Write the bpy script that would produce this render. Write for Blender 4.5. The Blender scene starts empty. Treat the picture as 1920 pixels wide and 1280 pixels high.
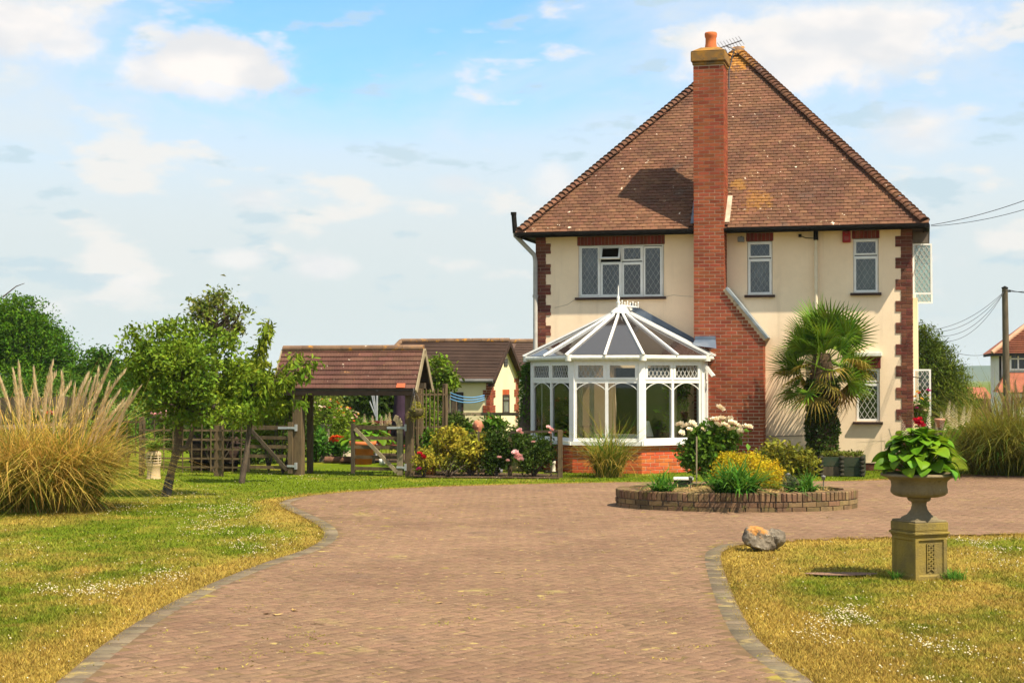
import bpy, bmesh, math, random
import numpy as np
from mathutils import Vector, Matrix
from mathutils.geometry import tessellate_polygon

scene = bpy.context.scene
COL = scene.collection
rnd = random.Random(7)
rng = np.random.default_rng(11)
R = math.radians

# ------------------------------------------------------------------ camera
F = 3000.0            # focal length in pixels of the 1920 px wide photograph
HC = 1.89             # eye height
TILT = math.atan(72 / F)
cam_d = bpy.data.cameras.new('camera')
cam_d.sensor_width = 36.0
cam_d.lens = F / 1920 * 36
cam_d.clip_start = 0.1
cam_d.clip_end = 20000
cam = bpy.data.objects.new('camera', cam_d)
COL.objects.link(cam)
cam.location = (0, 0, HC)
cam.rotation_euler = (R(90) + TILT, 0, 0)
scene.camera = cam

# ------------------------------------------------------------------ exposure
vs = scene.view_settings
scene.display_settings.display_device = 'sRGB'
vs.view_transform = 'Standard'
vs.look = 'None'
vs.gamma = 1.0
vs.use_curve_mapping = False
vs.exposure = 0.86

# ------------------------------------------------------------------ sun and sky
SUN_EL = R(56.5)
SUN_H = Vector((0.761, -0.649, 0)).normalized()
SUN = Vector((SUN_H.x * math.cos(SUN_EL), SUN_H.y * math.cos(SUN_EL), math.sin(SUN_EL)))
sl = bpy.data.lights.new('sun', 'SUN')
sl.energy = 5.0
sl.angle = R(0.53)
sl.color = (1.0, 0.89, 0.70)
so = bpy.data.objects.new('sun', sl)
COL.objects.link(so)
so.location = (20, -15, 40)
so.rotation_euler = SUN.to_track_quat('Z', 'Y').to_euler()

world = bpy.data.worlds.new('World')
scene.world = world
world.use_nodes = True
wn = world.node_tree
wn.nodes.clear()


def wnode(t, **kw):
    n = wn.nodes.new(t)
    for k, v in kw.items():
        setattr(n, k, v)
    return n


def wl(a, b):
    wn.links.new(a, b)


def wmath(op, a, b=None, c=None, clamp=False):
    n = wnode('ShaderNodeMath', operation=op, use_clamp=clamp)
    for i, v in enumerate((a, b, c)):
        if v is None:
            continue
        if isinstance(v, (int, float)):
            n.inputs[i].default_value = v
        else:
            wl(v, n.inputs[i])
    return n.outputs[0]


def wmix(fac, a, b):
    n = wnode('ShaderNodeMix', data_type='RGBA')
    for s, v in ((n.inputs[0], fac), (n.inputs[6], a), (n.inputs[7], b)):
        if isinstance(v, tuple):
            s.default_value = (*v, 1)
        elif isinstance(v, (int, float)):
            s.default_value = v
        else:
            wl(v, s)
    return n.outputs[2]


def wramp(v, lo, hi, a=0.0, b=1.0):
    n = wnode('ShaderNodeMapRange', interpolation_type='SMOOTHSTEP')
    wl(v, n.inputs[0])
    n.inputs[1].default_value, n.inputs[2].default_value = lo, hi
    n.inputs[3].default_value, n.inputs[4].default_value = a, b
    return n.outputs[0]


def sky_dir(px, py):
    v = Vector((px - 960, F * math.cos(TILT) - (640 - py) * math.sin(TILT), F * math.sin(TILT) + (640 - py) * math.cos(TILT)))
    return v.normalized()


def build_world():
    out = wnode('ShaderNodeOutputWorld')
    bg = wnode('ShaderNodeBackground')
    bg.inputs[1].default_value = 0.1
    wl(bg.outputs[0], out.inputs[0])
    sky = wnode('ShaderNodeTexSky', sky_type='NISHITA')
    sky.sun_disc = False
    sky.sun_elevation = SUN_EL
    sky.sun_rotation = math.atan2(SUN_H.x, SUN_H.y)
    sky.air_density = 1.0
    sky.dust_density = 0.6
    sky.ozone_density = 2.0
    tc = wnode('ShaderNodeTexCoord')
    d = tc.outputs['Generated']
    sep = wnode('ShaderNodeSeparateXYZ')
    wl(d, sep.inputs[0])
    z = sep.outputs[2]

    def scaled(sx, sy, sz, off=(0, 0, 0)):
        m = wnode('ShaderNodeMapping')
        m.inputs['Scale'].default_value = (sx, sy, sz)
        m.inputs['Location'].default_value = off
        wl(d, m.inputs[0])
        return m.outputs[0]

    def noise(vec, scale, detail=5, rough=0.55, dist=0.0):
        n = wnode('ShaderNodeTexNoise')
        n.inputs['Scale'].default_value = scale
        n.inputs['Detail'].default_value = detail
        n.inputs['Roughness'].default_value = rough
        n.inputs['Distortion'].default_value = dist
        wl(vec, n.inputs['Vector'])
        return n.outputs[0]
    # clear air: the deep summer blue of the sky model, a little greener as in the photograph
    tint = wnode('ShaderNodeMix', data_type='RGBA', blend_type='MULTIPLY')
    tint.inputs[0].default_value = 1
    wl(sky.outputs[0], tint.inputs[6])
    tint.inputs[7].default_value = (0.58, 1.06, 1.36, 1)
    base = tint.outputs[2]
    # thin high veil and low haze, all the way round
    veil_n = noise(scaled(1, 1, 2.4, (3.1, 0.4, 0.7)), 3.4, 6, 0.6, 0.6)
    veil = wmath('ADD', wmath('MULTIPLY', wramp(veil_n, 0.30, 0.62, 0.0, 1.0), 0.5), 0.40)
    low = wramp(z, 0.085, 0.262, 0.97, 0.20)
    veil = wmath('MAXIMUM', veil, low)
    # gaps of clearer blue in the veil, one in view and others like it round the sky
    sub0 = wnode('ShaderNodeVectorMath', operation='SUBTRACT')
    wl(d, sub0.inputs[0])
    sub0.inputs[1].default_value = sky_dir(720, 40)
    mul0 = wnode('ShaderNodeVectorMath', operation='MULTIPLY')
    wl(sub0.outputs[0], mul0.inputs[0])
    mul0.inputs[1].default_value = (F / 560, F / 560, F / 215)
    ln0 = wnode('ShaderNodeVectorMath', operation='LENGTH')
    wl(mul0.outputs[0], ln0.inputs[0])
    gap = wramp(wmath('ADD', ln0.outputs['Value'], wmath('MULTIPLY', wmath('SUBTRACT', veil_n, 0.5), 1.6)), 1.15, 0.25, 0, 0.78)
    gap2 = wmath('MULTIPLY', wramp(noise(scaled(1, 1, 1.5, (5, 1, 2)), 2.0, 3, 0.5), 0.56, 0.72, 0, 0.7), wramp(z, 0.2, 0.3, 0, 1))
    veil = wmath('MULTIPLY', veil, wmath('SUBTRACT', 1.0, wmath('MAXIMUM', gap, gap2)))
    hz = wmix(wramp(z, 0.0, 0.17, 0, 1), (3.85, 4.25, 4.20), (4.42, 4.72, 4.76))
    col = wmix(veil, base, hz)
    # small soft cloud puffs scattered all over
    pn = noise(scaled(1, 1, 2.6, (0.35, 1.9, 0.15)), 13.0, 6, 0.52)
    puff = wmath('MULTIPLY', wramp(pn, 0.545, 0.66, 0.0, 0.85), wramp(z, 0.02, 0.06, 0, 1))
    col = wmix(puff, col, (5.15, 5.00, 4.75))
    pn2 = noise(scaled(1, 1, 3.0, (7.3, 0.2, 2.15)), 17.0, 6, 0.55)
    grey = wmath('MULTIPLY', wramp(pn2, 0.57, 0.66, 0.0, 0.65), wramp(z, 0.02, 0.07, 0, 1))
    col = wmix(grey, col, (3.05, 3.95, 4.40))
    # the cumulus clouds one can point to: each an ellipsoid in the sky with a broken edge
    edge = noise(scaled(1, 1, 1.6), 21.0, 9, 0.62)
    fine = noise(scaled(1, 1, 1.3, (4, 2, 1)), 60.0, 7, 0.65)
    edge = wmath('ADD', wmath('MULTIPLY', wmath('SUBTRACT', edge, 0.5), 1.7), wmath('MULTIPLY', wmath('SUBTRACT', fine, 0.5), 0.55))
    clouds = [
        # px, py, rx, ry, softness, strength
        (370, 118, 95, 62, 0.30, 1.0), (450, 132, 115, 58, 0.30, 1.0), (300, 138, 85, 48, 0.35, 0.9),
        (400, 165, 110, 42, 0.45, 0.85),
        (20, 45, 150, 78, 0.4, 0.95), (110, 75, 75, 42, 0.4, 0.9),
        (1360, 105, 95, 70, 0.4, 1.0), (1500, 115, 170, 85, 0.4, 0.95), (1660, 65, 170, 75, 0.4, 0.95), (1600, 40, 120, 50, 0.4, 0.95), (1740, 40, 60, 40, .5, .9),
        (1700, 250, 110, 55, 0.6, 0.6), (1040, 345, 55, 42, 0.6, 0.6),
        (600, 500, 62, 30, 0.6, 0.8), (470, 372, 70, 32, 0.7, 0.55), (245, 530, 40, 26, 0.7, 0.6), (450, 485, 65, 22, 0.7, 0.6), (850, 345, 55, 24, 0.7, 0.5),
    ]
    mask = None
    for px, py, rx, ry, soft, st in clouds:
        c = sky_dir(px, py)
        sub = wnode('ShaderNodeVectorMath', operation='SUBTRACT')
        wl(d, sub.inputs[0])
        sub.inputs[1].default_value = c
        mul = wnode('ShaderNodeVectorMath', operation='MULTIPLY')
        wl(sub.outputs[0], mul.inputs[0])
        mul.inputs[1].default_value = (F / rx, F / rx * 0.5, F / ry)
        ln = wnode('ShaderNodeVectorMath', operation='LENGTH')
        wl(mul.outputs[0], ln.inputs[0])
        r = wmath('ADD', ln.outputs['Value'], edge)
        m = wmath('MULTIPLY', wramp(r, 1.12, 1.12 - soft - 0.25, 0, 1), st)
        mask = m if mask is None else wmath('MAXIMUM', mask, m)
    # flat bases sit a little greyer than the tops
    body = noise(scaled(1, 1, 2.2, (1, 5, 2)), 15.0, 4, 0.5)
    ccol = wmix(wramp(body, 0.36, 0.62, 0, 1), (4.55, 4.6, 4.7), (5.7, 5.4, 5.15))
    col = wmix(mask, col, ccol)
    # below the horizon: dull ground colour
    col = wmix(wramp(z, -0.02, 0.0, 1, 0), col, (1.1, 1.15, 0.8))
    wl(col, bg.inputs[0])


build_world()
world.cycles.sampling_method = 'MANUAL'
world.cycles.sample_map_resolution = 1024

# ------------------------------------------------------------------ pixel -> place helpers
CT, ST = math.cos(TILT), math.sin(TILT)


def ray(px, py):
    u = 640 - py
    return Vector((px - 960, F * CT - u * ST, F * ST + u * CT))


def at(px, py, Y):
    r = ray(px, py)
    t = Y / r.y
    return Vector((r.x * t, Y, HC + r.z * t))


def gp(px, py, z=0.0):
    r = ray(px, py)
    t = (z - HC) / r.z
    return Vector((r.x * t, r.y * t, z))


YAW = R(14.5)
CA, SA = math.cos(YAW), math.sin(YAW)
HO = Vector((8.31 - 8.04 * CA, 33.2 + 8.04 * SA, 0))     # house frame origin: front left corner


def frame_uz(px, py, v, O=HO):
    """pixel -> (u, z) on the plane v of a frame turned like the house"""
    r = ray(px, py)
    k = r.x * SA + r.y * CA
    t = (v + O.x * SA + O.y * CA) / k
    p = Vector((r.x * t, r.y * t, 0)) - Vector((O.x, O.y, 0))
    return p.x * CA - p.y * SA, HC + r.z * t


def to_frame(p, O=HO):
    q = p - O
    return Vector((q.x * CA - q.y * SA, q.x * SA + q.y * CA, q.z))


def from_frame(u, v, z, O=HO):
    return Vector((O.x + u * CA + v * SA, O.y - u * SA + v * CA, O.z + z))


# ------------------------------------------------------------------ objects
def tag(o, label=None, cat=None, group=None, kind=None):
    for k, v in (('label', label), ('category', cat), ('group', group), ('kind', kind)):
        if v:
            o[k] = v
    return o


def empty(name, loc, rz=0.0, label=None, cat=None, group=None):
    o = bpy.data.objects.new(name, None)
    COL.objects.link(o)
    o.location = loc
    o.rotation_euler = (0, 0, rz)
    o.empty_display_size = 0.1
    return tag(o, label, cat, group)


def link(name, me, parent=None, M=None, kind=None, label=None):
    o = bpy.data.objects.new(name, me)
    COL.objects.link(o)
    if parent is not None:
        o.parent = parent
    if M is not None:
        o.matrix_basis = M
    if kind:
        o['kind'] = kind
    if label:
        o['label'] = label
    return o


def np_mesh(name, V, Fc, mat=None, smooth=False, colors=None):
    """V (n,3), Fc (m,k) with constant k"""
    V = np.asarray(V, dtype=np.float32)
    Fc = np.asarray(Fc, dtype=np.int32)
    me = bpy.data.meshes.new(name)
    k = Fc.shape[1]
    me.vertices.add(len(V))
    me.vertices.foreach_set('co', V.ravel())
    me.loops.add(Fc.size)
    me.loops.foreach_set('vertex_index', Fc.ravel())
    me.polygons.add(len(Fc))
    me.polygons.foreach_set('loop_start', np.arange(0, Fc.size, k, dtype=np.int32))
    me.polygons.foreach_set('loop_total', np.full(len(Fc), k, dtype=np.int32))
    if smooth:
        me.polygons.foreach_set('use_smooth', np.ones(len(Fc), dtype=bool))
    if colors is not None:
        ca = me.color_attributes.new('Col', 'FLOAT_COLOR', 'POINT')
        c4 = np.ones((len(V), 4), dtype=np.float32)
        c4[:, :3] = colors
        ca.data.foreach_set('color', c4.ravel())
    me.update(calc_edges=True)
    me.validate()
    if mat:
        me.materials.append(mat)
    return me


class MB:
    """collects simple shapes, then becomes ONE mesh"""

    def __init__(self):
        self.v, self.f, self.s = [], [], []

    def add(self, vs, fs, smooth=False):
        b = len(self.v)
        self.v.extend([tuple(x) for x in vs])
        for f in fs:
            self.f.append(tuple(b + i for i in f))
            self.s.append(smooth)

    def box(self, x0, x1, y0, y1, z0, z1, M=None):
        vs = [Vector((x, y, z)) for z in (z0, z1) for y in (y0, y1) for x in (x0, x1)]
        if M is not None:
            vs = [M @ p for p in vs]
        self.add(vs, [(0, 2, 3, 1), (4, 5, 7, 6), (0, 1, 5, 4), (1, 3, 7, 5), (3, 2, 6, 7), (2, 0, 4, 6)])
        return self

    def bar(self, a, b, w, t, up=(0, 0, 1)):
        """square bar from a to b, width w (sideways) and thickness t (along up)"""
        a, b, up = Vector(a), Vector(b), Vector(up)
        d = (b - a).normalized()
        s = d.cross(up)
        if s.length < 1e-5:
            s = d.cross(Vector((0, 1, 0)))
        s.normalize()
        n = s.cross(d).normalized()
        vs = [p + s * (i * w / 2) + n * (j * t / 2) for p in (a, b) for i, j in ((-1, -1), (1, -1), (1, 1), (-1, 1))]
        self.add(vs, [(0, 3, 2, 1), (4, 5, 6, 7), (0, 1, 5, 4), (1, 2, 6, 5), (2, 3, 7, 6), (3, 0, 4, 7)])
        return self

    def tube(self, pts, radii, n=8, cap=True, smooth=True):
        pts = [Vector(p) for p in pts]
        if isinstance(radii, (int, float)):
            radii = [radii] * len(pts)
        vs, fs = [], []
        prev = None
        for i, p in enumerate(pts):
            a = pts[max(i - 1, 0)]
            b = pts[min(i + 1, len(pts) - 1)]
            d = (b - a).normalized()
            if prev is None:
                s = d.cross(Vector((0.31, 0.95, 0.12)))
                if s.length < 1e-3:
                    s = d.cross(Vector((1, 0, 0)))
            else:
                s = prev - d * prev.dot(d)
            s.normalize()
            prev = s
            t = d.cross(s)
            for k in range(n):
                an = 2 * math.pi * k / n
                vs.append(p + (s * math.cos(an) + t * math.sin(an)) * radii[i])
        for i in range(len(pts) - 1):
            for k in range(n):
                k2 = (k + 1) % n
                fs.append((i * n + k, i * n + k2, (i + 1) * n + k2, (i + 1) * n + k))
        self.add(vs, fs, smooth)
        if cap:
            m = len(pts) - 1
            self.add(vs[:n], [tuple(range(n))[::-1]])
            self.add(vs[m * n:], [tuple(range(n))])
        return self

    def lathe(self, prof, n=32, c=(0, 0, 0), mod=None, smooth=True):
        """prof list of (r, z); mod(r, z, angle) -> r"""
        vs, fs = [], []
        for r, z in prof:
            for k in range(n):
                an = 2 * math.pi * k / n
                rr = mod(r, z, an) if mod else r
                vs.append((c[0] + rr * math.cos(an), c[1] + rr * math.sin(an), c[2] + z))
        for i in range(len(prof) - 1):
            for k in range(n):
                k2 = (k + 1) % n
                fs.append((i * n + k, i * n + k2, (i + 1) * n + k2, (i + 1) * n + k))
        self.add(vs, fs, smooth)
        return self

    def poly(self, pts):
        self.add(pts, [tuple(range(len(pts)))])
        return self

    def prism(self, pts, d):
        """closed polygon pts swept by vector d"""
        n = len(pts)
        d = Vector(d)
        a = [Vector(p) for p in pts]
        b = [p + d for p in a]
        self.add(a + b, [tuple(range(n))[::-1], tuple(range(n, 2 * n))] + [(i, (i + 1) % n, n + (i + 1) % n, n + i) for i in range(n)])
        return self

    def mesh(self, name, mat=None):
        me = bpy.data.meshes.new(name)
        me.from_pydata(self.v, [], self.f)
        me.polygons.foreach_set('use_smooth', self.s)
        if mat:
            me.materials.append(mat)
        me.update()
        return me

    def build(self, name, mat, parent=None, M=None, kind=None, label=None, bevel=0):
        o = link(name, self.mesh(name, mat), parent, M, kind, label)
        if bevel:
            b = o.modifiers.new('bevel', 'BEVEL')
            b.width = bevel
            b.segments = 1
            b.limit_method = 'ANGLE'
        return o


def copy_tree(o, parent=None):
    c = o.copy()
    COL.objects.link(c)
    c.parent = parent
    for ch in o.children:
        copy_tree(ch, c)
    return c


# ------------------------------------------------------------------ materials
MATS = {}


def mat(name, col, col2=None, scale=4.0, rough=0.85, isl=0.0, hue=0.0, bump=0.0, bscale=40.0, spec=0.12, trans=0.0,
        spots=None, metal=0.0, attr=None, fine=None, zone=None, streak=None, stretch=None):
    """procedural material: two colours mixed by noise, per-piece variation, optional lichen spots, fine grain and bump.
    spots: list of (colour, noise scale, threshold, softness); zone: list of (colour, centre, radius, strength) stains with a place"""
    m = bpy.data.materials.new(name)
    MATS[name] = m
    m.use_nodes = True
    nt = m.node_tree
    nt.nodes.clear()
    N, L = nt.nodes, nt.links
    out = N.new('ShaderNodeOutputMaterial')
    bs = N.new('ShaderNodeBsdfPrincipled')
    bs.inputs['Roughness'].default_value = rough
    bs.inputs['Specular IOR Level'].default_value = spec
    bs.inputs['Metallic'].default_value = metal
    geo = N.new('ShaderNodeNewGeometry')
    oi = N.new('ShaderNodeObjectInfo')
    pos = geo.outputs['Position']
    if stretch:
        mp = N.new('ShaderNodeMapping')
        mp.inputs['Scale'].default_value = stretch
        L.new(pos, mp.inputs[0])
        pos = mp.outputs[0]

    def math_(op, a, b=0.0, clamp=False):
        n = N.new('ShaderNodeMath')
        n.operation = op
        n.use_clamp = clamp
        for i, v in enumerate((a, b)):
            if isinstance(v, (int, float)):
                n.inputs[i].default_value = v
            else:
                L.new(v, n.inputs[i])
        return n.outputs[0]

    def noise(s, det=4, ro=0.6, p=None):
        n = N.new('ShaderNodeTexNoise')
        n.inputs['Scale'].default_value = s
        n.inputs['Detail'].default_value = det
        n.inputs['Roughness'].default_value = ro
        L.new(p or pos, n.inputs['Vector'])
        return n.outputs[0]

    def ramp(v, lo, hi):
        n = N.new('ShaderNodeMapRange')
        n.interpolation_type = 'SMOOTHSTEP'
        L.new(v, n.inputs[0])
        n.inputs[1].default_value, n.inputs[2].default_value = lo, hi
        return n.outputs[0]

    def mix(fac, a, b, bt='MIX'):
        n = N.new('ShaderNodeMix')
        n.data_type = 'RGBA'
        n.blend_type = bt
        for s, v in ((n.inputs[0], fac), (n.inputs[6], a), (n.inputs[7], b)):
            if isinstance(v, tuple):
                s.default_value = (*v, 1)
            elif isinstance(v, (int, float)):
                s.default_value = v
            else:
                L.new(v, s)
        return n.outputs[2]
    if attr:
        a = N.new('ShaderNodeAttribute')
        a.attribute_name = attr
        c = a.outputs['Color']
    else:
        rgb = N.new('ShaderNodeRGB')
        rgb.outputs[0].default_value = (*col, 1)
        c = rgb.outputs[0]
    if col2 is not None:
        c = mix(ramp(noise(scale), 0.35, 0.68), c, tuple(col2))
    rv = None
    if isl or hue:
        s = math_('ADD', geo.outputs['Random Per Island'], oi.outputs['Random'])
        rv = math_('FRACT', math_('MULTIPLY', s, 7.317))
        rv2 = math_('FRACT', math_('MULTIPLY', s, 23.71))
        h = N.new('ShaderNodeHueSaturation')
        L.new(c, h.inputs['Color'])
        L.new(math_('ADD', math_('MULTIPLY', rv, 2 * isl), 1 - isl), h.inputs['Value'])
        L.new(math_('ADD', math_('MULTIPLY', rv2, 2 * hue), 0.5 - hue), h.inputs['Hue'])
        c = h.outputs[0]
    if fine:
        fs, fa = fine
        h = N.new('ShaderNodeHueSaturation')
        L.new(c, h.inputs['Color'])
        L.new(math_('ADD', math_('MULTIPLY', noise(fs, 6, 0.7), 2 * fa), 1 - fa), h.inputs['Value'])
        c = h.outputs[0]
    if streak:
        mp2 = N.new('ShaderNodeMapping')
        mp2.inputs['Scale'].default_value = (5, 5, 0.35)
        L.new(geo.outputs['Position'], mp2.inputs[0])
        c = mix(math_('MULTIPLY', ramp(noise(1.0, 5, 0.65, mp2.outputs[0]), 0.52, 0.78), streak[1]), c, tuple(streak[0]))
    for sc_, ss, th, so_ in (spots or []):
        c = mix(ramp(noise(ss, 5, 0.65), th, th + so_), c, tuple(sc_))
    for zc, ctr, rad, stg in (zone or []):
        sub = N.new('ShaderNodeVectorMath')
        sub.operation = 'DISTANCE'
        L.new(geo.outputs['Position'], sub.inputs[0])
        sub.inputs[1].default_value = ctr
        dd = math_('ADD', sub.outputs['Value'], math_('MULTIPLY', math_('SUBTRACT', noise(7.0, 7, 0.8), 0.5), rad * 5.0))
        c = mix(math_('MULTIPLY', ramp(dd, rad, rad * 0.55), stg), c, tuple(zc))
    L.new(c, bs.inputs['Base Color'])
    if bump:
        b = N.new('ShaderNodeBump')
        b.inputs['Strength'].default_value = bump
        b.inputs['Distance'].default_value = 0.02
        L.new(noise(bscale, 6, 0.65), b.inputs['Height'])
        L.new(b.outputs[0], bs.inputs['Normal'])
    sh = bs.outputs[0]
    if trans:
        tr = N.new('ShaderNodeBsdfTranslucent')
        br = N.new('ShaderNodeHueSaturation')
        L.new(c, br.inputs['Color'])
        br.inputs['Value'].default_value = 1.35
        br.inputs['Hue'].default_value = 0.485
        L.new(br.outputs[0], tr.inputs['Color'])
        mx = N.new('ShaderNodeMixShader')
        mx.inputs[0].default_value = trans
        L.new(sh, mx.inputs[1])
        L.new(tr.outputs[0], mx.inputs[2])
        sh = mx.outputs[0]
    L.new(sh, out.inputs[0])
    return m


def glass_mat(name, tint=(0.9, 0.93, 0.93), gloss=0.12, rough=0.02, body=None, body_fac=0.0):
    m = bpy.data.materials.new(name)
    m.use_nodes = True
    nt = m.node_tree
    nt.nodes.clear()
    N, L = nt.nodes, nt.links
    out = N.new('ShaderNodeOutputMaterial')
    t = N.new('ShaderNodeBsdfTransparent')
    t.inputs[0].default_value = (*tint, 1)
    g = N.new('ShaderNodeBsdfGlossy')
    g.inputs['Roughness'].default_value = rough
    g.inputs[0].default_value = (0.95, 0.97, 1, 1)
    fr = N.new('ShaderNodeFresnel')
    fr.inputs[0].default_value = 1.5
    ad = N.new('ShaderNodeMath')
    ad.operation = 'ADD'
    ad.use_clamp = True
    L.new(fr.outputs[0], ad.inputs[0])
    ad.inputs[1].default_value = gloss
    mx = N.new('ShaderNodeMixShader')
    sh = t.outputs[0]
    if body:
        df = N.new('ShaderNodeBsdfDiffuse')
        df.inputs[0].default_value = (*body, 1)
        m2 = N.new('ShaderNodeMixShader')
        m2.inputs[0].default_value = body_fac
        L.new(sh, m2.inputs[1])
        L.new(df.outputs[0], m2.inputs[2])
        sh = m2.outputs[0]
    L.new(ad.outputs[0], mx.inputs[0])
    L.new(sh, mx.inputs[1])
    L.new(g.outputs[0], mx.inputs[2])
    L.new(mx.outputs[0], out.inputs[0])
    return m


def leafmat(name, col, col2, scale=2.0, isl=0.35, hue=0.02, trans=0.32, rough=0.6, spec=0.10, k=0.76):
    col, col2 = tuple(c * k for c in col), tuple(c * k for c in col2)
    return mat(name, col, col2, scale=scale, isl=isl, hue=hue, trans=trans, rough=rough, spec=spec)


CREAM = mat('cream_render', (0.88, 0.69, 0.475), (0.83, 0.64, 0.435), 1.3, rough=0.95, bump=0.12, bscale=60, fine=(9, 0.07), spec=0.1,
            streak=((0.60, 0.46, 0.31), 0.45), spots=[((0.72, 0.565, 0.38), 0.9, 0.62, 0.16)])
BRICK_RED = mat('red_brick', (0.275, 0.070, 0.032), (0.22, 0.054, 0.026), 3, isl=0.24, hue=0.008, bump=0.3, bscale=90, fine=(60, 0.22), spec=0.12,
                spots=[((0.16, 0.07, 0.05), 5, 0.64, 0.1), ((0.42, 0.20, 0.12), 9, 0.72, 0.08)])
BRICK_BRIGHT = mat('orange_red_brick', (0.50, 0.115, 0.035), (0.42, 0.085, 0.03), 3, isl=0.2, hue=0.012, bump=0.3, bscale=90, fine=(60, 0.18), spec=0.12)
BRICK_DARK = mat('brown_brick', (0.17, 0.060, 0.036), (0.115, 0.042, 0.03), 3, isl=0.32, hue=0.015, bump=0.3, bscale=90, fine=(60, 0.2), spec=0.12)
BRICK_LINTEL = mat('maroon_brick', (0.20, 0.045, 0.028), (0.15, 0.035, 0.025), 3, isl=0.25, hue=0.01, bump=0.3, bscale=90, spec=0.12)
BRICK_BED = mat('mossy_brick', (0.20, 0.125, 0.062), (0.12, 0.078, 0.045), 4, isl=0.3, hue=0.02, bump=0.45, bscale=70, fine=(50, 0.3), spec=0.12,
                spots=[((0.13, 0.115, 0.035), 7, 0.56, 0.14), ((0.50, 0.20, 0.03), 6, 0.70, 0.06)])
MORTAR = mat('mortar', (0.58, 0.46, 0.32), (0.48, 0.37, 0.26), 8, bump=0.2, bscale=120, spec=0.1)
MORTAR_DK = mat('mortar_dark', (0.27, 0.18, 0.13), (0.20, 0.13, 0.09), 8, bump=0.2, bscale=120, spec=0.1)
APEX = from_frame(4.02, 3.9, 9.6)
TILE = mat('clay_tile', (0.165, 0.078, 0.043), (0.108, 0.052, 0.033), 0.8, isl=0.22, hue=0.007, bump=0.3, bscale=60, fine=(40, 0.2), spec=0.15,
           spots=[((0.115, 0.07, 0.05), 1.6, 0.60, 0.12), ((0.75, 0.62, 0.47), 5.5, 0.675, 0.02), ((0.36, 0.25, 0.15), 8, 0.66, 0.03)],
           zone=[((0.50, 0.22, 0.03), tuple(APEX), 0.75, 0.65), ((0.34, 0.16, 0.025), tuple(from_frame(4.85, 0.22, 5.65)), 0.36, 0.42),
                 ((0.34, 0.17, 0.03), tuple(from_frame(4.4, 0.5, 6.1)), 0.20, 0.5)])
TILE_GATE = mat('brown_concrete_tile', (0.130, 0.062, 0.044), (0.098, 0.047, 0.035), 1.5, isl=0.2, hue=0.01, bump=0.3, bscale=60, fine=(30, 0.2), spec=0.15,
                spots=[((0.60, 0.50, 0.38), 9, 0.675, 0.03), ((0.33, 0.16, 0.06), 5, 0.66, 0.05), ((0.07, 0.045, 0.035), 2.2, 0.60, 0.14)])
TILE_RIDGE = mat('lichen_ridge_tile', (0.20, 0.12, 0.07), (0.14, 0.085, 0.055), 3, isl=0.2, bump=0.4, bscale=50, fine=(30, 0.25), spec=0.15,
                 spots=[((0.42, 0.19, 0.025), 5, 0.57, 0.08), ((0.60, 0.52, 0.40), 9, 0.68, 0.03)])
TILE_NEW = mat('new_red_tile', (0.55, 0.13, 0.06), (0.48, 0.11, 0.05), 8)
TILE_ANNEX = mat('annexe_tile', (0.125, 0.078, 0.058), (0.095, 0.060, 0.046), 1.5, isl=0.15, bump=0.3, bscale=40, fine=(20, 0.2), spec=0.15,
                 spots=[((0.42, 0.20, 0.03), 2.5, 0.72, 0.1)])
TILE_ORANGE = mat('orange_tile', (0.36, 0.125, 0.070), (0.28, 0.095, 0.058), 2, isl=0.2, fine=(12, 0.25))
BLACK = mat('black_paint', (0.010, 0.009, 0.008), (0.016, 0.014, 0.012), 6, rough=0.8, spec=0.08)
SOFFIT = mat('soffit_paint', (0.06, 0.045, 0.035), (0.045, 0.035, 0.03), 5, rough=0.7)
UPVC = mat('white_frame', (0.80, 0.79, 0.75), (0.74, 0.73, 0.68), 6, rough=0.4, spec=0.4, fine=(25, 0.07), streak=((0.52, 0.50, 0.41), 0.35))
UPVC_OLD = mat('weathered_white_frame', (0.74, 0.73, 0.66), (0.62, 0.60, 0.50), 9, rough=0.45, spec=0.35,
               spots=[((0.35, 0.30, 0.20), 11, 0.70, 0.08)])
LEADING_DULL = mat('dull_lead_came', (0.34, 0.34, 0.32), (0.26, 0.26, 0.25), 8, rough=0.6)
LEADING = mat('lead_came', (0.46, 0.45, 0.41), (0.36, 0.35, 0.32), 8, rough=0.5)
LEAD = mat('sheet_lead', (0.085, 0.115, 0.16), (0.15, 0.18, 0.22), 3.5, rough=0.5, spec=0.5, bump=0.2, bscale=12)
SILL = mat('brown_sill', (0.055, 0.03, 0.024), (0.04, 0.024, 0.02), 6, rough=0.6)
GREYPIPE = mat('grey_pipe', (0.42, 0.40, 0.36), (0.35, 0.33, 0.30), 5, rough=0.5)
CREAMPIPE = mat('cream_pipe', (0.72, 0.62, 0.45), (0.64, 0.54, 0.38), 5, rough=0.5)
TERRACOTTA = mat('terracotta', (0.58, 0.165, 0.055), (0.47, 0.13, 0.05), 5, rough=0.8, bump=0.15, fine=(20, 0.15))
LICHEN_MORTAR = mat('lichen_mortar', (0.20, 0.115, 0.045), (0.33, 0.16, 0.03), 5, rough=0.95, bump=0.5, bscale=40,
                    spots=[((0.12, 0.085, 0.05), 4, 0.55, 0.12)])
STEEL = mat('galvanised_steel', (0.45, 0.47, 0.48), (0.36, 0.38, 0.40), 8, rough=0.4, metal=0.4)
ALU = mat('aerial_metal', (0.16, 0.15, 0.15), None, rough=0.4, metal=0.5)
WOOD = mat('weathered_wood', (0.128, 0.090, 0.048), (0.080, 0.057, 0.034), 5, isl=0.25, bump=0.3, bscale=30, fine=(35, 0.25), stretch=(3, 3, 0.5))
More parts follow.
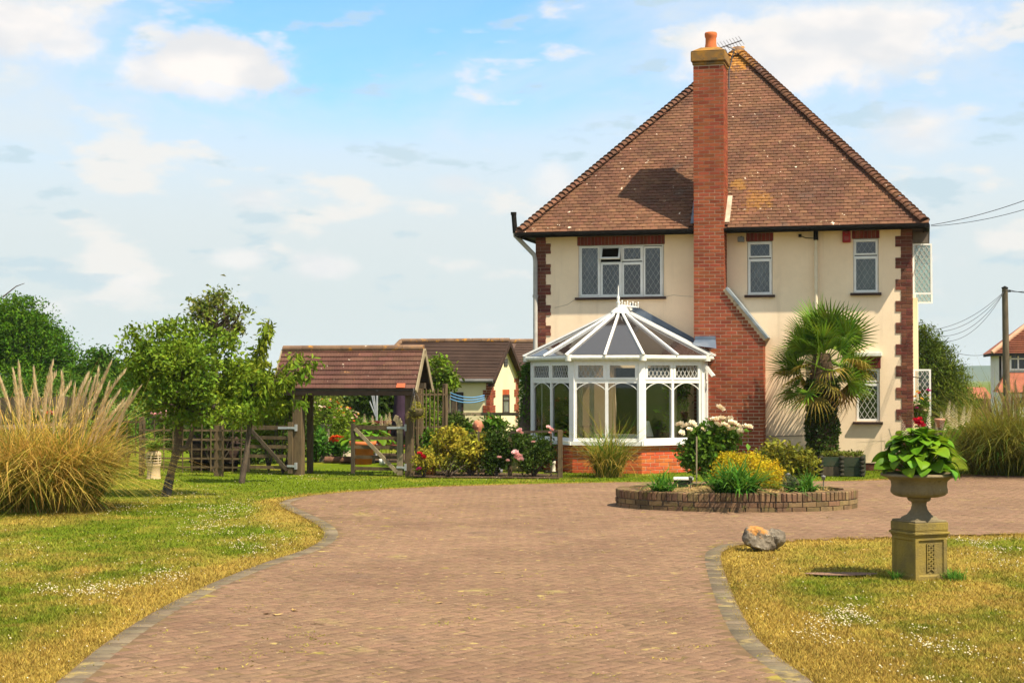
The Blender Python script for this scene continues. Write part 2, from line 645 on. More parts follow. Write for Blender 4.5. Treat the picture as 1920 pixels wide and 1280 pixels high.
WOOD_OLD = mat('grey_wood', (0.105, 0.080, 0.052), (0.064, 0.049, 0.034), 5, isl=0.25, bump=0.3, bscale=30, fine=(35, 0.25), stretch=(3, 3, 0.5))
WOOD_PALE = mat('pale_wood', (0.29, 0.235, 0.145), (0.20, 0.16, 0.10), 5, isl=0.2, bump=0.3, bscale=30, fine=(35, 0.2), stretch=(3, 3, 0.5))
WOOD_GREEN = mat('green_stained_wood', (0.035, 0.055, 0.032), (0.055, 0.06, 0.035), 5, isl=0.25, bump=0.3, bscale=30, fine=(35, 0.3))
BARK = mat('bark', (0.115, 0.085, 0.06), (0.07, 0.05, 0.04), 9, bump=0.8, bscale=35, fine=(40, 0.35))
BARK_DARK = mat('tree_wrap', (0.018, 0.018, 0.02), (0.03, 0.03, 0.03), 9, rough=0.6)
STONE = mat('lichen_stone', (0.22, 0.175, 0.10), (0.15, 0.12, 0.072), 4, rough=0.95, bump=0.5, bscale=45, fine=(50, 0.25), spec=0.1,
            spots=[((0.10, 0.085, 0.05), 5, 0.60, 0.14), ((0.42, 0.36, 0.24), 9, 0.66, 0.08)])
STONE_MOSS = mat('algae_stone', (0.25, 0.185, 0.045), (0.17, 0.13, 0.05), 4, rough=0.95, bump=0.5, bscale=45, fine=(50, 0.25), spec=0.1,
                 spots=[((0.15, 0.115, 0.035), 4, 0.58, 0.14), ((0.36, 0.31, 0.17), 7, 0.64, 0.08)])
ROCK = mat('rock', (0.21, 0.175, 0.13), (0.10, 0.08, 0.06), 7, rough=0.95, bump=0.9, bscale=22, fine=(30, 0.35), spec=0.1,
           spots=[((0.48, 0.45, 0.38), 11, 0.60, 0.08)],
           zone=[((0.55, 0.22, 0.02), tuple(gp(1432, 1034) + Vector((-0.05, 0.04, 0.30))), 0.13, 0.62)])
SOIL = mat('soil', (0.075, 0.048, 0.03), (0.11, 0.075, 0.045), 10, rough=1, bump=0.8, bscale=40, spec=0.05)
MULCH = mat('straw_mulch', (0.33, 0.22, 0.09), (0.16, 0.10, 0.05), 14, rough=1, bump=0.8, bscale=60, spec=0.05, fine=(60, 0.4))
GLASS = glass_mat('window_glass', (0.80, 0.84, 0.84), 0.015)
GLASS_CON = glass_mat('conservatory_glass', (0.92, 0.94, 0.91), 0.0)
GLASS_ROOF = glass_mat('bronze_roof_sheet', (0.74, 0.68, 0.64), 0.10, 0.06, (0.13, 0.105, 0.095), 0.24)
ROOM_SHADE = mat('shade_toned_room_wall', (0.10, 0.09, 0.085), (0.08, 0.075, 0.07), 1)  # dark colour stands in for the shade inside the rooms
CURTAIN = mat('net_curtain', (0.26, 0.26, 0.28), (0.03, 0.03, 0.035), 2.2, rough=0.9)
WHITE = mat('white_cloth', (0.78, 0.77, 0.72), (0.70, 0.68, 0.62), 4, rough=0.9)
REDBOX = mat('red_plastic', (0.35, 0.03, 0.03), (0.28, 0.025, 0.025), 6, rough=0.4)
GREYBOX = mat('grey_plastic', (0.17, 0.165, 0.155), (0.13, 0.13, 0.12), 6, rough=0.4)

L_APPLE = leafmat('apple_leaf', (0.17, 0.25, 0.018), (0.10, 0.175, 0.014), 1.2, isl=0.55, k=0.98)
L_CHERRY = leafmat('cherry_leaf', (0.14, 0.24, 0.015), (0.22, 0.27, 0.02), 1.0, isl=0.45, k=0.9)
L_PURPLE = leafmat('plum_leaf', (0.16, 0.17, 0.03), (0.12, 0.175, 0.02), 1.0, isl=0.5, hue=0.03, k=0.95)
L_DARK = leafmat('dark_leaf', (0.048, 0.092, 0.010), (0.080, 0.125, 0.014), 0.6, isl=0.45, trans=0.25)
L_MID = leafmat('mid_leaf', (0.100, 0.205, 0.015), (0.068, 0.150, 0.012), 1.0, isl=0.4)
L_CONIFER = leafmat('conifer_leaf', (0.125, 0.165, 0.012), (0.075, 0.115, 0.010), 0.7, isl=0.5, trans=0.25, k=0.95)
L_OAK = leafmat('bright_tree_leaf', (0.105, 0.225, 0.008), (0.068, 0.165, 0.007), 0.35, isl=0.5, k=0.74)
L_YELLOW = leafmat('variegated_leaf', (0.44, 0.37, 0.035), (0.22, 0.235, 0.026), 2.5, isl=0.45, k=0.85)
L_GOLD = leafmat('golden_leaf', (0.75, 0.55, 0.022), (0.55, 0.46, 0.02), 3, isl=0.3)
L_STRAP = leafmat('strap_leaf', (0.105, 0.265, 0.025), (0.070, 0.200, 0.022), 3, isl=0.4, k=0.75)
L_HOSTA = leafmat('hosta_leaf', (0.215, 0.400, 0.018), (0.130, 0.310, 0.014), 4, isl=0.28, trans=0.25, rough=0.45, k=0.62)
L_IVY = leafmat('ivy_leaf', (0.048, 0.092, 0.012), (0.075, 0.120, 0.015), 4, isl=0.5, rough=0.35)
L_PALM = leafmat('palm_leaf', (0.090, 0.190, 0.014), (0.150, 0.230, 0.018), 2, isl=0.45, trans=0.25, rough=0.45, k=0.9)
L_PALM_Y = leafmat('yellowing_palm_leaf', (0.34, 0.245, 0.035), (0.19, 0.175, 0.028), 3, isl=0.35, trans=0.2, rough=0.45)
L_PALM_D = leafmat('dead_palm_leaf', (0.27, 0.135, 0.04), (0.36, 0.205, 0.06), 4, isl=0.35, trans=0.1, rough=0.7)
L_STRAW = leafmat('straw_blade', (0.66, 0.46, 0.10), (0.50, 0.36, 0.075), 1.5, isl=0.45, trans=0.3, k=0.9)
L_GREENSTRAW = leafmat('green_straw_blade', (0.34, 0.32, 0.035), (0.21, 0.235, 0.028), 1.5, isl=0.4, trans=0.3)
L_RUSTGRASS = leafmat('olive_blade', (0.27, 0.235, 0.036), (0.165, 0.185, 0.03), 1.5, isl=0.4, trans=0.3)
PLUME = leafmat('pampas_plume', (0.92, 0.76, 0.47), (0.76, 0.61, 0.36), 2, isl=0.25, hue=0.01, trans=0.35, rough=0.9, spec=0.05)
PLUME_R = leafmat('brown_plume', (0.50, 0.36, 0.19), (0.40, 0.28, 0.14), 2, isl=0.25, hue=0.01, trans=0.35, rough=0.9, spec=0.05)


def petal(name, col, col2):
    return mat(name, col, col2, 12, isl=0.15, trans=0.25, rough=0.7, spec=0.1)


P_WHITE = petal('cream_petal', (0.80, 0.74, 0.58), (0.75, 0.62, 0.40))
P_PINK = petal('pink_petal', (0.72, 0.36, 0.36), (0.78, 0.52, 0.48))
P_RED = petal('red_petal', (0.55, 0.012, 0.015), (0.42, 0.01, 0.02))
P_ORANGE = petal('orange_petal', (0.70, 0.10, 0.02), (0.62, 0.16, 0.03))
P_YELLOW = petal('yellow_petal', (0.75, 0.50, 0.06), (0.70, 0.40, 0.05))
P_MAGENTA = petal('magenta_petal', (0.50, 0.03, 0.20), (0.40, 0.03, 0.12))
GLASSBLUE = mat('blue_metal_roof', (0.16, 0.30, 0.36), (0.20, 0.34, 0.40), 4, rough=0.5)

# ------------------------------------------------------------------ value noise in numpy
_perm = rng.random((512, 512)).astype(np.float32)


def vnoise(x, y):
    xi, yi = np.floor(x).astype(int), np.floor(y).astype(int)
    fx, fy = x - xi, y - yi
    fx, fy = fx * fx * (3 - 2 * fx), fy * fy * (3 - 2 * fy)
    g = lambda a, b: _perm[a % 512, b % 512]
    return (g(xi, yi) * (1 - fx) + g(xi + 1, yi) * fx) * (1 - fy) + (g(xi, yi + 1) * (1 - fx) + g(xi + 1, yi + 1) * fx) * fy


def fbm(x, y, o=4):
    s, a, t = 0, 1.0, 0
    for i in range(o):
        s = s + a * vnoise(x * 2 ** i + 13.7 * i, y * 2 ** i + 5.1 * i)
        t += a
        a *= 0.55
    return s / t


def sstep(a, b, x):
    t = np.clip((x - a) / (b - a), 0, 1)
    return t * t * (3 - 2 * t)
# ================================================================== GROUND, LAWN, DRIVE, HILLS
def smooth_line(pts, step=0.08):
    """Catmull-Rom through 2-D points, resampled"""
    P = [np.array((p[0], p[1]), float) for p in pts]
    P = [2 * P[0] - P[1]] + P + [2 * P[-1] - P[-2]]
    out = []
    for i in range(1, len(P) - 2):
        n = max(2, int(np.linalg.norm(P[i + 1] - P[i]) / step))
        for k in range(n):
            t = k / n
            a, b, c, d = P[i - 1], P[i], P[i + 1], P[i + 2]
            out.append(0.5 * (2 * b + (c - a) * t + (2 * a - 5 * b + 4 * c - d) * t * t + (3 * b - a - 3 * c + d) * t ** 3))
    out.append(P[-2])
    return np.array(out)


LEFT_PX = [(110, 1280), (190, 1215), (290, 1150), (400, 1095), (500, 1056), (570, 1033), (604, 1012), (602, 992), (566, 970), (534, 955), (524, 944),
           (560, 934), (640, 925), (800, 915), (1000, 909), (1160, 906), (1400, 904), (1600, 903), (1690, 899), (1800, 893), (1920, 889), (2300, 882)]
ISLE_PX = [(1520, 1280), (1430, 1210), (1390, 1150), (1364, 1090), (1352, 1048), (1362, 1033), (1400, 1022), (1500, 1014), (1700, 1008), (1920, 1003), (2300, 1000)]
left_line = smooth_line([(-2.3, -6), (-2.6, 3), (-2.78, 8)] + [tuple(gp(*p)[:2]) for p in LEFT_PX] + [(26, 35)])
isle_line = smooth_line([(2.3, -6), (2.1, 4), (1.95, 8)] + [tuple(gp(*p)[:2]) for p in ISLE_PX] + [(26, 20.5)])
drive_poly = np.vstack([left_line, isle_line[::-1]])


def inside(poly, x, y):
    r = np.zeros(x.shape, bool)
    n = len(poly)
    j = n - 1
    for i in range(n):
        xi, yi = poly[i]
        xj, yj = poly[j]
        if yi != yj:
            c = ((yi > y) != (yj > y)) & (x < (xj - xi) * (y - yi) / (yj - yi) + xi)
            r ^= c
        j = i
    return r


def dist_line(line, x, y):
    q = line[::2]
    d = np.full(x.shape, 1e9)
    for i in range(0, len(q)):
        d = np.minimum(d, (x - q[i, 0]) ** 2 + (y - q[i, 1]) ** 2)
    return np.sqrt(d)


# -- far ground sheet
MEADOW = mat('meadow', (0.085, 0.130, 0.012), (0.115, 0.125, 0.025), 0.03, rough=1, fine=(0.8, 0.2), spec=0.05)
g = MB()
g.poly([(-3500, -300, -0.05), (4500, -300, -0.05), (4500, 5000, -0.05), (-3500, 5000, -0.05)])
g.build('ground', MEADOW, kind='structure')

# -- hills far off on the right
HILLM = mat('far_hill', (0.030, 0.060, 0.018), (0.05, 0.075, 0.022), 0.004, rough=1, spec=0.0)
nx = 90
hv, hf = [], []
for i in range(nx):
    x = -1500 + 4200 * i / (nx - 1)
    h = 8 + 10 * float(fbm(np.array([x * 0.0016]), np.array([3.3]))[0]) + 16 * math.exp(-((x - 890) / 130) ** 2)
    for y, z in ((2600, -1), (2800, h * 0.55), (3000, h), (3600, h * 0.4)):
        hv.append((x, y, z))
for i in range(nx - 1):
    for k in range(3):
        hf.append((i * 4 + k, (i + 1) * 4 + k, (i + 1) * 4 + k + 1, i * 4 + k + 1))
tag(link('hills', np_mesh('hills', hv, hf, HILLM, True)), kind='structure')


# -- lawn: colour of the turf (green where it is watered, straw where it is parched)
def lawn_colour(x, y, d_edge):
    n1 = fbm(x * 0.62, y * 0.42 + 4, 5)
    n2 = fbm(x * 2.6 + 9, y * 1.5, 4)
    n3 = fbm(x * 9 + 1, y * 6, 3)
    dry = 0.55 * sstep(0.36, 0.66, n1) + 0.75 * (n2 - 0.5) + 0.9 * (n3 - 0.5)
    dry = dry + 0.75 * sstep(0.75, 0.05, d_edge + 0.7 * (n2 - 0.5))                 # parched margin by the paving
    dry = dry + 0.40 * sstep(15.5, 10.5, y) - 0.45 * sstep(22, 27, y) * (d_edge > 0.4)
    dry = dry + 0.06 + 0.08 * sstep(1.0, 3.0, x) * sstep(20, 17, y)
    dry = np.clip(dry, 0, 0.86)[:, None]
    green = np.array([0.106, 0.148, 0.007]) * (0.75 + 0.6 * n2[:, None])
    straw = np.array([0.335, 0.225, 0.048]) * (0.80 + 0.45 * n2[:, None])
    return green * (1 - dry) + straw * dry


xs = np.arange(-16, 22, 0.2)
ys = np.concatenate([np.arange(2, 36, 0.16), np.arange(36, 76, 0.8)])
GX, GY = np.meshgrid(xs, ys)
fx, fy = GX.ravel(), GY.ravel()
de = np.minimum(dist_line(left_line, fx, fy), dist_line(isle_line, fx, fy))
lc = lawn_colour(fx, fy, de)
gz = 0.010 * (fbm(fx * 1.3, fy * 1.3) - 0.5)
nxv = len(xs)
ii = np.arange(len(ys) - 1)[:, None] * nxv + np.arange(nxv - 1)[None, :]
LF = np.stack([ii, ii + 1, ii + nxv + 1, ii + nxv], -1).reshape(-1, 4)
TURF = mat('turf', (0, 0, 0), attr='Col', rough=1, fine=(60, 0.45), bump=0.5, bscale=70, spec=0.03)
tag(link('lawn', np_mesh('lawn', np.stack([fx, fy, gz], 1), LF, TURF, True, lc * 0.85)), kind='structure')  # sheet colour darkened in place of the self-shadow that bare turf lacks

# -- grass blades over the lawn
BLADE = mat('grass_blade', (0, 0, 0), attr='Col', rough=0.7, isl=0.35, hue=0.012, trans=0.3, spec=0.15)


def scatter(n, y0, y1, k=0.40):
    inv = rng.random(n) * (1 / y0 - 1 / y1) + 1 / y1
    y = 1 / inv
    x = (rng.random(n) * 2 - 1) * k * y
    return x, y


bx, by = scatter(600000, 8.6, 34, 0.52)
ok = ~inside(drive_poly, bx, by)
bx, by = bx[ok], by[ok]
bd = np.minimum(dist_line(left_line, bx, by), dist_line(isle_line, bx, by))
keep = (bd > 0.02) | (rng.random(len(bx)) < 0.5)
bx, by, bd = bx[keep], by[keep], bd[keep]
# dry blades hanging over the paving edge
for ln_, sd_ in ((left_line, 1), (isle_line, -1)):
    sg = np.linalg.norm(np.diff(ln_, axis=0), axis=1)
    cs_ = np.concatenate([[0], np.cumsum(sg)])
    q_ = rng.random(26000) * cs_[-1]
    ex, ey = np.interp(q_, cs_, ln_[:, 0]), np.interp(q_, cs_, ln_[:, 1])
    ragged = 0.06 * (fbm(ex * 2.2 + 3, ey * 2.2, 4) - 0.42)
    nrm_ = rng.normal(0, 0.035, len(ex)) + ragged
    ddx, ddy = np.interp(q_ + 0.05, cs_, ln_[:, 0]) - ex, np.interp(q_ + 0.05, cs_, ln_[:, 1]) - ey
    dl_ = np.hypot(ddx, ddy) + 1e-6
    ex, ey = ex + sd_ * ddy / dl_ * nrm_, ey - sd_ * ddx / dl_ * nrm_
    k_ = (ey > 9) & (ey < 33) & (np.abs(ex) < 0.52 * ey)
    bx, by, bd = np.concatenate([bx, ex[k_]]), np.concatenate([by, ey[k_]]), np.concatenate([bd, np.zeros(k_.sum())])
bc = lawn_colour(bx, by, bd) * (0.75 + 0.6 * rng.random((len(bx), 1)))
n = len(bx)
tuft = fbm(bx * 2.3, by * 2.3 + 30, 3)
hgt = (0.010 + 0.026 * rng.random(n)) * (0.6 + 0.9 * tuft)
wid = (0.0028 + 0.00022 * by) * (0.8 + 0.5 * rng.random(n))
an = rng.random(n) * 2 * np.pi
lean = hgt * (0.3 + 0.9 * rng.random(n))
la = rng.random(n) * 2 * np.pi
V = np.zeros((n, 3, 3), np.float32)
V[:, 0] = np.stack([bx + wid * np.cos(an), by + wid * np.sin(an), np.zeros(n)], 1)
V[:, 1] = np.stack([bx - wid * np.cos(an), by - wid * np.sin(an), np.zeros(n)], 1)
V[:, 2] = np.stack([bx + lean * np.cos(la), by + lean * np.sin(la), hgt], 1)
tag(link('grass', np_mesh('grass', V.reshape(-1, 3), np.arange(n * 3).reshape(-1, 3), BLADE, False, np.repeat(bc, 3, 0))), kind='stuff')

# -- white clover heads in drifts
CLOVER = mat('clover_head', (0.62, 0.55, 0.36), (0.46, 0.38, 0.24), 30, isl=0.25, rough=0.9, spec=0.05)
cx, cy = scatter(140000, 8.8, 33, 0.52)
ok = ~inside(drive_poly, cx, cy)
cx, cy = cx[ok], cy[ok]
cd = np.minimum(dist_line(left_line, cx, cy), dist_line(isle_line, cx, cy))
cn = fbm(cx * 0.75 + 40, cy * 0.33 + 8, 4)
pr = (sstep(0.44, 0.70, cn) * sstep(0.42, 0.62, fbm(cx * 3 + 7, cy * 2, 3)) * sstep(0.15, 0.7, cd) * np.where(cy > 24, 0.35, 1.0) * 1.0 + 0.015)
ok = rng.random(len(cx)) < pr
cx, cy = cx[ok], cy[ok]
n = len(cx)
oct_ = np.array([(1, 0, 0), (0, 1, 0), (-1, 0, 0), (0, -1, 0), (0, 0, 1), (0, 0, -0.8)], np.float32)
of = np.array([(0, 1, 4), (1, 2, 4), (2, 3, 4), (3, 0, 4), (1, 0, 5), (2, 1, 5), (3, 2, 5), (0, 3, 5)])
cr = (0.0042 + 0.005 * rng.random(n)) * (1 + 0.008 * cy)
ch = 0.018 + 0.022 * rng.random(n)
rot = rng.random(n) * 6.28
co, si = np.cos(rot), np.sin(rot)
OV = np.zeros((n, 6, 3), np.float32)
OV[:, :, 0] = (oct_[None, :, 0] * co[:, None] - oct_[None, :, 1] * si[:, None]) * cr[:, None] + cx[:, None]
OV[:, :, 1] = (oct_[None, :, 0] * si[:, None] + oct_[None, :, 1] * co[:, None]) * cr[:, None] + cy[:, None]
OV[:, :, 2] = oct_[None, :, 2] * cr[:, None] * 0.9 + ch[:, None]
OF = (np.arange(n)[:, None, None] * 6 + of[None]).reshape(-1, 3)
tag(link('clover_flowers', np_mesh('clover_flowers', OV.reshape(-1, 3), OF, CLOVER)), kind='stuff')

# -- driveway: sand bed, herringbone blocks, edging course
SAND = mat('joint_sand', (0.125, 0.080, 0.050), (0.18, 0.120, 0.058), 2, rough=1, fine=(60, 0.3), bump=0.5, bscale=80, spec=0.05,
           spots=[((0.28, 0.22, 0.05), 1.4, 0.58, 0.1)])
PAVER = mat('drive_block', (0.240, 0.147, 0.090), (0.192, 0.116, 0.072), 0.45, rough=0.95, isl=0.10, hue=0.006, bump=0.8, bscale=70, fine=(45, 0.45), spec=0.08,
            spots=[((0.31, 0.235, 0.095), 1.1, 0.60, 0.14), ((0.38, 0.285, 0.10), 5.5, 0.63, 0.06), ((0.40, 0.30, 0.12), 15, 0.66, 0.04), ((0.170, 0.108, 0.076), 0.8, 0.58, 0.16), ((0.095, 0.058, 0.040), 24, 0.60, 0.06), ((0.56, 0.45, 0.31), 19, 0.675, 0.03)])
EDGE = mat('edging_block', (0.165, 0.128, 0.083), (0.122, 0.096, 0.064), 2.2, rough=0.95, isl=0.22, hue=0.01, bump=0.5, bscale=50, fine=(35, 0.45), spec=0.08,
           spots=[((0.30, 0.225, 0.09), 2.6, 0.56, 0.12), ((0.10, 0.08, 0.05), 7, 0.62, 0.08)])
dv = [Vector((p[0], p[1], 0.0200)) for p in drive_poly[::3]]
tri = tessellate_polygon([dv])
drive = link('driveway', np_mesh('driveway', [tuple(p) for p in dv], np.array(tri), SAND), kind='structure')
drive.data.flip_normals() if drive.data.polygons[0].normal.z < 0 else None

BL, BW, BG, BT = 0.200, 0.100, 0.004, 0.017


def block_verts(L_, W_, h, bev=0.0014):
    a, b = L_ / 2, W_ / 2
    v = [(-a, -b, 0), (a, -b, 0), (a, b, 0), (-a, b, 0)]
    v += [(-a, -b, h - bev), (a, -b, h - bev), (a, b, h - bev), (-a, b, h - bev)]
    v += [(-a + bev, -b + bev, h), (a - bev, -b + bev, h), (a - bev, b - bev, h), (-a + bev, b - bev, h)]
    f = [(8, 9, 10, 11)]
    for k in range(4):
        k2 = (k + 1) % 4
        f += [(k, k2, 4 + k2, 4 + k), (4 + k, 4 + k2, 8 + k2, 8 + k)]
    return np.array(v, np.float32), np.array(f)


bv, bf = block_verts(BL - BG, BW - BG, BT)
K = 260
ga, gb = np.meshgrid(np.arange(-K, K), np.arange(-K, K))
ox = (2 * ga + gb).ravel() * BW
oy = (-2 * ga + gb).ravel() * BW
cxs = np.concatenate([ox + BW, ox + BW / 2])
cys = np.concatenate([oy + BW / 2, oy + 2 * BW])
th = np.concatenate([np.zeros(len(ox)), np.full(len(ox), np.pi / 2)])
r45 = R(-45)
px_, py_ = cxs * math.cos(r45) - cys * math.sin(r45), cxs * math.sin(r45) + cys * math.cos(r45) + 18
th = th + r45
ok = (py_ > 8.2) & (py_ < 36) & (np.abs(px_) < 0.48 * py_ + 1.5)
px_, py_, th = px_[ok], py_[ok], th[ok]
ok = inside(drive_poly, px_, py_)
px_, py_, th = px_[ok], py_[ok], th[ok]
el = left_line[(left_line[:, 1] < 25.5) & (left_line[:, 0] < -2.0)]
ei = isle_line[(isle_line[:, 1] < 18.3) & (isle_line[:, 0] < 2.9)]
ok = (dist_line(el, px_, py_) > 0.215) & (dist_line(ei, px_, py_) > 0.215)
allowed = np.minimum(dist_line(left_line, px_, py_), dist_line(isle_line, px_, py_)) > 0.06
ok &= allowed
px_, py_, th = px_[ok], py_[ok], th[ok]
order = np.argsort(py_)
inview = order[(np.abs(px_[order]) < 0.315 * py_[order]) & (py_[order] > 10.0)]
first = inview[:300]
block_me = np_mesh('paving_block', bv, bf, PAVER)
for i in first:
    M = Matrix.Translation((px_[i], py_[i], 0.004 + rnd.uniform(-0.0008, 0.0012))) @ Matrix.Rotation(th[i] + rnd.gauss(0, 0.006), 4, 'Z') @ Matrix.Rotation(rnd.gauss(0, 0.009), 4, 'X') @ Matrix.Rotation(rnd.gauss(0, 0.006), 4, 'Y')
    link('paving_block', block_me, drive, M)
mask = np.ones(len(px_), bool)
mask[first] = False
qx, qy, qt = px_[mask], py_[mask], th[mask]
n = len(qx)
co, si = np.cos(qt)[:, None], np.sin(qt)[:, None]
QV = np.zeros((n, len(bv), 3), np.float32)
QV[:, :, 0] = bv[None, :, 0] * co - bv[None, :, 1] * si + qx[:, None]
QV[:, :, 1] = bv[None, :, 0] * si + bv[None, :, 1] * co + qy[:, None]
tl = rng.normal(0, 0.006, (n, 2))
QV[:, :, 2] = bv[None, :, 2] + 0.004 + (bv[None, :, 0] * tl[:, :1] + bv[None, :, 1] * tl[:, 1:]) + rng.uniform(-0.0006, 0.0008, (n, 1)) + (0.002 * (fbm(qx * 0.55, qy * 0.55, 3) - 0.5))[:, None]
link('paving_blocks', np_mesh('paving_blocks', QV.reshape(-1, 3), (np.arange(n)[:, None, None] * len(bv) + bf[None]).reshape(-1, 4), PAVER), drive, kind='stuff')

edge_v, edge_f = block_verts(0.165, 0.147, 0.016, 0.004)
edge_me = np_mesh('edging_block', edge_v, edge_f, EDGE)


def edging(line, side):
    seg = np.linalg.norm(np.diff(line, axis=0), axis=1)
    s = np.concatenate([[0], np.cumsum(seg)])
    for q in np.arange(0.05, s[-1], 0.15):
        x, y = np.interp(q, s, line[:, 0]), np.interp(q, s, line[:, 1])
        x2, y2 = np.interp(q + 0.05, s, line[:, 0]), np.interp(q + 0.05, s, line[:, 1])
        a = math.atan2(y2 - y, x2 - x)
        nxn, nyn = math.sin(a) * side, -math.cos(a) * side
        link('edging_block', edge_me, drive, Matrix.Translation((x + nxn * 0.09, y + nyn * 0.09, 0.004 + rnd.uniform(0, 0.003))) @ Matrix.Rotation(a + math.pi / 2 + rnd.gauss(0, 0.008), 4, 'Z'))


edging(el[(el[:, 1] > 9.2)], 1)
edging(ei[(ei[:, 1] > 9.2)], -1)

# -- dry moss and weeds that have come up in the joints
WEED = mat('joint_weed', (0.36, 0.27, 0.07), (0.22, 0.22, 0.03), 1.5, isl=0.35, rough=0.9, trans=0.2, spec=0.05)
wx, wy = scatter(42000, 9.2, 30, 0.36)
ok = inside(drive_poly, wx, wy)
wx, wy = wx[ok], wy[ok]
wn_ = fbm(wx * 1.1 + 3, wy * 0.8, 4)
wn2 = fbm(wx * 5 + 3, wy * 4, 3)
ok = rng.random(len(wx)) < sstep(0.42, 0.72, wn_) * sstep(0.56, 0.74, wn2) * 0.35
wx, wy = wx[ok], wy[ok]
wx, wy = np.repeat(wx, 4) + rng.normal(0, 0.03, len(wx) * 4), np.repeat(wy, 4) + rng.normal(0, 0.03, len(wx) * 4)
n = len(wx)
an = rng.random(n) * 6.28
wd = 0.005 + 0.006 * rng.random(n)
V = np.zeros((n, 3, 3), np.float32)
V[:, 0] = np.stack([wx + wd * np.cos(an), wy + wd * np.sin(an), np.full(n, 0.018)], 1)
V[:, 1] = np.stack([wx - wd * np.cos(an), wy - wd * np.sin(an), np.full(n, 0.018)], 1)
V[:, 2] = np.stack([wx + rng.normal(0, 0.02, n), wy + rng.normal(0, 0.02, n), 0.022 + 0.014 * rng.random(n)], 1)
tag(link('joint_weeds', np_mesh('joint_weeds', V.reshape(-1, 3), np.arange(n * 3).reshape(-1, 3), WEED)), kind='stuff')

# -- bare patch of earth beside the pedestal
pc = gp(1578, 1079)
pm = MB()
pm.poly([(pc.x + 0.34 * math.cos(a) * (1 + 0.15 * math.sin(3 * a)), pc.y + 0.14 * math.sin(a) * (1 + 0.1 * math.cos(2 * a)), 0.022) for a in [k * math.pi / 9 for k in range(18)]])
pm.build('soil', mat('dry_earth', (0.22, 0.13, 0.085), (0.17, 0.10, 0.07), 9, rough=1, bump=0.6, fine=(40, 0.3)), kind='structure')
# -- fallen leaves and bits on the drive
LITTER = mat('dry_leaf', (0.30, 0.17, 0.06), (0.42, 0.30, 0.12), 20, isl=0.3, rough=0.9)
lm = MB()
for px, py in ((553, 1150), (505, 1156), (525, 1158), (600, 1175), (1040, 1020), (1620, 1035), (830, 1135), (930, 1078)):
    p = gp(px, py)
    for k in range(3):
        a = rnd.uniform(0, 6.28)
        q = p + Vector((rnd.gauss(0, 0.02), rnd.gauss(0, 0.02), 0.03))
        d = Vector((math.cos(a), math.sin(a), rnd.uniform(-.1, .3))) * 0.035
        s = Vector((-math.sin(a), math.cos(a), 0.2)) * 0.016
        lm.add([q - d, q + s, q + d, q - s], [(0, 1, 2, 3)])
tag(lm.build('fallen_leaves', LITTER), kind='stuff')
# ================================================================== shared builders for brickwork, windows
_brick_cache = {}


def brick_mesh(L_, D_, H_, m):
    key = (round(L_, 3), round(D_, 3), round(H_, 3), m.name)
    if key not in _brick_cache:
        b = MB()
        e = 0.004
        x, y, z = L_ / 2, D_, H_ / 2
        # front face (towards -y) chamfered a little
        b.add([(-x, y, -z), (x, y, -z), (x, y, z), (-x, y, z), (-x, e, -z), (x, e, -z), (x, e, z), (-x, e, z),
               (-x + e, 0, -z + e), (x - e, 0, -z + e), (x - e, 0, z - e), (-x + e, 0, z - e)],
              [(8, 9, 10, 11), (0, 1, 5, 4), (1, 2, 6, 5), (2, 3, 7, 6), (3, 0, 4, 7), (4, 5, 9, 8), (5, 6, 10, 9), (6, 7, 11, 10), (7, 4, 8, 11), (3, 2, 1, 0)])
        _brick_cache[key] = b.mesh('brick', m)
    return _brick_cache[key]


def courses(z0, z1, spans, course=0.075, L_=0.215, J=0.010):
    """list of (u centre, z centre, length, height) of a stretcher bond; spans(z_mid, index) -> list of (u0, u1)"""
    out = []
    k = 0
    z = z0
    while z + 0.03 < z1:
        h = min(course - J, z1 - z)
        for (u0, u1) in spans(z + course / 2, k):
            u = u0
            first = True
            while u1 - u > 0.035:
                ln = L_ / 2 - J / 2 if (first and k % 2) else L_
                ln = min(ln, u1 - u)
                if u1 - (u + ln + J) < 0.035:
                    ln = u1 - u
                out.append((u + ln / 2, z + h / 2, ln, h))
                u += ln + J
                first = False
        z += course
        k += 1
    return out


def lay(parent, bricks, place, m, depth=0.05, keep=300, name='brick', key=None, jitter=0.002):
    """bricks as objects under parent (the first `keep` by key), the rest joined as one part of kind stuff; place(u, z) -> Matrix whose -y faces out"""
    if key:
        bricks = sorted(bricks, key=key)
    for u, z, ln, h in bricks[:keep]:
        ln = round(ln / 0.02) * 0.02 if abs(ln - 0.215) > 0.01 else 0.215
        M = place(u, z) @ Matrix.Translation((0, rnd.uniform(-jitter, jitter), 0)) @ Matrix.Rotation(rnd.gauss(0, 0.004), 4, 'Y')
        link(name, brick_mesh(ln, depth, h, m), parent, M)
    rest = bricks[keep:]
    if rest:
        b = MB()
        for u, z, ln, h in rest:
            b.box(-ln / 2, ln / 2, 0, depth, -h / 2, h / 2, place(u, z) @ Matrix.Translation((0, rnd.uniform(-jitter, jitter), 0)))
        b.build(name + 'work', m, parent, kind='stuff')


def wall_place(u_axis_angle, origin):
    """place() for a wall line that starts at origin (x, y) and runs at an angle; outside is to its right-hand side (-y when angle 0)"""
    Rz = Matrix.Rotation(u_axis_angle, 4, 'Z')
    return lambda u, z: Matrix.Translation((origin[0], origin[1], 0)) @ Rz @ Matrix.Translation((u, 0, z))


LEAD_W = 0.7
LEAD_M = [LEADING_DULL]


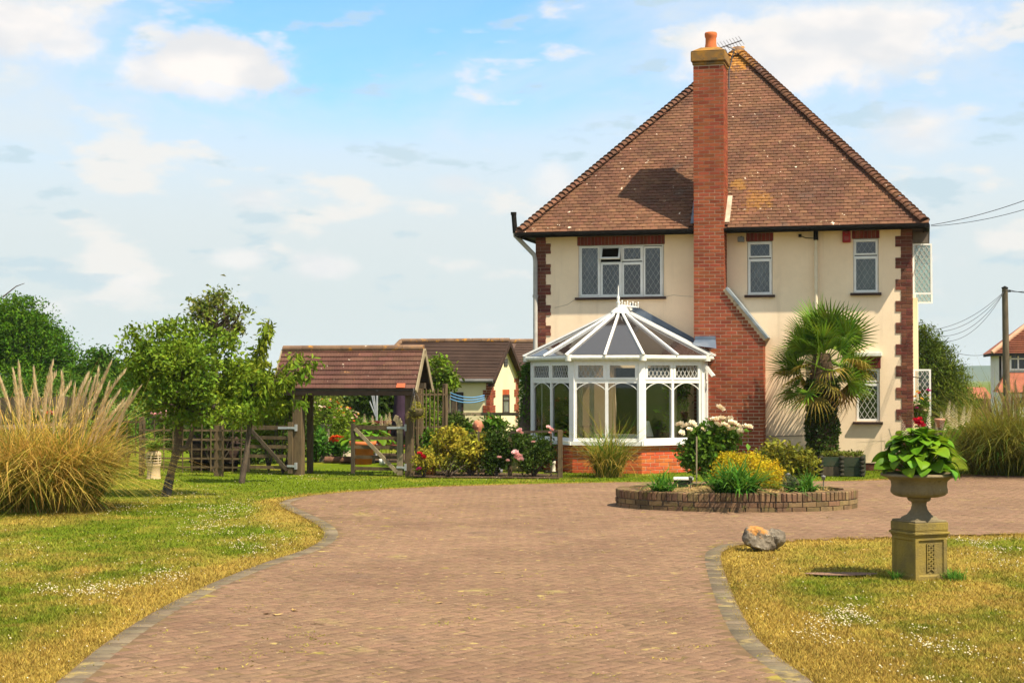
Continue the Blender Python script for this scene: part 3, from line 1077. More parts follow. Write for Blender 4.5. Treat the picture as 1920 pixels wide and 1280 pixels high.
def lattice(mb, x0, x1, z0, z1, y, cell_w=0.115, cell_h=0.185, w=0.010, t=0.006):
    """diamond leading clipped to a rectangle"""
    m = cell_h / cell_w
    w = w * LEAD_W
    for sgn in (1, -1):
        kmin, kmax = -60, 60
        for k in range(kmin, kmax):
            # line z = z0 + sgn*m*(x - x0) + k*cell_h
            pts = []
            xa, xb = x0, x1
            za = z0 + sgn * m * (xa - x0) + k * cell_h
            zb = z0 + sgn * m * (xb - x0) + k * cell_h
            t0, t1 = 0.0, 1.0
            dz = zb - za
            lo, hi = sorted(((z0 - za) / dz, (z1 - za) / dz))
            t0, t1 = max(t0, lo), min(t1, hi)
            if t1 - t0 > 0.03:
                a = (xa + (xb - xa) * t0, y, za + dz * t0)
                b = (xa + (xb - xa) * t1, y, za + dz * t1)
                mb.bar(a, b, w, t, up=(0, 1, 0))


def frame_rect(mb, x0, x1, z0, z1, y0, y1, w):
    mb.box(x0, x0 + w, y0, y1, z0, z1)
    mb.box(x1 - w, x1, y0, y1, z0, z1)
    mb.box(x0 + w, x1 - w, y0, y1, z0, z0 + w)
    mb.box(x0 + w, x1 - w, y0, y1, z1 - w, z1)


def window(parent, x0, x1, z0, z1, y, lights, M=None, mframe=None, fw=0.036, sill=True, lead=True, name='window', opened=(), cell=(0.115, 0.185)):
    """a window in the x-z plane at depth y, outside towards -y. lights: list of (x0, x1, z0, z1) rectangles of its casements.
    Mesh of `window` is the outer frame and mullions; casements, panes, leading and sill are its sub-parts."""
    mframe = mframe or UPVC
    b = MB()
    frame_rect(b, x0, x1, z0, z1, y, y + 0.06, 0.026)
    xs_ = sorted({round(l[1], 4) for l in lights if l[1] < x1 - 0.06})
    for l in lights:
        if l[1] < x1 - 0.06:
            b.box(l[1] - 0.004, l[1] + 0.024, y + 0.002, y + 0.058, max(l[2] - 0.02, z0 + 0.026), min(l[3] + 0.02, z1 - 0.026))
        if l[3] < z1 - 0.06:
            b.box(l[0], l[1], y + 0.003, y + 0.057, l[3] - 0.003, l[3] + 0.022)
    w = b.build(name, mframe, parent, M)
    for i, (a0, a1, c0, c1) in enumerate(lights):
        cb = MB()
        T = None
        if i in opened:      # top-hung light pushed out
            T = Matrix.Translation((0, y, c1)) @ Matrix.Rotation(R(-28), 4, 'X') @ Matrix.Translation((0, -y, -c1))
        frame_rect(cb, a0, a1, c0, c1, y - 0.012, y + 0.03, fw)
        cs = cb.build('casement', mframe, w, T)
        gb_ = MB()
        gb_.box(a0 + fw - 0.004, a1 - fw + 0.004, y + 0.008, y + 0.014, c0 + fw - 0.004, c1 - fw + 0.004)
        gb_.build('pane', GLASS, w, T)
        if lead and i not in opened:
            lb = MB()
            lattice(lb, a0 + fw, a1 - fw, c0 + fw, c1 - fw, y + 0.004, *cell)
            lb.build('leading', LEAD_M[0], w, T)
    if sill:
        sb = MB()
        sb.box(x0 - 0.06, x1 + 0.06, y - 0.13, y + 0.05, z0 - 0.055, z0 - 0.003)
        sb.build('sill', SILL, w)
    return w


# ================================================================== THE HOUSE
house = empty('house', HO, -YAW, 'tall cream rendered house with steep brown tiled roof and red brick chimney', 'house')
W, DEP, EZ = 8.04, 10.0, 5.10
U = lambda px, py, v=0.0: frame_uz(px, py, v)[0]
Z = lambda px, py, v=0.0: frame_uz(px, py, v)[1]
WT = 5.02


def rect_px(x0, x1, y0, y1, v=0.0):
    xm, ym = (x0 + x1) / 2, (y0 + y1) / 2
    return U(x0, ym, v), U(x1, ym, v), Z(xm, y1, v), Z(xm, y0, v)


W1 = rect_px(1084, 1245, 459, 557)
W2 = rect_px(1401, 1448.5, 452, 553)
W3 = rect_px(1599.5, 1647.5, 447, 549)
W4 = rect_px(1604, 1650, 690, 790)
DOOR = (1.75, 3.35, 0.10, 2.15)
holes = [W1, W2, W3, W4, DOOR]
PL = 0.16
wb = MB()
us = sorted({0.0, W} | {h[0] for h in holes} | {h[1] for h in holes})
zs = sorted({PL, WT} | {h[2] for h in holes} | {h[3] for h in holes})
for a, b in zip(us[:-1], us[1:]):
    for c, d in zip(zs[:-1], zs[1:]):
        m_, n_ = (a + b) / 2, (c + d) / 2
        if d <= PL or any(h[0] < m_ < h[1] and h[2] < n_ < h[3] for h in holes):
            continue
        wb.poly([(a, 0, c), (b, 0, c), (b, 0, d), (a, 0, d)])
for h in holes:
    a, b, c, d = h
    q = 0.22
    wb.poly([(a, 0, c), (a, 0, d), (a, q, d), (a, q, c)])
    wb.poly([(b, 0, d), (b, 0, c), (b, q, c), (b, q, d)])
    wb.poly([(a, 0, d), (b, 0, d), (b, q, d), (a, q, d)])
    wb.poly([(b, 0, c), (a, 0, c), (a, q, c), (b, q, c)])
wb.poly([(W, 0, PL), (W, DEP, PL), (W, DEP, WT), (W, 0, WT)])
wb.poly([(0, DEP, PL), (0, 0, PL), (0, 0, WT), (0, DEP, WT)])
wb.poly([(W, DEP, PL), (0, DEP, PL), (0, DEP, WT), (W, DEP, WT)])
wb.build('wall', CREAM, house)
# rooms behind the windows: partitions added dark so the inside looks dim
ib = MB()
ib.poly([(0.05, 2.6, 0), (W - 0.05, 2.6, 0), (W - 0.05, 2.6, WT), (0.05, 2.6, WT)])
for u in (4.1, 5.9):
    ib.poly([(u, 0.25, 0), (u, 2.6, 0), (u, 2.6, WT), (u, 0.25, WT)])
ib.poly([(0.05, 0.25, 2.5), (W - 0.05, 0.25, 2.5), (W - 0.05, 2.6, 2.5), (0.05, 2.6, 2.5)])
ib.poly([(0.05, 0.25, WT - .02), (W - 0.05, 0.25, WT - .02), (W - 0.05, 2.6, WT - .02), (0.05, 2.6, WT - .02)])
ib.build('room_partition', ROOM_SHADE, house)
# hairline cracks in the render
for pts in ([(1040, 577), (1052, 574), (1064, 571), (1076, 563), (1083, 558)], [(1250, 556), (1262, 553), (1280, 555), (1300, 556)]):
    ck = MB()
    q = [frame_uz(x, y, 0) for x, y in pts]
    for (ua, za), (ub, zb) in zip(q[:-1], q[1:]):
        ck.bar((ua, 0.0, za), (ub, 0.0, zb), 0.010, 0.006, up=(0, 1, 0))
    ck.build('wall_crack', MATS['crack'] if 'crack' in MATS else mat('crack', (0.45, 0.36, 0.25), None), house)

# brick plinth under the render
pb = MB()
pb.box(0.02, W - 0.02, 0.03, 0.2, -0.05, PL)
pb.box(W - 0.2, W - 0.02, 0.2, DEP, -0.05, PL)
plinth = pb.build('plinth', MORTAR_DK, house)
lay(plinth, courses(0.005, PL, lambda z, k: [(4.9, W)]), wall_place(0, (0, 0.012)), BRICK_DARK, 0.06)

# quoins
NARROW, WIDE = 0.225, 0.335


def quoin_spans(left):
    def sp(z, k):
        w_ = WIDE if (k // 3) % 2 == 0 else NARROW
        return [(0, w_)] if left else [(W - w_, W)]
    return sp


for left in (True, False):
    qb = MB()
    for k in range(0, 64):
        pass
    z = PL
    k = 0
    while z < WT - 0.02:
        w_ = WIDE if k % 2 == 0 else NARROW
        z2 = min(z + 0.225, WT)
        if left:
            qb.box(-0.004, w_ - 0.004, -0.006, 0.02, z, z2 - 0.001)
        else:
            qb.box(W - w_ + 0.004, W + 0.004, -0.006, 0.02, z, z2 - 0.001)
        z = z2
        k += 1
    q = qb.build('quoin', MORTAR_DK, house)
    lay(q, courses(PL, WT, quoin_spans(left)), wall_place(0, (0, -0.014)), BRICK_DARK, 0.05)
    # return face on the side wall
    if not left:
        lay(q, [b for b in courses(PL, WT, lambda z, k: [(0.05, 0.24)])], wall_place(math.pi / 2, (W + 0.014, 0)), BRICK_DARK, 0.04)

# soldier-course lintels
for (a, b, c, d), top in ((W1, WT), (W2, WT), (W3, WT), (W4, W4[3] + 0.24)):
    lb = MB()
    lb.box(a - 0.02, b + 0.02, -0.004, 0.1, d, top - 0.004)
    ln = lb.build('lintel', MORTAR_DK, house)
    n_ = max(4, int((b - a + 0.04) / 0.076))
    step = (b - a + 0.04) / n_
    rows = [(d + 0.004, min(d + 0.215, top - 0.01))]
    bl = []
    for z0_, z1_ in rows:
        for k in range(n_):
            bl.append((a - 0.02 + step * (k + 0.5), (z0_ + z1_) / 2, step - 0.011, z1_ - z0_))
    for u, zc, l_, h_ in bl:
        link('brick', brick_mesh(round(l_, 3), 0.05, round(h_, 3), BRICK_LINTEL), ln, Matrix.Translation((u, -0.012 + rnd.uniform(-.002, .002), zc)))
cb_ = MB()
cb_.box(W4[0] - 0.03, W4[1] + 0.05, -0.16, 0.0, W4[3] + 0.245, W4[3] + 0.33)
cb_.build('window_hood', UPVC_OLD, house, bevel=0.01)

# windows
v1 = 0.045


def lights_px(list_px, v):
    return [rect_px(*l, v) for l in list_px]


window(house, *rect_px(1085, 1244, 459.5, 557, v1), v1, lights_px([(1088, 1124, 462, 555), (1127, 1164, 462, 489), (1127, 1164, 493, 555), (1167, 1204, 462, 489), (1167, 1204, 493, 555), (1207, 1241, 462, 555)], v1), opened=(1,))
LEAD_W = 0.5
window(house, *rect_px(1402, 1448, 453, 553, v1), v1, lights_px([(1404, 1446, 455, 483), (1404, 1446, 487, 551)], v1))
window(house, *rect_px(1600, 1647, 448, 549, v1), v1, lights_px([(1602, 1645, 450, 478), (1602, 1645, 482, 547)], v1))
LEAD_W = 1.15
LEAD_M[0] = LEADING
window(house, *rect_px(1605, 1650, 690, 790, v1), v1, lights_px([(1607, 1648, 692, 716), (1607, 1648, 720, 788)], v1))
# curtains
for x0, x1, y0, y1, m_ in ((1088, 1122, 462, 556, CURTAIN), (1127, 1163, 505, 556, CURTAIN), (1167, 1200, 462, 482, CURTAIN), (1210, 1240, 462, 485, CURTAIN),
                           (1404, 1446, 484, 552, CURTAIN), (1602, 1645, 482, 548, mat('green_curtain', (0.20, 0.23, 0.18), (0.14, 0.17, 0.12), 3))):
    u0, u1, z0, z1 = rect_px(x0, x1, y0, y1, 0.3)
    c = MB()
    nf = max(6, int((u1 - u0) / 0.03))
    vs_, fs_ = [], []
    for k in range(nf + 1):
        u = u0 + (u1 - u0) * k / nf
        dv_ = 0.02 * math.sin(k * 1.9)
        vs_ += [(u, 0.28 + dv_, z0), (u, 0.28 + dv_, z1)]
    c.add(vs_, [(2 * k, 2 * k + 2, 2 * k + 3, 2 * k + 1) for k in range(nf)], True)
    c.build('curtain', m_, house)

# small fittings on the front
u, z = frame_uz(1390, 449, -0.1)
fb = MB()
fb.box(u - 0.07, u + 0.07, -0.20, -0.12, z - 0.06, z + 0.05)
fb.box(u - 0.02, u + 0.02, -0.12, 0.0, z - 0.02, z + 0.07)
fl = fb.build('floodlight', GREYBOX, house, bevel=0.01)
gb = MB()
gb.box(u - 0.058, u + 0.058, -0.206, -0.201, z - 0.05, z + 0.035)
gb.build('lamp_glass', mat('floodlight_glass', (0.16, 0.15, 0.13), None, rough=0.2), fl)
u, z = frame_uz(1587, 443.5, -0.1)
ab = MB()
ab.box(u - 0.085, u + 0.085, -0.09, 0.0, z - 0.12, z + 0.12)
al = ab.build('alarm_box', REDBOX, house, bevel=0.012)
ab = MB()
ab.box(u - 0.022, u + 0.022, -0.12, -0.092, z + 0.055, z + 0.1)
ab.tube([(u, -0.092, z - 0.03), (u, -0.10, z - 0.03)], [0.05, 0.045], 14)
ab.build('strobe', mat('strobe_cover', (0.30, 0.07, 0.06), None, rough=0.3), al)
uP = U(1530, 520, -0.08)
pb = MB()
pb.tube([(uP, -0.07, 2.0), (uP, -0.07, Z(1530, 470, -0.07))], 0.038, 12)
pb.tube([(uP, -0.07, Z(1530, 522, -0.07)), (uP, -0.07, Z(1530, 518, -0.07))], 0.046, 12)
pb.tube([(uP, -0.07, Z(1530, 473, -0.07)), (uP, -0.07, Z(1530, 450, -0.07))], 0.032, 12)
pb.build('downpipe', CREAMPIPE, house)
pb = MB()
pb.box(uP - 0.045, uP + 0.045, -0.14, -0.02, Z(1530, 450, -0.07), WT)
pb.build('pipe_hopper', BLACK, house)
uB, zB = frame_uz(1500, 442, -0.04)
pb = MB()
pb.tube([(uB, -0.05, zB), (uB + 0.12, -0.04, zB - 0.05), (uP - 0.05, -0.03, zB - 0.06)], 0.008, 6)
pb.box(uB - 0.03, uB + 0.03, -0.08, 0, zB - 0.03, zB + 0.03)
pb.build('cable_bracket', BLACK, house)
pb = MB()
q0, q1 = frame_uz(1433, 818, -.015), frame_uz(1505, 816, -.015)
pb.tube([(q0[0], -0.012, q0[1]), (q1[0], -0.012, q1[1])], 0.010, 6)
pb.build('wall_conduit', mat('conduit', (0.30, 0.25, 0.19), None), house)

# pipes at the left corner: black vent above a pale offset and downpipe
pb = MB()
a0 = to_frame(at(963, 398, 35.1)); a1 = to_frame(at(966, 437, 35.1))
pb.tube([a0, a1], 0.055, 12)
pb.tube([a0 + Vector((0, 0, 0)), a0 + Vector((0, 0, -0.06))], 0.064, 12)
pb.build('vent_pipe', BLACK, house)
pb = MB()
pb.tube([a1 + Vector((0, 0, 0.04)), a1 + Vector((0.0, 0, -0.05)), Vector((-0.03, -0.04, Z(1003, 478, 0))), Vector((0.0, -0.05, Z(1003, 490, 0))), Vector((0.0, -0.05, 0.0))], 0.05, 12)
for zz in (0.9, 2.3, 3.7):
    pb.tube([(0, -0.05, zz), (0, -0.05, zz + 0.06)], 0.062, 12)
pb.build('downpipe', GREYPIPE, house)

# ------------------------------------------------------------------ roof
OV, OVF = 0.27, 0.42
EU0, EU1, EV0, EV1 = -OV, W + OV, -OVF, DEP + OVF
AZ = Z(1380, 98, 3.95)
HW = (EU1 - EU0) / 2
RISE = AZ - EZ
AU, AV = (EU0 + EU1) / 2, EV0 + HW
AV2 = EV1 - HW
SL = math.hypot(HW, RISE)
CS, SN = HW / SL, RISE / SL
rb = MB()
dn = 0.03
E = [(EU0, EV0, EZ - dn), (EU1, EV0, EZ - dn), (EU1, EV1, EZ - dn), (EU0, EV1, EZ - dn)]
A1, A2 = (AU, AV, AZ - dn), (AU, AV2, AZ - dn)
rb.poly([E[0], E[1], A1])
rb.poly([E[1], E[2], A2, A1])
rb.poly([E[2], E[3], A2])
rb.poly([E[3], E[0], A1, A2])
roof = rb.build('roof', TILE, house)
sf = MB()
for (x0, x1, y0, y1) in ((EU0 + 0.02, EU1 - 0.02, EV0 + 0.02, 0.0), (EU0 + 0.02, EU1 - 0.02, DEP, EV1 - 0.02), (EU0 + 0.02, 0.0, 0.0, DEP), (W, EU1 - 0.02, 0.0, DEP)):
    sf.box(x0, x1, y0, y1, WT + 0.004, WT + 0.03)
sf.build('soffit', SOFFIT, house)

chL, chR = U(1301, 560, -0.5), U(1357.5, 500, -0.5)
CV0, CV1 = -0.50, 0.22
# fascia and gutter, cut where the chimney passes
for (a, b) in ((EU0, chL - 0.02), (chR + 0.02, EU1)):
    fb = MB()
    fb.box(a + 0.02, b, EV0 + 0.02, EV0 + 0.045, WT - 0.03, EZ - 0.01)
    fb.build('fascia', BLACK, house)
    gb = MB()
    pr = [(-0.105, 0.0), (-0.10, -0.05), (-0.07, -0.082), (-0.03, -0.082), (-0.005, -0.05), (0.0, 0.0)]
    gb.prism([(a - 0.02, EV0 + 0.02 + y, EZ - 0.008 + z) for y, z in pr], (b - a + 0.02, 0, 0))
    gb.build('gutter', BLACK, house)
fb = MB()
fb.box(EU1 - 0.045, EU1 - 0.02, EV0 + 0.045, EV1, WT - 0.03, EZ - 0.01)
fb.box(EU0 + 0.02, EU0 + 0.045, EV0 + 0.045, EV1, WT - 0.03, EZ - 0.01)
fb.build('fascia', BLACK, house)
for u_ in (EU1 + 0.04, EU0 - 0.04):
    gb = MB()
    gb.tube([(u_, EV0 - 0.08, EZ - 0.05), (u_, EV1, EZ - 0.05)], 0.055, 10)
    gb.build('gutter', BLACK, house)

# plain tiles of the face we see
GA, TW, TL = 0.100, 0.165, 0.17
tb = MB()
x_, t_ = (TW - 0.007) / 2, 0.022
tb.add([(-x_, 0, 0), (x_, 0, 0), (x_, TL, 0), (-x_, TL, 0), (-x_, 0, t_), (0, -0.002, t_ + 0.004), (x_, 0, t_), (x_, TL, t_), (-x_, TL, t_)],
       [(4, 5, 6, 7, 8), (0, 1, 6, 5, 4), (1, 2, 7, 6), (3, 0, 4, 8)])
tile_me = tb.mesh('tile', TILE)
up_slope = Matrix(((1, 0, 0, 0), (0, CS, -SN, 0), (0, SN, CS, 0), (0, 0, 0, 1)))     # local y runs up the slope
tiles = []
nc = int(SL / GA)
for k in range(nc):
    s = k * GA
    f_ = s / SL
    a, b = EU0 + HW * f_ + 0.02, EU1 - HW * f_ - 0.02
    off = (k % 2) * TW / 2
    n0 = int((a - EU0) / TW) - 1
    u = EU0 + n0 * TW + off
    while u < b + TW:
        if a - 0.03 < u < b + 0.03:
            v = EV0 + s * CS
            if not (chL - 0.06 < u < chR + 0.06 and v < CV1 - 0.05):
                tiles.append((u, s))
        u += TW
rnd.shuffle(tiles)
tiles.sort(key=lambda t: 0 if (t[0] > chR and t[1] < 1.6) else 1 if (t[1] < 1.2) else 2)


def tile_M(u, s):
    return (Matrix.Translation((u, EV0 + s * CS, EZ + s * SN)) @ up_slope @ Matrix.Translation((0, -0.02, 0.004)) @ Matrix.Rotation(R(-6.5) + rnd.gauss(0, 0.014), 4, 'X')
            @ Matrix.Rotation(rnd.gauss(0, 0.010), 4, 'Y') @ Matrix.Rotation(rnd.gauss(0, 0.012), 4, 'Z'))


for u, s in tiles[:300]:
    link('tile', tile_me, roof, tile_M(u, s))
tb = MB()
for u, s in tiles[300:]:
    M = tile_M(u, s)
    tb.add([M @ vv.co for vv in tile_me.vertices], [tuple(p.vertices) for p in tile_me.polygons])
tb.build('tiling', TILE, roof, kind='stuff')
# courses of the faces one glimpses from the side
tb = MB()
for sgn in (-1, 1):
    for k in range(nc):
        s = k * GA
        x0 = sgn * (HW - s * CS)
        x1 = sgn * (HW - (s + GA + 0.05) * CS)
        z0, z1 = EZ + s * SN + 0.016, EZ + (s + GA + 0.05) * SN + 0.006
        f_ = s / SL * HW
        y0, y1 = EV0 + f_ + 0.05, EV1 - f_ - 0.05
        tb.poly([(AU + x0, y0, z0), (AU + x0, y1, z0), (AU + x1, y1 - 0.1, z1), (AU + x1, y0 + 0.1, z1)])
        tb.poly([(AU + x0, y0, z0 - 0.02), (AU + x0, y1, z0 - 0.02), (AU + x0, y1, z0), (AU + x0, y0, z0)])
tb.build('side_tiling', TILE, roof, kind='stuff')
# bonnet hip tiles, one to each course
hb = MB()
vs_, fs_ = [], []
NB = 7
for j, (yy, rad) in enumerate(((0.0, 0.125), (0.24, 0.085))):
    for k in range(NB):
        an = math.pi * (0.04 + 0.92 * k / (NB - 1))
        vs_.append((rad * math.cos(an) * 1.15, yy, rad * math.sin(an) * 0.72))
for k in range(NB - 1):
    fs_.append((k, NB + k, NB + k + 1, k + 1))
n0 = len(vs_)
for j in range(NB):
    x, y, z = vs_[j]
    vs_.append((x * 0.86, y, z * 0.80 - 0.01))
for k in range(NB - 1):
    fs_.append((k, k + 1, n0 + k + 1, n0 + k))
hb.add(vs_, fs_, False)
bonnet_me = hb.mesh('hip_tile', TILE)
for sgn in (-1, 1):
    e = Vector((EU0 if sgn < 0 else EU1, EV0, EZ))
    ap = Vector((AU, AV, AZ))
    d = (ap - e).normalized()
    nrm = Vector((sgn * 0.5 * SN, -0.5 * SN, CS)).normalized()
    side = d.cross(nrm).normalized()
    nrm = side.cross(d).normalized()
    HL = (ap - e).length
    nb = nc - 1
    for k in range(nb):
        p = e + d * (HL * (k + 0.3) / nb)
        M = Matrix(((side.x, d.x, nrm.x, p.x), (side.y, d.y, nrm.y, p.y), (side.z, d.z, nrm.z, p.z), (0, 0, 0, 1)))
        M = M @ Matrix.Translation((0, 0, 0.035)) @ Matrix.Rotation(R(-13) + rnd.gauss(0, 0.03), 4, 'X') @ Matrix.Rotation(rnd.gauss(0, 0.04), 4, 'Z')
        link('hip_tile', bonnet_me, roof, M)
kb = MB()
kb.lathe([(0.20, -0.12), (0.19, -0.02), (0.14, 0.06), (0.07, 0.11), (0.0, 0.12)], 14, (AU, AV, AZ))
kb.build('apex_cap', TILE_RIDGE, roof)
# ridge running away behind the apex
kb = MB()
kb.tube([(AU, AV, AZ), (AU, AV2, AZ)], 0.11, 10)
kb.build('ridge', TILE, roof)

# ------------------------------------------------------------------ chimney
brR = U(1431, 720, -0.5)
zS1, zS0 = Z(1357, 545, -0.5), Z(1431, 634, -0.5)
zCap = Z(1329, 122, -0.5)
ins = 0.006
cb = MB()
outline = [(chL + ins, 0.0), (brR - ins, 0.0), (brR - ins, zS0), (chR - ins, zS1 - 0.01), (chR - ins, zCap), (chL + ins, zCap)]
cb.prism([(u, CV0 + 0.008, z) for u, z in outline], (0, CV1 - CV0 - 0.012, 0))
chimney = cb.build('chimney', MORTAR, house)


def ch_spans(z, k):
    if z > zS1:
        return [(chL, chR)]
    if z > zS0:
        return [(chL, chR + (brR - chR) * (zS1 - z) / (zS1 - zS0) - 0.03)]
    return [(chL, brR)]


fr_b = courses(0.0, zCap, ch_spans, J=0.013)
lay(chimney, fr_b, wall_place(0, (0, CV0)), BRICK_RED, 0.09, 300, key=lambda b: (0 if (b[1] > 2.3 or b[0] > 3.9) and b[2] > 0.15 else 1, b[1]))
sb_ = MB()
for (u, z0, z1, va, vb) in ((chR, zS1 - 0.05, zCap, CV0 + 0.1, CV1), (brR, 0.0, zS0, CV0 + 0.1, 0.0)):
    pl = wall_place(math.pi / 2, (u, 0))
    for (uu, zc, ln, h) in courses(z0, z1, lambda z, k: [(va, vb)]):
        sb_.box(-ln / 2, ln / 2, 0, 0.06, -h / 2, h / 2, pl(uu, zc) @ Matrix.Translation((0, rnd.uniform(-.002, .002), 0)))
pl = wall_place(-math.pi / 2, (chL, 0))
for (uu, zc, ln, h) in courses(2.0, zCap, lambda z, k: [(-CV1, -CV0 - 0.1)]):
    sb_.box(-ln / 2, ln / 2, 0, 0.06, -h / 2, h / 2, pl(uu, zc) @ Matrix.Translation((0, rnd.uniform(-.002, .002), 0)))
sb_.build('side_brickwork', BRICK_RED, chimney, kind='stuff')
# corbelled head, lichen-covered flaunching and pot
kb = MB()
cu, cv = (chL + chR) / 2, (CV0 + CV1) / 2
hw_, hd_ = (chR - chL) / 2, (CV1 - CV0) / 2
kb.box(cu - hw_ - 0.02, cu + hw_ + 0.02, cv - hd_ - 0.02, cv + hd_ + 0.02, zCap, zCap + 0.07)
kb.box(cu - hw_ - 0.05, cu + hw_ + 0.05, cv - hd_ - 0.05, cv + hd_ + 0.05, zCap + 0.072, zCap + 0.30)
z9 = zCap + 0.30
kb.add([(cu - hw_ - 0.05, cv - hd_ - 0.05, z9), (cu + hw_ + 0.05, cv - hd_ - 0.05, z9), (cu + hw_ + 0.05, cv + hd_ + 0.05, z9), (cu - hw_ - 0.05, cv + hd_ + 0.05, z9),
        (cu - 0.2, cv - 0.2, z9 + 0.11), (cu + 0.2, cv - 0.2, z9 + 0.11), (cu + 0.2, cv + 0.2, z9 + 0.11), (cu - 0.2, cv + 0.2, z9 + 0.11)],
       [(0, 1, 5, 4), (1, 2, 6, 5), (2, 3, 7, 6), (3, 0, 4, 7), (4, 5, 6, 7)])
kb.build('chimney_head', LICHEN_MORTAR, chimney, bevel=0.02)
kb = MB()
kb.lathe([(0.135, 0.0), (0.13, 0.05), (0.118, 0.12), (0.115, 0.24), (0.13, 0.27), (0.135, 0.33), (0.125, 0.36), (0.10, 0.36), (0.095, 0.1)], 20, (cu + 0.01, cv, z9 + 0.10))
kb.build('chimney_pot', TERRACOTTA, chimney)
# shoulder coping with a lead cover
p0, p1 = Vector((chR + 0.01, 0, zS1 + 0.03)), Vector((brR + 0.05, 0, zS0 - 0.03))
d = (p1 - p0).normalized()
kb = MB()
kb.bar(p0 + Vector((0, CV0 + 0.24, 0)), p1 + Vector((0, CV0 + 0.24, 0)), 0.56, 0.07, up=(0.77, 0, 0.64))
sc = kb.build('shoulder_coping', LICHEN_MORTAR if False else mat('pale_coping', (0.50, 0.40, 0.27), (0.40, 0.28, 0.16), 5, bump=0.3, spots=[((0.2, 0.15, 0.1), 6, 0.6, 0.1)]), chimney)
kb = MB()
nrm = Vector((-d.z, 0, d.x))
nrm = nrm if nrm.z > 0 else -nrm
kb.bar(p0 + nrm * 0.05 + Vector((0, CV0 + 0.235, 0)), p1 + nrm * 0.05 + Vector((0, CV0 + 0.235, 0)), 0.58, 0.05, up=(nrm.x, 0, nrm.z))
kb.build('lead_cover', mat('new_lead', (0.13, 0.16, 0.18), (0.26, 0.29, 0.31), 4, rough=0.5, spec=0.4), chimney)
# flashing strips where the stack meets the roof
kb = MB()
for u_ in (chR + 0.05,):
    s0, s1 = 0.1, 0.95
    kb.bar((u_, EV0 + s0 * CS, EZ + s0 * SN + 0.05), (u_, EV0 + s1 * CS, EZ + s1 * SN + 0.05), 0.10, 0.02, up=(0, -SN, CS))
kb.build('flashing', mat('mortar_fillet', (0.48, 0.42, 0.32), (0.36, 0.30, 0.22), 7), chimney)
kb = MB()
for u_ in (chL - 0.05,):
    s0, s1 = 0.1, 0.95
    kb.bar((u_, EV0 + s0 * CS, EZ + s0 * SN + 0.04), (u_, EV0 + s1 * CS, EZ + s1 * SN + 0.04), 0.08, 0.02, up=(0, -SN, CS))
kb.build('flashing', LEAD, chimney)
# TV aerial on the back of the stack
kb = MB()
m0 = Vector((chR + 0.03, CV1, z9 - 0.3))
m1 = m0 + Vector((0.12, 0, 0.45))
kb.tube([m0 - Vector((0, 0, 0.4)), m0, m1], 0.016, 6)
b0 = to_frame(at(1345, 92, 34.4)); b1 = to_frame(at(1391, 76, 34.2))
kb.tube([m1, b0.lerp(b1, 0.35)], 0.012, 6)
kb.tube([b0, b1], 0.012, 6)
bd_ = (b1 - b0).normalized()
el_ = bd_.cross(Vector((0, 0.25, 1))).normalized()
for k in range(9):
    p = b0.lerp(b1, 0.02 + 0.96 * k / 8)
    l_ = 0.26 - 0.006 * k
    kb.tube([p - el_ * l_, p + el_ * l_], 0.0045, 5)
kb.build('television_aerial', ALU, house)

# ------------------------------------------------------------------ casements standing open on the side wall
def side_casement(v, z0, z1, w_, ang, mat_pane=GLASS):
    M = Matrix.Translation((W + 0.01, v, 0)) @ Matrix.Rotation(ang, 4, 'Z')
    b = MB()
    frame_rect(b, 0, w_, z0, z1, -0.02, 0.02, 0.035)
    c = b.build('side_casement', UPVC, house, M)
    b = MB()
    b.box(0.03, w_ - 0.03, -0.004, 0.004, z0 + 0.03, z1 - 0.03)
    b.build('pane', mat_pane, c)
    b = MB()
    lattice(b, 0.035, w_ - 0.035, z0 + 0.035, z1 - 0.035, -0.012, 0.1, 0.15)
    b.build('leading', LEADING, c)


GLASS_GREEN = glass_mat('side_window_glass', (0.72, 0.86, 0.80), 0.10, 0.03, (0.45, 0.58, 0.52), 0.35)
zt, zb = Z(1711, 457, 0.45), Z(1711, 552, 0.45)
side_casement(0.45, zb, zt, 0.40, R(8), GLASS_GREEN)
side_casement(4.6, zb, zt, 0.42, R(6), GLASS_GREEN)
side_casement(0.6, Z(1714, 790, 0.6), Z(1714, 692, 0.6), 0.36, R(6))
# slim cream window surround that shows along the side wall
b = MB()
b.box(W + 0.004, W + 0.10, 0.9, 4.4, 0.3, zb - 0.05)
b.build('bay', CREAM, house)
b = MB()
b.box(W + 0.02, W + 0.34, 0.5, 4.9, zt + 0.02, WT - 0.01)
b.build('bay_head', mat('grey_soffit', (0.17, 0.145, 0.12), (0.13, 0.11, 0.09), 5), house)
# ================================================================== CONSERVATORY
cons = empty('conservatory', HO, -YAW, 'white framed conservatory with bronze tinted roof and brick base', 'conservatory')
EC = 2.35       # eaves
SC = 0.61       # sill
vC, vS = -2.35, -0.95


def uat(px, v):
    return frame_uz(px, 700, v)[0]


P = [Vector((uat(998, vS), 0.0, 0)), Vector((uat(998, vS), vS, 0)), Vector((uat(1073, vC), vC, 0)), Vector((uat(1203, vC), vC, 0)),
     Vector((uat(1316, -1.25), -1.25, 0)), Vector((uat(1316, -1.25), -0.5, 0))]
facets = list(zip(P[:-1], P[1:]))


def facet_frame(a, b):
    d = (b - a).normalized()
    ang = math.atan2(d.y, d.x)
    return Matrix.Translation(a) @ Matrix.Rotation(ang, 4, 'Z'), (b - a).length


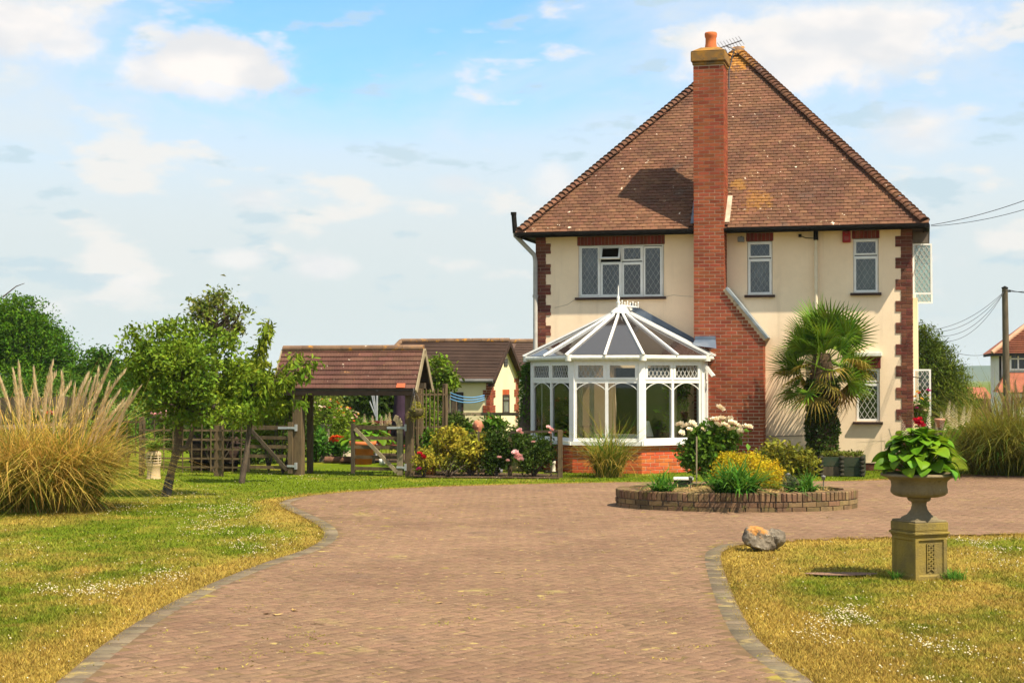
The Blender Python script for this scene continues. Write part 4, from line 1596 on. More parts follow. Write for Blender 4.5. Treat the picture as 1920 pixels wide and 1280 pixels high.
# brick base
db = MB()
for a, b in facets:
    M, L_ = facet_frame(a, b)
    db.box(0.0, L_, 0.006, 0.20, -0.05, SC - 0.045, M)
dw = db.build('dwarf_wall', MORTAR, cons)
for a, b in facets:
    M, L_ = facet_frame(a, b)
    lay(dw, courses(0.0, SC - 0.045, lambda z, k: [(0.0, L_)]), (lambda M: lambda u, z: M @ Matrix.Translation((u, -0.002, z)))(M), BRICK_BRIGHT, 0.06)
fl = MB()
fl.poly([(p.x, p.y, 0.06) for p in P])
fl.build('tiled_floor', mat('floor_tile', (0.30, 0.22, 0.15), (0.24, 0.17, 0.12), 4), cons)

# posts at the corners
for i, p in enumerate(P):
    b = MB()
    w_ = 0.075 if 0 < i < 5 else 0.05
    a_prev = (P[i] - P[i - 1]) if i else (P[1] - P[0])
    a_next = (P[i + 1] - P[i]) if i < len(P) - 1 else a_prev
    dd = (a_prev.normalized() + a_next.normalized()).normalized()
    n_ = Vector((dd.y, -dd.x, 0))
    q = p - n_ * 0.01
    b.bar(q + Vector((0, 0, SC)), q + Vector((0, 0, EC - 0.05)), 0.12 if 0 < i < 5 else 0.09, 0.08, up=n_)
    b.build('post', UPVC, cons)
TR = 1.86
for fi, (a, b) in enumerate(facets):
    M, L_ = facet_frame(a, b)
    n2 = 2
    # window cill board
    sb = MB()
    sb.box(-0.06, L_ + 0.06, -0.09, 0.12, SC - 0.044, SC + 0.035, M)
    sb.build('cill', UPVC, cons)
    # frame of this side: head, transom, bottom rail, mullions
    x0, x1 = 0.06, L_ - 0.06
    fb = MB()
    fb.box(x0, x1, -0.02, 0.055, EC - 0.12, EC - 0.05, M)
    fb.box(x0, x1, -0.022, 0.057, TR - 0.035, TR + 0.035, M)
    fb.box(x0, x1, -0.02, 0.055, SC + 0.035, SC + 0.10, M)
    ms = [x0 + (x1 - x0) * k / n2 for k in range(n2 + 1)]
    for k, x in enumerate(ms):
        fb.box(x - 0.03, x + 0.03, -0.024, 0.059, SC + 0.036, EC - 0.051, M)
    fr = fb.build('window_frame', UPVC, cons)
    for k in range(n2):
        a0, a1 = ms[k] + 0.03, ms[k + 1] - 0.03
        # lower fixed pane with an arched bar at its head
        gb_ = MB()
        gb_.box(a0, a1, 0.012, 0.018, SC + 0.10, TR - 0.035, M)
        gb_.build('pane', GLASS_CON, fr)
        ab = MB()
        n_ = 12
        pts = [(a0 + (a1 - a0) * j / n_, -0.012, TR - 0.17 + 0.14 * math.sin(math.pi * j / n_) ** 0.8) for j in range(n_ + 1)]
        for q0, q1 in zip(pts[:-1], pts[1:]):
            ab.bar(M @ Vector(q0), M @ Vector(q1), 0.012, 0.014)
        ab.build('arched_bar', UPVC, fr)
        # fanlight with diamond leading
        if fi == 4 and k == 0:
            ang = R(-38)
        else:
            ang = 0
        T = Matrix.Translation((0, 0, EC - 0.12)) @ Matrix.Rotation(ang, 4, 'X') @ Matrix.Translation((0, 0, -(EC - 0.12)))
        cb = MB()
        frame_rect(cb, a0 - 0.012, a1 + 0.012, TR + 0.03, EC - 0.115, -0.034, 0.02, 0.05)
        cb.build('fanlight', UPVC, fr, M @ T)
        gb_ = MB()
        gb_.box(a0 + 0.03, a1 - 0.03, 0.0, 0.006, TR + 0.075, EC - 0.16)
        gb_.build('fanlight_pane', GLASS_CON, fr, M @ T)
        if not (fi == 2 and k == 1):
            lb = MB()
            lattice(lb, a0 + 0.038, a1 - 0.038, TR + 0.078, EC - 0.165, -0.006, 0.10, 0.17, 0.012)
            lb.build('leading', LEADING, fr, M @ T)

# eaves beam and gutter
ext = 0.14


def offset_corner(i, o):
    """point i of the plan moved outwards by o"""
    p = P[i]
    if i == 0:
        return Vector((p.x - o, p.y, 0))
    if i == len(P) - 1:
        return Vector((p.x + o, p.y, 0))
    n1 = (P[i] - P[i - 1]).normalized()
    n2 = (P[i + 1] - P[i]).normalized()
    a_, b_ = Vector((n1.y, -n1.x, 0)), Vector((n2.y, -n2.x, 0))
    m_ = (a_ + b_).normalized()
    return p + m_ * (o / max(0.3, m_.dot(a_)))


eb = MB()
for i in range(len(P) - 1):
    a_, b_ = offset_corner(i, 0.0), offset_corner(i + 1, 0.0)
    M, L_ = facet_frame(a_, b_)
    eb.box(-0.03, L_ + 0.03, -0.04, 0.06, EC - 0.051, EC + 0.03, M)
eb.build('eaves_beam', UPVC, cons)
gb = MB()
for i in range(len(P) - 1):
    a_, b_ = offset_corner(i, 0.11), offset_corner(i + 1, 0.11)
    gb.tube([a_ + Vector((0, 0, EC - 0.01)), b_ + Vector((0, 0, EC - 0.01))], 0.055, 10)
for i in range(1, len(P) - 1):
    a_ = offset_corner(i, 0.11)
    gb.tube([a_ + Vector((0, 0, EC - 0.075)), a_ + Vector((0, 0, EC + 0.05))], 0.075, 10)
gb.build('gutter', UPVC_OLD, cons)

# roof: a short ridge from the finial back to the wall, sheets and bars fanning to the eaves
RU = uat(1163, -1.0)
RZ = frame_uz(1163, 581, -1.0)[1]
R0, R1 = Vector((RU, -1.0, RZ)), Vector((RU, -0.02, RZ))
zE = EC + 0.045
eo = [offset_corner(i, 0.15) for i in range(len(P))]
eo[5] = Vector((eo[5].x, -0.52, 0))
bars_at = []


def lerp_edge(i, t):
    return eo[i].lerp(eo[i + 1], t) + Vector((0, 0, zE))


bars = [(lerp_edge(0, 0.0), R1), (lerp_edge(0, 0.98), R0), (lerp_edge(1, 0.5), R0), (lerp_edge(1, 0.995), R0), (lerp_edge(2, 0.5), R0), (lerp_edge(2, 0.995), R0),
        (lerp_edge(3, 0.5), R0), (lerp_edge(3, 0.995), R0), (lerp_edge(4, 1.0), R1.lerp(R0, 0.25))]
for (a, ra), (b, rb_) in zip(bars[:-1], bars[1:]):
    pb = MB()
    if (ra - rb_).length < 1e-4:
        pts = [a, b, ra]
    else:
        pts = [a, b, rb_, ra]
    pb.add([tuple(p) for p in pts] + [tuple(p - Vector((0, 0, 0.02))) for p in pts],
           [tuple(range(len(pts))), tuple(range(len(pts), 2 * len(pts)))[::-1]])
    pb.build('roof_sheet', GLASS_ROOF, cons)
for i, (a, r_) in enumerate(bars):
    bb = MB()
    dirv = (r_ - a).normalized()
    bb.bar(a - dirv * 0.05 + Vector((0, 0, 0.025)), r_ - dirv * 0.08 + Vector((0, 0, 0.025)), 0.06 if i in (7, 8) else 0.043, 0.04)
    bb.build('glazing_bar', UPVC, cons)
# finial collar, ridge cresting
fb = MB()
fb.lathe([(0.21, -0.07), (0.19, -0.02), (0.11, 0.035), (0.08, 0.055), (0.0, 0.07)], 16, tuple(R0))
fb.bar(R0 + Vector((0, 0, 0.05)), R1 + Vector((0, 0, 0.05)), 0.17, 0.06)
fb.build('ridge', UPVC, cons)
fb = MB()
fb.lathe([(0.035, 0.0), (0.03, 0.06), (0.05, 0.09), (0.02, 0.13), (0.035, 0.17), (0.03, 0.2), (0.012, 0.24), (0.010, 0.40), (0.0, 0.47)], 12, (R0.x - 0.04, R0.y, R0.z + 0.07))
fb.build('finial', UPVC, cons)
fb = MB()
for k in range(7):
    p = R0.lerp(R1, 0.12 + 0.13 * k) + Vector((0.02 + 0.035 * k, 0, 0.09))
    fb.bar(p, p + Vector((0, 0, 0.09 - 0.03 * (k % 2))), 0.016, 0.016)
    fb.tube([p + Vector((0, 0, 0.09 - 0.03 * (k % 2))), p + Vector((0, 0, 0.125 - 0.03 * (k % 2)))], [0.016, 0.004], 6)
fb.bar(R0 + Vector((0, 0, 0.1)), R1 + Vector((0.22, 0, 0.1)), 0.03, 0.03)
fb.build('cresting', UPVC, cons)
# lead dressed along the wall on the right-hand slope
lb = MB()
q0, q1 = Vector((RU + 0.15, -0.02, RZ + 0.16)), Vector((chL - 0.01, -0.02, frame_uz(1303, 640, -.02)[1]))
lb.prism([q0 + Vector((-0.1, 0, 0.03)), q1 + Vector((0, 0, 0.04)), q1 + Vector((0, 0, -0.17)), q0 + Vector((-0.1, 0, -0.12))], (0, 0.015, 0))
lb.prism([q0 + Vector((-0.1, -0.10, -0.10)), q1 + Vector((0, -0.12, -0.14)), q1 + Vector((0, -0.12, -0.17)), q0 + Vector((-0.1, -0.10, -0.13))], (0, 0.11, 0))
lb.build('flashing', LEAD, cons)
lb = MB()
z0_ = frame_uz(1320, 652, -0.55)[1]
lb.add([(chL + 0.02, -0.515, z0_ + 0.17), (uat(1342, -0.52), -0.515, z0_ + 0.17), (uat(1344, -0.9), -0.95, z0_ - 0.02), (chL + 0.02, -0.95, z0_ + 0.05)], [(0, 1, 2, 3), (3, 2, 1, 0)])
lb.bar((chL + 0.02, -0.512, z0_ + 0.17), (uat(1342, -0.52), -0.512, z0_ + 0.17), 0.02, 0.16, up=(0, 0, 1))
lb.build('lead_apron', LEAD, cons)

# ------------------------------------------------------------------ what shows through the glass
T_ = lambda u, v, z: from_frame(u, v, z)
# roller blinds / curtain strips on the left-hand side
for k, (u, v, w_) in enumerate(((0.42, -1.25, 0.16), (0.80, -1.55, 0.12), (1.42, -2.2, 0.10), (1.66, -2.2, 0.10), (3.25, -1.5, 0.10))):
    c = MB()
    nf = 10
    vs_ = []
    for j in range(nf + 1):
        uu = u + w_ * j / nf
        vs_ += [(uu, v + 0.02 * math.sin(j * 1.8), 0.15), (uu, v + 0.02 * math.sin(j * 1.8), 2.2)]
    c.add(vs_, [(2 * j, 2 * j + 2, 2 * j + 3, 2 * j + 1) for j in range(nf)], True)
    c.build('curtain', WHITE if k == 0 else mat('beige_curtain_%s' % 'abcde'[k], (0.62, 0.52, 0.37), (0.52, 0.43, 0.30), 6), cons)
# table with a cloth
tb_ = empty('side_table', T_(2.15, -1.45, 0.06), -YAW, 'table with pale cloth inside conservatory behind centre panes', 'table')
b = MB()
b.box(-0.55, 0.55, -0.3, 0.3, 0.66, 0.70)
b.build('table_top', WHITE, tb_)
b = MB()
for x, y in ((-0.5, -0.25), (0.5, -0.25), (0.5, 0.25), (-0.5, 0.25)):
    pass
for x, y in ((-0.5, -0.25), (0.5, -0.25), (0.5, 0.25), (-0.5, 0.25)):
    b = MB()
    b.box(x - 0.03, x + 0.03, y - 0.03, y + 0.03, 0, 0.66)
    b.build('leg', WOOD_PALE, tb_)
b = MB()
n_ = 24
vs_ = []
for k in range(n_):
    x = -0.57 + 1.14 * k / (n_ - 1)
    vs_ += [(x, -0.32 + 0.008 * math.sin(k * 2.1), 0.50), (x, -0.312, 0.705)]
b.add(vs_, [(2 * k, 2 * k + 2, 2 * k + 3, 2 * k + 1) for k in range(n_ - 1)], True)
b.build('cloth_drop', WHITE, tb_)
# table lamp
lp = to_frame(at(1211, 780, 33.2))
lamp = empty('table_lamp', T_(lp.x, lp.y, 0.40), -YAW, 'table lamp with white conical shade inside conservatory', 'lamp')
b = MB()
b.lathe([(0.0, 0.0), (0.10, 0.0), (0.10, 0.02), (0.03, 0.05), (0.06, 0.14), (0.07, 0.2), (0.03, 0.28), (0.015, 0.34), (0.015, 0.40)], 16)
b.build('lamp_base', mat('lamp_glaze', (0.5, 0.5, 0.45), None, rough=0.3), lamp)
b = MB()
b.lathe([(0.16, 0.32), (0.07, 0.64)], 20)
b.lathe([(0.155, 0.32), (0.065, 0.64)], 20)
b.build('lamp_shade', WHITE, lamp)
stand = empty('plant_stand', T_(lp.x, lp.y, 0.06), -YAW, 'low stand under table lamp inside conservatory', 'stand')
b = MB()
b.box(-0.2, 0.2, -0.2, 0.2, 0.30, 0.34)
b.build('stand_top', WOOD_OLD, stand)
for x, y in ((-0.17, -0.17), (0.17, -0.17), (0.17, 0.17), (-0.17, 0.17)):
    b = MB()
    b.box(x - 0.02, x + 0.02, y - 0.02, y + 0.02, 0, 0.30)
    b.build('leg', WOOD_OLD, stand)
# wicker chair back
wc = empty('armchair', T_(0.95, -1.1, 0.06), -YAW + R(20), 'armchair with dark rounded back inside conservatory, left panes', 'chair')
b = MB()
b.box(-0.3, 0.3, -0.28, 0.28, 0.3, 0.42)
b.build('seat', mat('dark_fabric', (0.07, 0.055, 0.04), (0.05, 0.04, 0.03), 8), wc, bevel=0.03)
b = MB()
n_ = 12
for k in range(n_):
    a = math.pi * k / (n_ - 1)
    b.tube([(0.32 * math.cos(a), 0.26 * math.sin(a), 0.05), (0.34 * math.cos(a), 0.30 * math.sin(a), 0.75 + 0.35 * math.sin(a))], 0.03, 6)
b.build('backrest', mat('cane', (0.12, 0.08, 0.045), (0.09, 0.06, 0.035), 12), wc)
for x in (-0.26, 0.26):
    for y in (-0.22, 0.22):
        b = MB()
        b.tube([(x, y, 0), (x, y, 0.3)], 0.025, 8)
        b.build('leg', mat('cane_leg', (0.12, 0.08, 0.045), None) if 'cane_leg' not in MATS else MATS['cane_leg'], wc)

LAMP_T = lp
# big dark-leaved plant inside, behind the right-hand panes
ip = to_frame(at(1268, 760, 33.4))
iplant = empty('house_plant', from_frame(ip.x, ip.y, 0.06), -YAW, 'tall dark leafy plant inside conservatory behind right hand panes', 'plant')
b = MB()
b.lathe([(0.0, 0), (0.13, 0), (0.17, 0.28), (0.15, 0.28), (0.0, 0.25)], 16)
b.build('pot', TERRACOTTA, iplant)
# ================================================================== PLANT BUILDERS
def leaf_cloud(name, C, size, m, parent=None, M=None, aspect=0.45, up=0.25, droop=0.0, szvar=0.35, kind=None, out_c=None):
    """one mesh of many folded leaves at points C (n,3); the leaf axis is random with a lift `up` (and turned outwards from out_c)"""
    C = np.asarray(C, np.float32)
    n = len(C)
    d = rng.normal(0, 1, (n, 3))
    if out_c is not None:
        o = C - np.asarray(out_c)
        o /= np.linalg.norm(o, axis=1, keepdims=True) + 1e-6
        d = d * 0.75 + o * 0.9
    d[:, 2] += up - droop
    d /= np.linalg.norm(d, axis=1, keepdims=True) + 1e-6
    r = rng.normal(0, 1, (n, 3))
    s = np.cross(d, r)
    s /= np.linalg.norm(s, axis=1, keepdims=True) + 1e-6
    nn = np.cross(s, d)
    nn *= np.where(nn[:, 2:3] < 0, -1, 1)
    sz = size * (1 + szvar * rng.normal(0, 1, (n, 1))).clip(0.4, 2)
    w = sz * aspect
    V = np.zeros((n, 4, 3), np.float32)
    V[:, 0] = C
    V[:, 1] = C + d * sz * 0.5 + s * w * 0.5 + nn * w * 0.18
    V[:, 2] = C + d * sz - nn * sz * 0.12
    V[:, 3] = C + d * sz * 0.5 - s * w * 0.5 + nn * w * 0.18
    b = np.arange(n)[:, None] * 4
    Fc = np.concatenate([b + np.array([[0, 1, 2]]), b + np.array([[0, 2, 3]])], 0)
    return link(name, np_mesh(name, V.reshape(-1, 3), Fc, m), parent, M, kind)


def blob_points(blobs, n_clumps, per, spread, shell=0.55, flat=0.8):
    """clumped points inside ellipsoids [(centre, (rx, ry, rz))], denser towards the skin"""
    vol = np.array([b[1][0] * b[1][1] * b[1][2] for b in blobs]) ** 0.75
    pick = rng.choice(len(blobs), n_clumps, p=vol / vol.sum())
    d = rng.normal(0, 1, (n_clumps, 3))
    d /= np.linalg.norm(d, axis=1, keepdims=True)
    rad = rng.random(n_clumps) ** (1 / 3) * (1 - shell) + shell * (0.75 + 0.30 * rng.random(n_clumps))
    cs = np.array([tuple(b[0]) for b in blobs])[pick]
    rs = np.array([tuple(b[1]) for b in blobs])[pick]
    c = cs + d * rs * rad[:, None]
    pts = np.repeat(c, per, 0) + rng.normal(0, 1, (n_clumps * per, 3)) * spread * np.array([1, 1, flat])
    return pts, c


def px_blobs(lst, Y, depth=0.9):
    """[(px, py, rx_px, ry_px, dY)] -> ellipsoids standing at depth Y + dY"""
    out = []
    for px, py, rx, ry, dy in lst:
        y = Y + dy
        k = y / F
        out.append((at(px, py, y), (rx * k, rx * k * depth, ry * k)))
    return out


def branches(mb, base, tips, r0, wob=0.12, n=5, r1=0.008):
    for t in tips:
        t = Vector(t)
        L_ = (t - base).length
        pts = []
        mid = Vector((rnd.gauss(0, wob), rnd.gauss(0, wob), rnd.uniform(0, wob))) * L_
        for k in range(n + 1):
            f_ = k / n
            pts.append(base.lerp(t, f_) + mid * math.sin(math.pi * f_))
        mb.tube(pts, [r0 * (1 - f_) + r1 * f_ for f_ in [k / n for k in range(n + 1)]], 6)


def tree(name, label, cat, base, blobs, trunk_pts, trunk_r, m, n_clumps, per, leaf, spread, group=None, shell=0.55, aspect=0.45, bark=None, n_limbs=14, droop=0.0, up=0.25, shoots=None, flat=0.8):
    root = empty(name, base, 0, label, cat, group)
    inv = Matrix.Translation(-Vector(base))
    pts, cl = blob_points(blobs, n_clumps, per, spread, shell, flat)
    if shoots is not None and len(shoots):
        pts = np.concatenate([pts, shoots])
    leaf_cloud('crown', pts, leaf, m, root, inv, aspect=aspect, droop=droop, up=up)
    tb_ = MB()
    tb_.tube(trunk_pts, trunk_r, 10)
    idx = rng.choice(len(cl), min(n_limbs, len(cl)), replace=False)
    fork = Vector(trunk_pts[-1])
    branches(tb_, fork, [cl[i] for i in idx], trunk_r[-1] * 0.55 if isinstance(trunk_r, list) else trunk_r * 0.5)
    tb_.build('trunk', bark or BARK, root, inv)
    return root


def shrub(name, label, cat, base, blobs, m, n_clumps, per, leaf, spread, group=None, shell=0.5, aspect=0.5, stems=8, up=0.25, bark=None):
    root = empty(name, base, 0, label, cat, group)
    inv = Matrix.Translation(-Vector(base))
    pts, cl = blob_points(blobs, n_clumps, per, spread, shell)
    pts = pts[pts[:, 2] > 0.02]
    leaf_cloud('foliage', pts, leaf, m, root, inv, aspect=aspect, up=up)
    sb = MB()
    idx = rng.choice(len(cl), min(stems, len(cl)), replace=False)
    branches(sb, Vector(base), [cl[i] for i in idx], 0.018, 0.1, 4, 0.005)
    sb.build('stem', bark or BARK, root, inv)
    return root


def blades(name, base_pts, length, width, m, parent=None, M=None, lean=0.6, arch=0.6, seg=4, lvar=0.25, dirs=None, lean_dir=None, kind=None, twist=0.3):
    """ribbons rising from base_pts: lean is the tangent of the starting angle from vertical, arch how far the tip falls over"""
    B = np.asarray(base_pts, np.float32)
    n = len(B)
    az = rng.random(n) * 2 * np.pi if dirs is None else dirs
    h = np.stack([np.cos(az), np.sin(az), np.zeros(n)], 1)
    if lean_dir is not None:
        h = h + np.asarray(lean_dir)[None]
    Ls = length * (1 + lvar * rng.normal(0, 1, n)).clip(0.4, 1.8)
    ln = np.abs(rng.normal(lean, lean * 0.4, n))
    ar = np.abs(rng.normal(arch, arch * 0.35, n))
    side = np.stack([-np.sin(az + rng.normal(0, twist, n)), np.cos(az), np.zeros(n)], 1)
    wob = rng.normal(0, 0.10, (n, 1)) * Ls[:, None]
    wob2 = rng.normal(0, 0.05, (n, 1)) * Ls[:, None]
    V = np.zeros((n, seg + 1, 2, 3), np.float32)
    for k in range(seg + 1):
        t = k / seg
        ang = np.arctan(ln) * 1.0
        rad = Ls * (np.sin(ang) * t + ar * 0.5 * t * t)
        hz = Ls * (np.cos(ang) * t - ar * 0.5 * t ** 2.4)
        c = B + h * rad[:, None] + np.array([0, 0, 1.0])[None] * hz[:, None] + side * wob * t * t + side * wob2 * math.sin(t * 5.5)
        w = width * (1 - 0.9 * t ** 2) * 0.5
        V[:, k, 0] = c + side * w
        V[:, k, 1] = c - side * w
    idx = np.arange(n)[:, None] * (2 * (seg + 1))
    Fc = []
    for k in range(seg):
        Fc.append(idx + np.array([[2 * k, 2 * k + 1, 2 * k + 3, 2 * k + 2]]))
    return link(name, np_mesh(name, V.reshape(-1, 3), np.concatenate(Fc, 0), m, True), parent, M, kind)


def disc_points(n, rx, ry=None, z=0.0):
    a = rng.random(n) * 2 * np.pi
    r = np.sqrt(rng.random(n))
    return np.stack([r * np.cos(a) * rx, r * np.sin(a) * (ry or rx), np.full(n, z)], 1)


def bloom_mesh(name, m, n=22, r=0.06):
    """a full double flower: rings of cupped petals"""
    b = MB()
    for k in range(n):
        ring = k / n
        a = k * 2.399
        tilt = 0.25 + 1.15 * ring
        d = Vector((math.cos(a) * math.sin(tilt), math.sin(a) * math.sin(tilt), math.cos(tilt)))
        s = Vector((-math.sin(a), math.cos(a), 0))
        nn = s.cross(d)
        L_ = r * (0.75 + 0.35 * ring)
        c = Vector((0, 0, 0))
        b.add([c + d * L_ * 0.15, c + d * L_ * 0.6 + s * L_ * 0.42 + nn * L_ * 0.12, c + d * L_ * 1.0 + nn * L_ * 0.3 * (1 if ring < .5 else -.6), c + d * L_ * 0.6 - s * L_ * 0.42 + nn * L_ * 0.12], [(0, 1, 2, 3)])
    return b.mesh(name, m)


BLOOMS = {}


def bloom(parent, p, m, r=0.06, name='flower'):
    key = (m.name, name)
    if key not in BLOOMS:
        BLOOMS[key] = bloom_mesh(name, m, 20, 1.0)
    o = link(name, BLOOMS[key], parent, Matrix.Translation(p) @ Matrix.Rotation(rnd.uniform(0, 6), 4, 'Z') @ Matrix.Rotation(rnd.uniform(0.1, 0.9), 4, 'X') @ Matrix.Scale(r, 4))
    return o


def spike_mesh(name, m, n=26, L_=0.35, r=0.035):
    b = MB()
    for k in range(n):
        t = k / n
        a = k * 2.399
        rr = r * (1.1 - 0.8 * t)
        d = Vector((math.cos(a), math.sin(a), 0.25))
        s = Vector((-math.sin(a), math.cos(a), 0))
        p = Vector((0, 0, L_ * t))
        b.add([p, p + d * rr * 0.7 + s * rr * 0.4, p + d * rr * 1.3 + Vector((0, 0, -rr * 0.3)), p + d * rr * 0.7 - s * rr * 0.4], [(0, 1, 2, 3)])
    return b.mesh(name, m)
pts_, cl_ = blob_points([(Vector((0, 0, 1.25)), (0.28, 0.2, 0.6)), (Vector((0.1, 0, 1.75)), (0.2, 0.2, 0.25)), (Vector((-.12, 0, 0.7)), (0.2, 0.2, 0.3))], 60, 9, 0.07, 0.4)
leaf_cloud('foliage', pts_, 0.11, L_MID, iplant)
b = MB()
branches(b, Vector((0, 0, 0.25)), [cl_[i] for i in range(14)], 0.014)
b.build('stem', BARK, iplant)
# ================================================================== OVAL BED, PEDESTAL, URN, ROCK
BC = gp(1379, 0 + 712 + 1.89 * 3000 / 23.75, 0.0)
BC = Vector(((1379 - 960) / F * 23.78, 23.78, 0))
BA, BB = 1.775, 1.10
bed = empty('flower_bed', BC, R(-4), 'oval raised flower bed edged in mossy brown brick on the drive', 'flower bed')


def ell(t, o=0.0):
    return Vector(((BA + o) * math.cos(t), (BB + o) * math.sin(t), 0))


def ell_walk(o, step):
    ts = np.linspace(0, 2 * np.pi, 2000)
    xy = np.stack([(BA + o) * np.cos(ts), (BB + o) * np.sin(ts)], 1)
    s = np.concatenate([[0], np.cumsum(np.linalg.norm(np.diff(xy, axis=0), axis=1))])
    n = int(round(s[-1] / step))
    return [np.interp(s[-1] * (k + 0.5) / n, s, ts) for k in range(n)], s[-1] / n


def ell_M(t, o, z):
    p = ell(t, o)
    nrm = Vector((math.cos(t) / (BA + o), math.sin(t) / (BB + o), 0)).normalized()
    # local -y points outwards
    ang = math.atan2(nrm.y, nrm.x) + math.pi / 2
    return Matrix.Translation((p.x, p.y, z)) @ Matrix.Rotation(ang, 4, 'Z')


core = MB()
n_ = 72
ring = [(k * 2 * math.pi / n_) for k in range(n_)]
vs_, fs_ = [], []
for t in ring:
    for o, z in ((-0.012, 0.0), (-0.012, 0.262), (-0.20, 0.262), (-0.20, 0.0)):
        p = ell(t, o)
        vs_.append((p.x, p.y, z))
for k in range(n_):
    k2 = (k + 1) % n_
    for j in range(3):
        fs_.append((4 * k + j, 4 * k2 + j, 4 * k2 + j + 1, 4 * k + j + 1))
core.add(vs_, fs_)
rim = core.build('kerb_wall', mat('bed_mortar', (0.13, 0.10, 0.07), (0.09, 0.07, 0.05), 6, bump=0.3), bed)
ts, st = ell_walk(0, 0.225)
for row, z in ((0, 0.045), (1, 0.118)):
    for i, t in enumerate(ts):
        t2 = t + (0.5 * (ts[1] - ts[0]) if row else 0)
        link('brick', brick_mesh(0.207, 0.09, 0.066, BRICK_BED), rim, ell_M(t2, rnd.uniform(-.003, .003), z) @ Matrix.Rotation(rnd.gauss(0, .012), 4, 'Y'))
ts, st = ell_walk(0.005, 0.0785)
tb = MB()
e = 0.006
tb.box(-0.033, 0.033, e, 0.20, -0.06, 0.06 - e)
tb.add([(-0.033, e, -0.06), (0.033, e, -0.06), (0.033, e, 0.06 - e), (-0.033, e, 0.06 - e), (-0.033 + e, 0, -0.054), (0.033 - e, 0, -0.054), (0.033 - e, 0, 0.06 - 2 * e), (-0.033 + e, 0, 0.06 - 2 * e),
        (-0.033 + e, 2 * e, 0.06), (0.033 - e, 2 * e, 0.06), (0.033 - e, 0.2, 0.06), (-0.033 + e, 0.2, 0.06), (0.033, 0.2, 0.06 - e), (-0.033, 0.2, 0.06 - e)],
       [(4, 5, 6, 7), (0, 1, 5, 4), (1, 2, 6, 5), (3, 0, 4, 7), (7, 6, 9, 8), (8, 9, 10, 11), (2, 12, 10, 9), (13, 3, 8, 11)])
rowlock = tb.mesh('brick', BRICK_BED)
for t in ts:
    link('brick', rowlock, rim, ell_M(t, 0.006 + rnd.uniform(-.004, .004), 0.224 + rnd.uniform(-.004, .004)) @ Matrix.Rotation(rnd.gauss(0, .02), 4, 'Y') @ Matrix.Rotation(rnd.gauss(0, .012), 4, 'X'))
# mounded soil and straw
sb = MB()
vs_, fs_ = [(0, 0, 0.30)], []
nr, na = 7, 48
for i in range(1, nr + 1):
    for k in range(na):
        t = 2 * math.pi * k / na
        f_ = i / nr
        vs_.append(((BA - 0.19) * f_ * math.cos(t), (BB - 0.19) * f_ * math.sin(t), 0.30 - 0.09 * f_ ** 2 + rnd.uniform(-.015, .015)))
for k in range(na):
    fs_.append((0, 1 + k, 1 + (k + 1) % na))
for i in range(nr - 1):
    for k in range(na):
        a, b = 1 + i * na + k, 1 + i * na + (k + 1) % na
        fs_.append((a, a + na, b + na, b))
sb.add(vs_, fs_, True)
sb.build('mulch', MULCH, bed)
# straw litter on it
pts = disc_points(1500, BA - 0.25, BB - 0.25, 0.0)
pts[:, 2] = 0.30 - 0.09 * ((pts[:, 0] / (BA - .19)) ** 2 + (pts[:, 1] / (BB - .19)) ** 2)
leaf_cloud('straw', pts, 0.07, mat('straw', (0.50, 0.36, 0.15), (0.34, 0.23, 0.09), 9, isl=0.35, rough=1), bed, aspect=0.16, up=0.1, kind='stuff')


def bedp(px, py, Y=None, z=0.25):
    """a point on the bed's soil seen at a pixel"""
    return gp(px, py, z)


def strap_clump(label, p, n, L_, w_, r, lean=0.55, arch=0.9, m=None, group='strap-leaved clumps in the oval bed'):
    root = empty('strap_leaf_plant', p, rnd.uniform(0, 6), label, 'plant', group)
    blades('foliage', disc_points(n, r), L_, w_, m or L_STRAP, root, lean=lean * 1.3, arch=arch, seg=6)
    blades('inner_leaves', disc_points(n // 3, r * 0.6), L_ * 0.95, w_, m or L_STRAP, root, lean=lean * 0.3, arch=arch * 0.5, seg=5)
    return root


strap_clump('small clump of strap leaves at left end of oval brick bed', bedp(1242, 924), 130, 0.34, 0.026, 0.13)
strap_clump('largest clump of strap leaves in middle of oval brick bed', bedp(1378, 926), 420, 0.50, 0.032, 0.27)
strap_clump('small clump of strap leaves at right end of oval brick bed', bedp(1512, 924), 110, 0.32, 0.026, 0.11)
# golden mounds behind
Yb = 24.3
shrub('golden_shrub', 'domed golden yellow shrub behind largest strap leaf clump', 'shrub', Vector((at(1388, 0, Yb).x, Yb, 0.22)),
      px_blobs([(1388, 884, 54, 36, 0.0), (1370, 874, 36, 26, -0.05), (1412, 878, 34, 30, 0)], Yb), L_GOLD, 260, 26, 0.030, 0.035, shell=0.85, aspect=0.6)
Yb = 23.7
shrub('golden_shrub', 'low golden yellow shrub right of largest strap leaf clump', 'shrub', Vector((at(1446, 0, Yb).x, Yb, 0.22)),
      px_blobs([(1445, 890, 24, 25, 0.0), (1449, 905, 18, 16, -.05)], Yb), L_GOLD, 130, 26, 0.026, 0.028, shell=0.85, aspect=0.6)
# small grey-green plant beside it
Yb = 23.4
shrub('low_plant', 'small grey green plant between golden shrub and right strap leaf clump', 'plant', Vector((at(1478, 0, Yb).x, Yb, 0.22)),
      px_blobs([(1479, 903, 14, 13, 0.0), (1490, 908, 12, 9, -.05)], Yb), leafmat('grey_leaf', (0.16, 0.18, 0.10), (0.12, 0.15, 0.07), 3), 50, 16, 0.03, 0.03, shell=0.7)
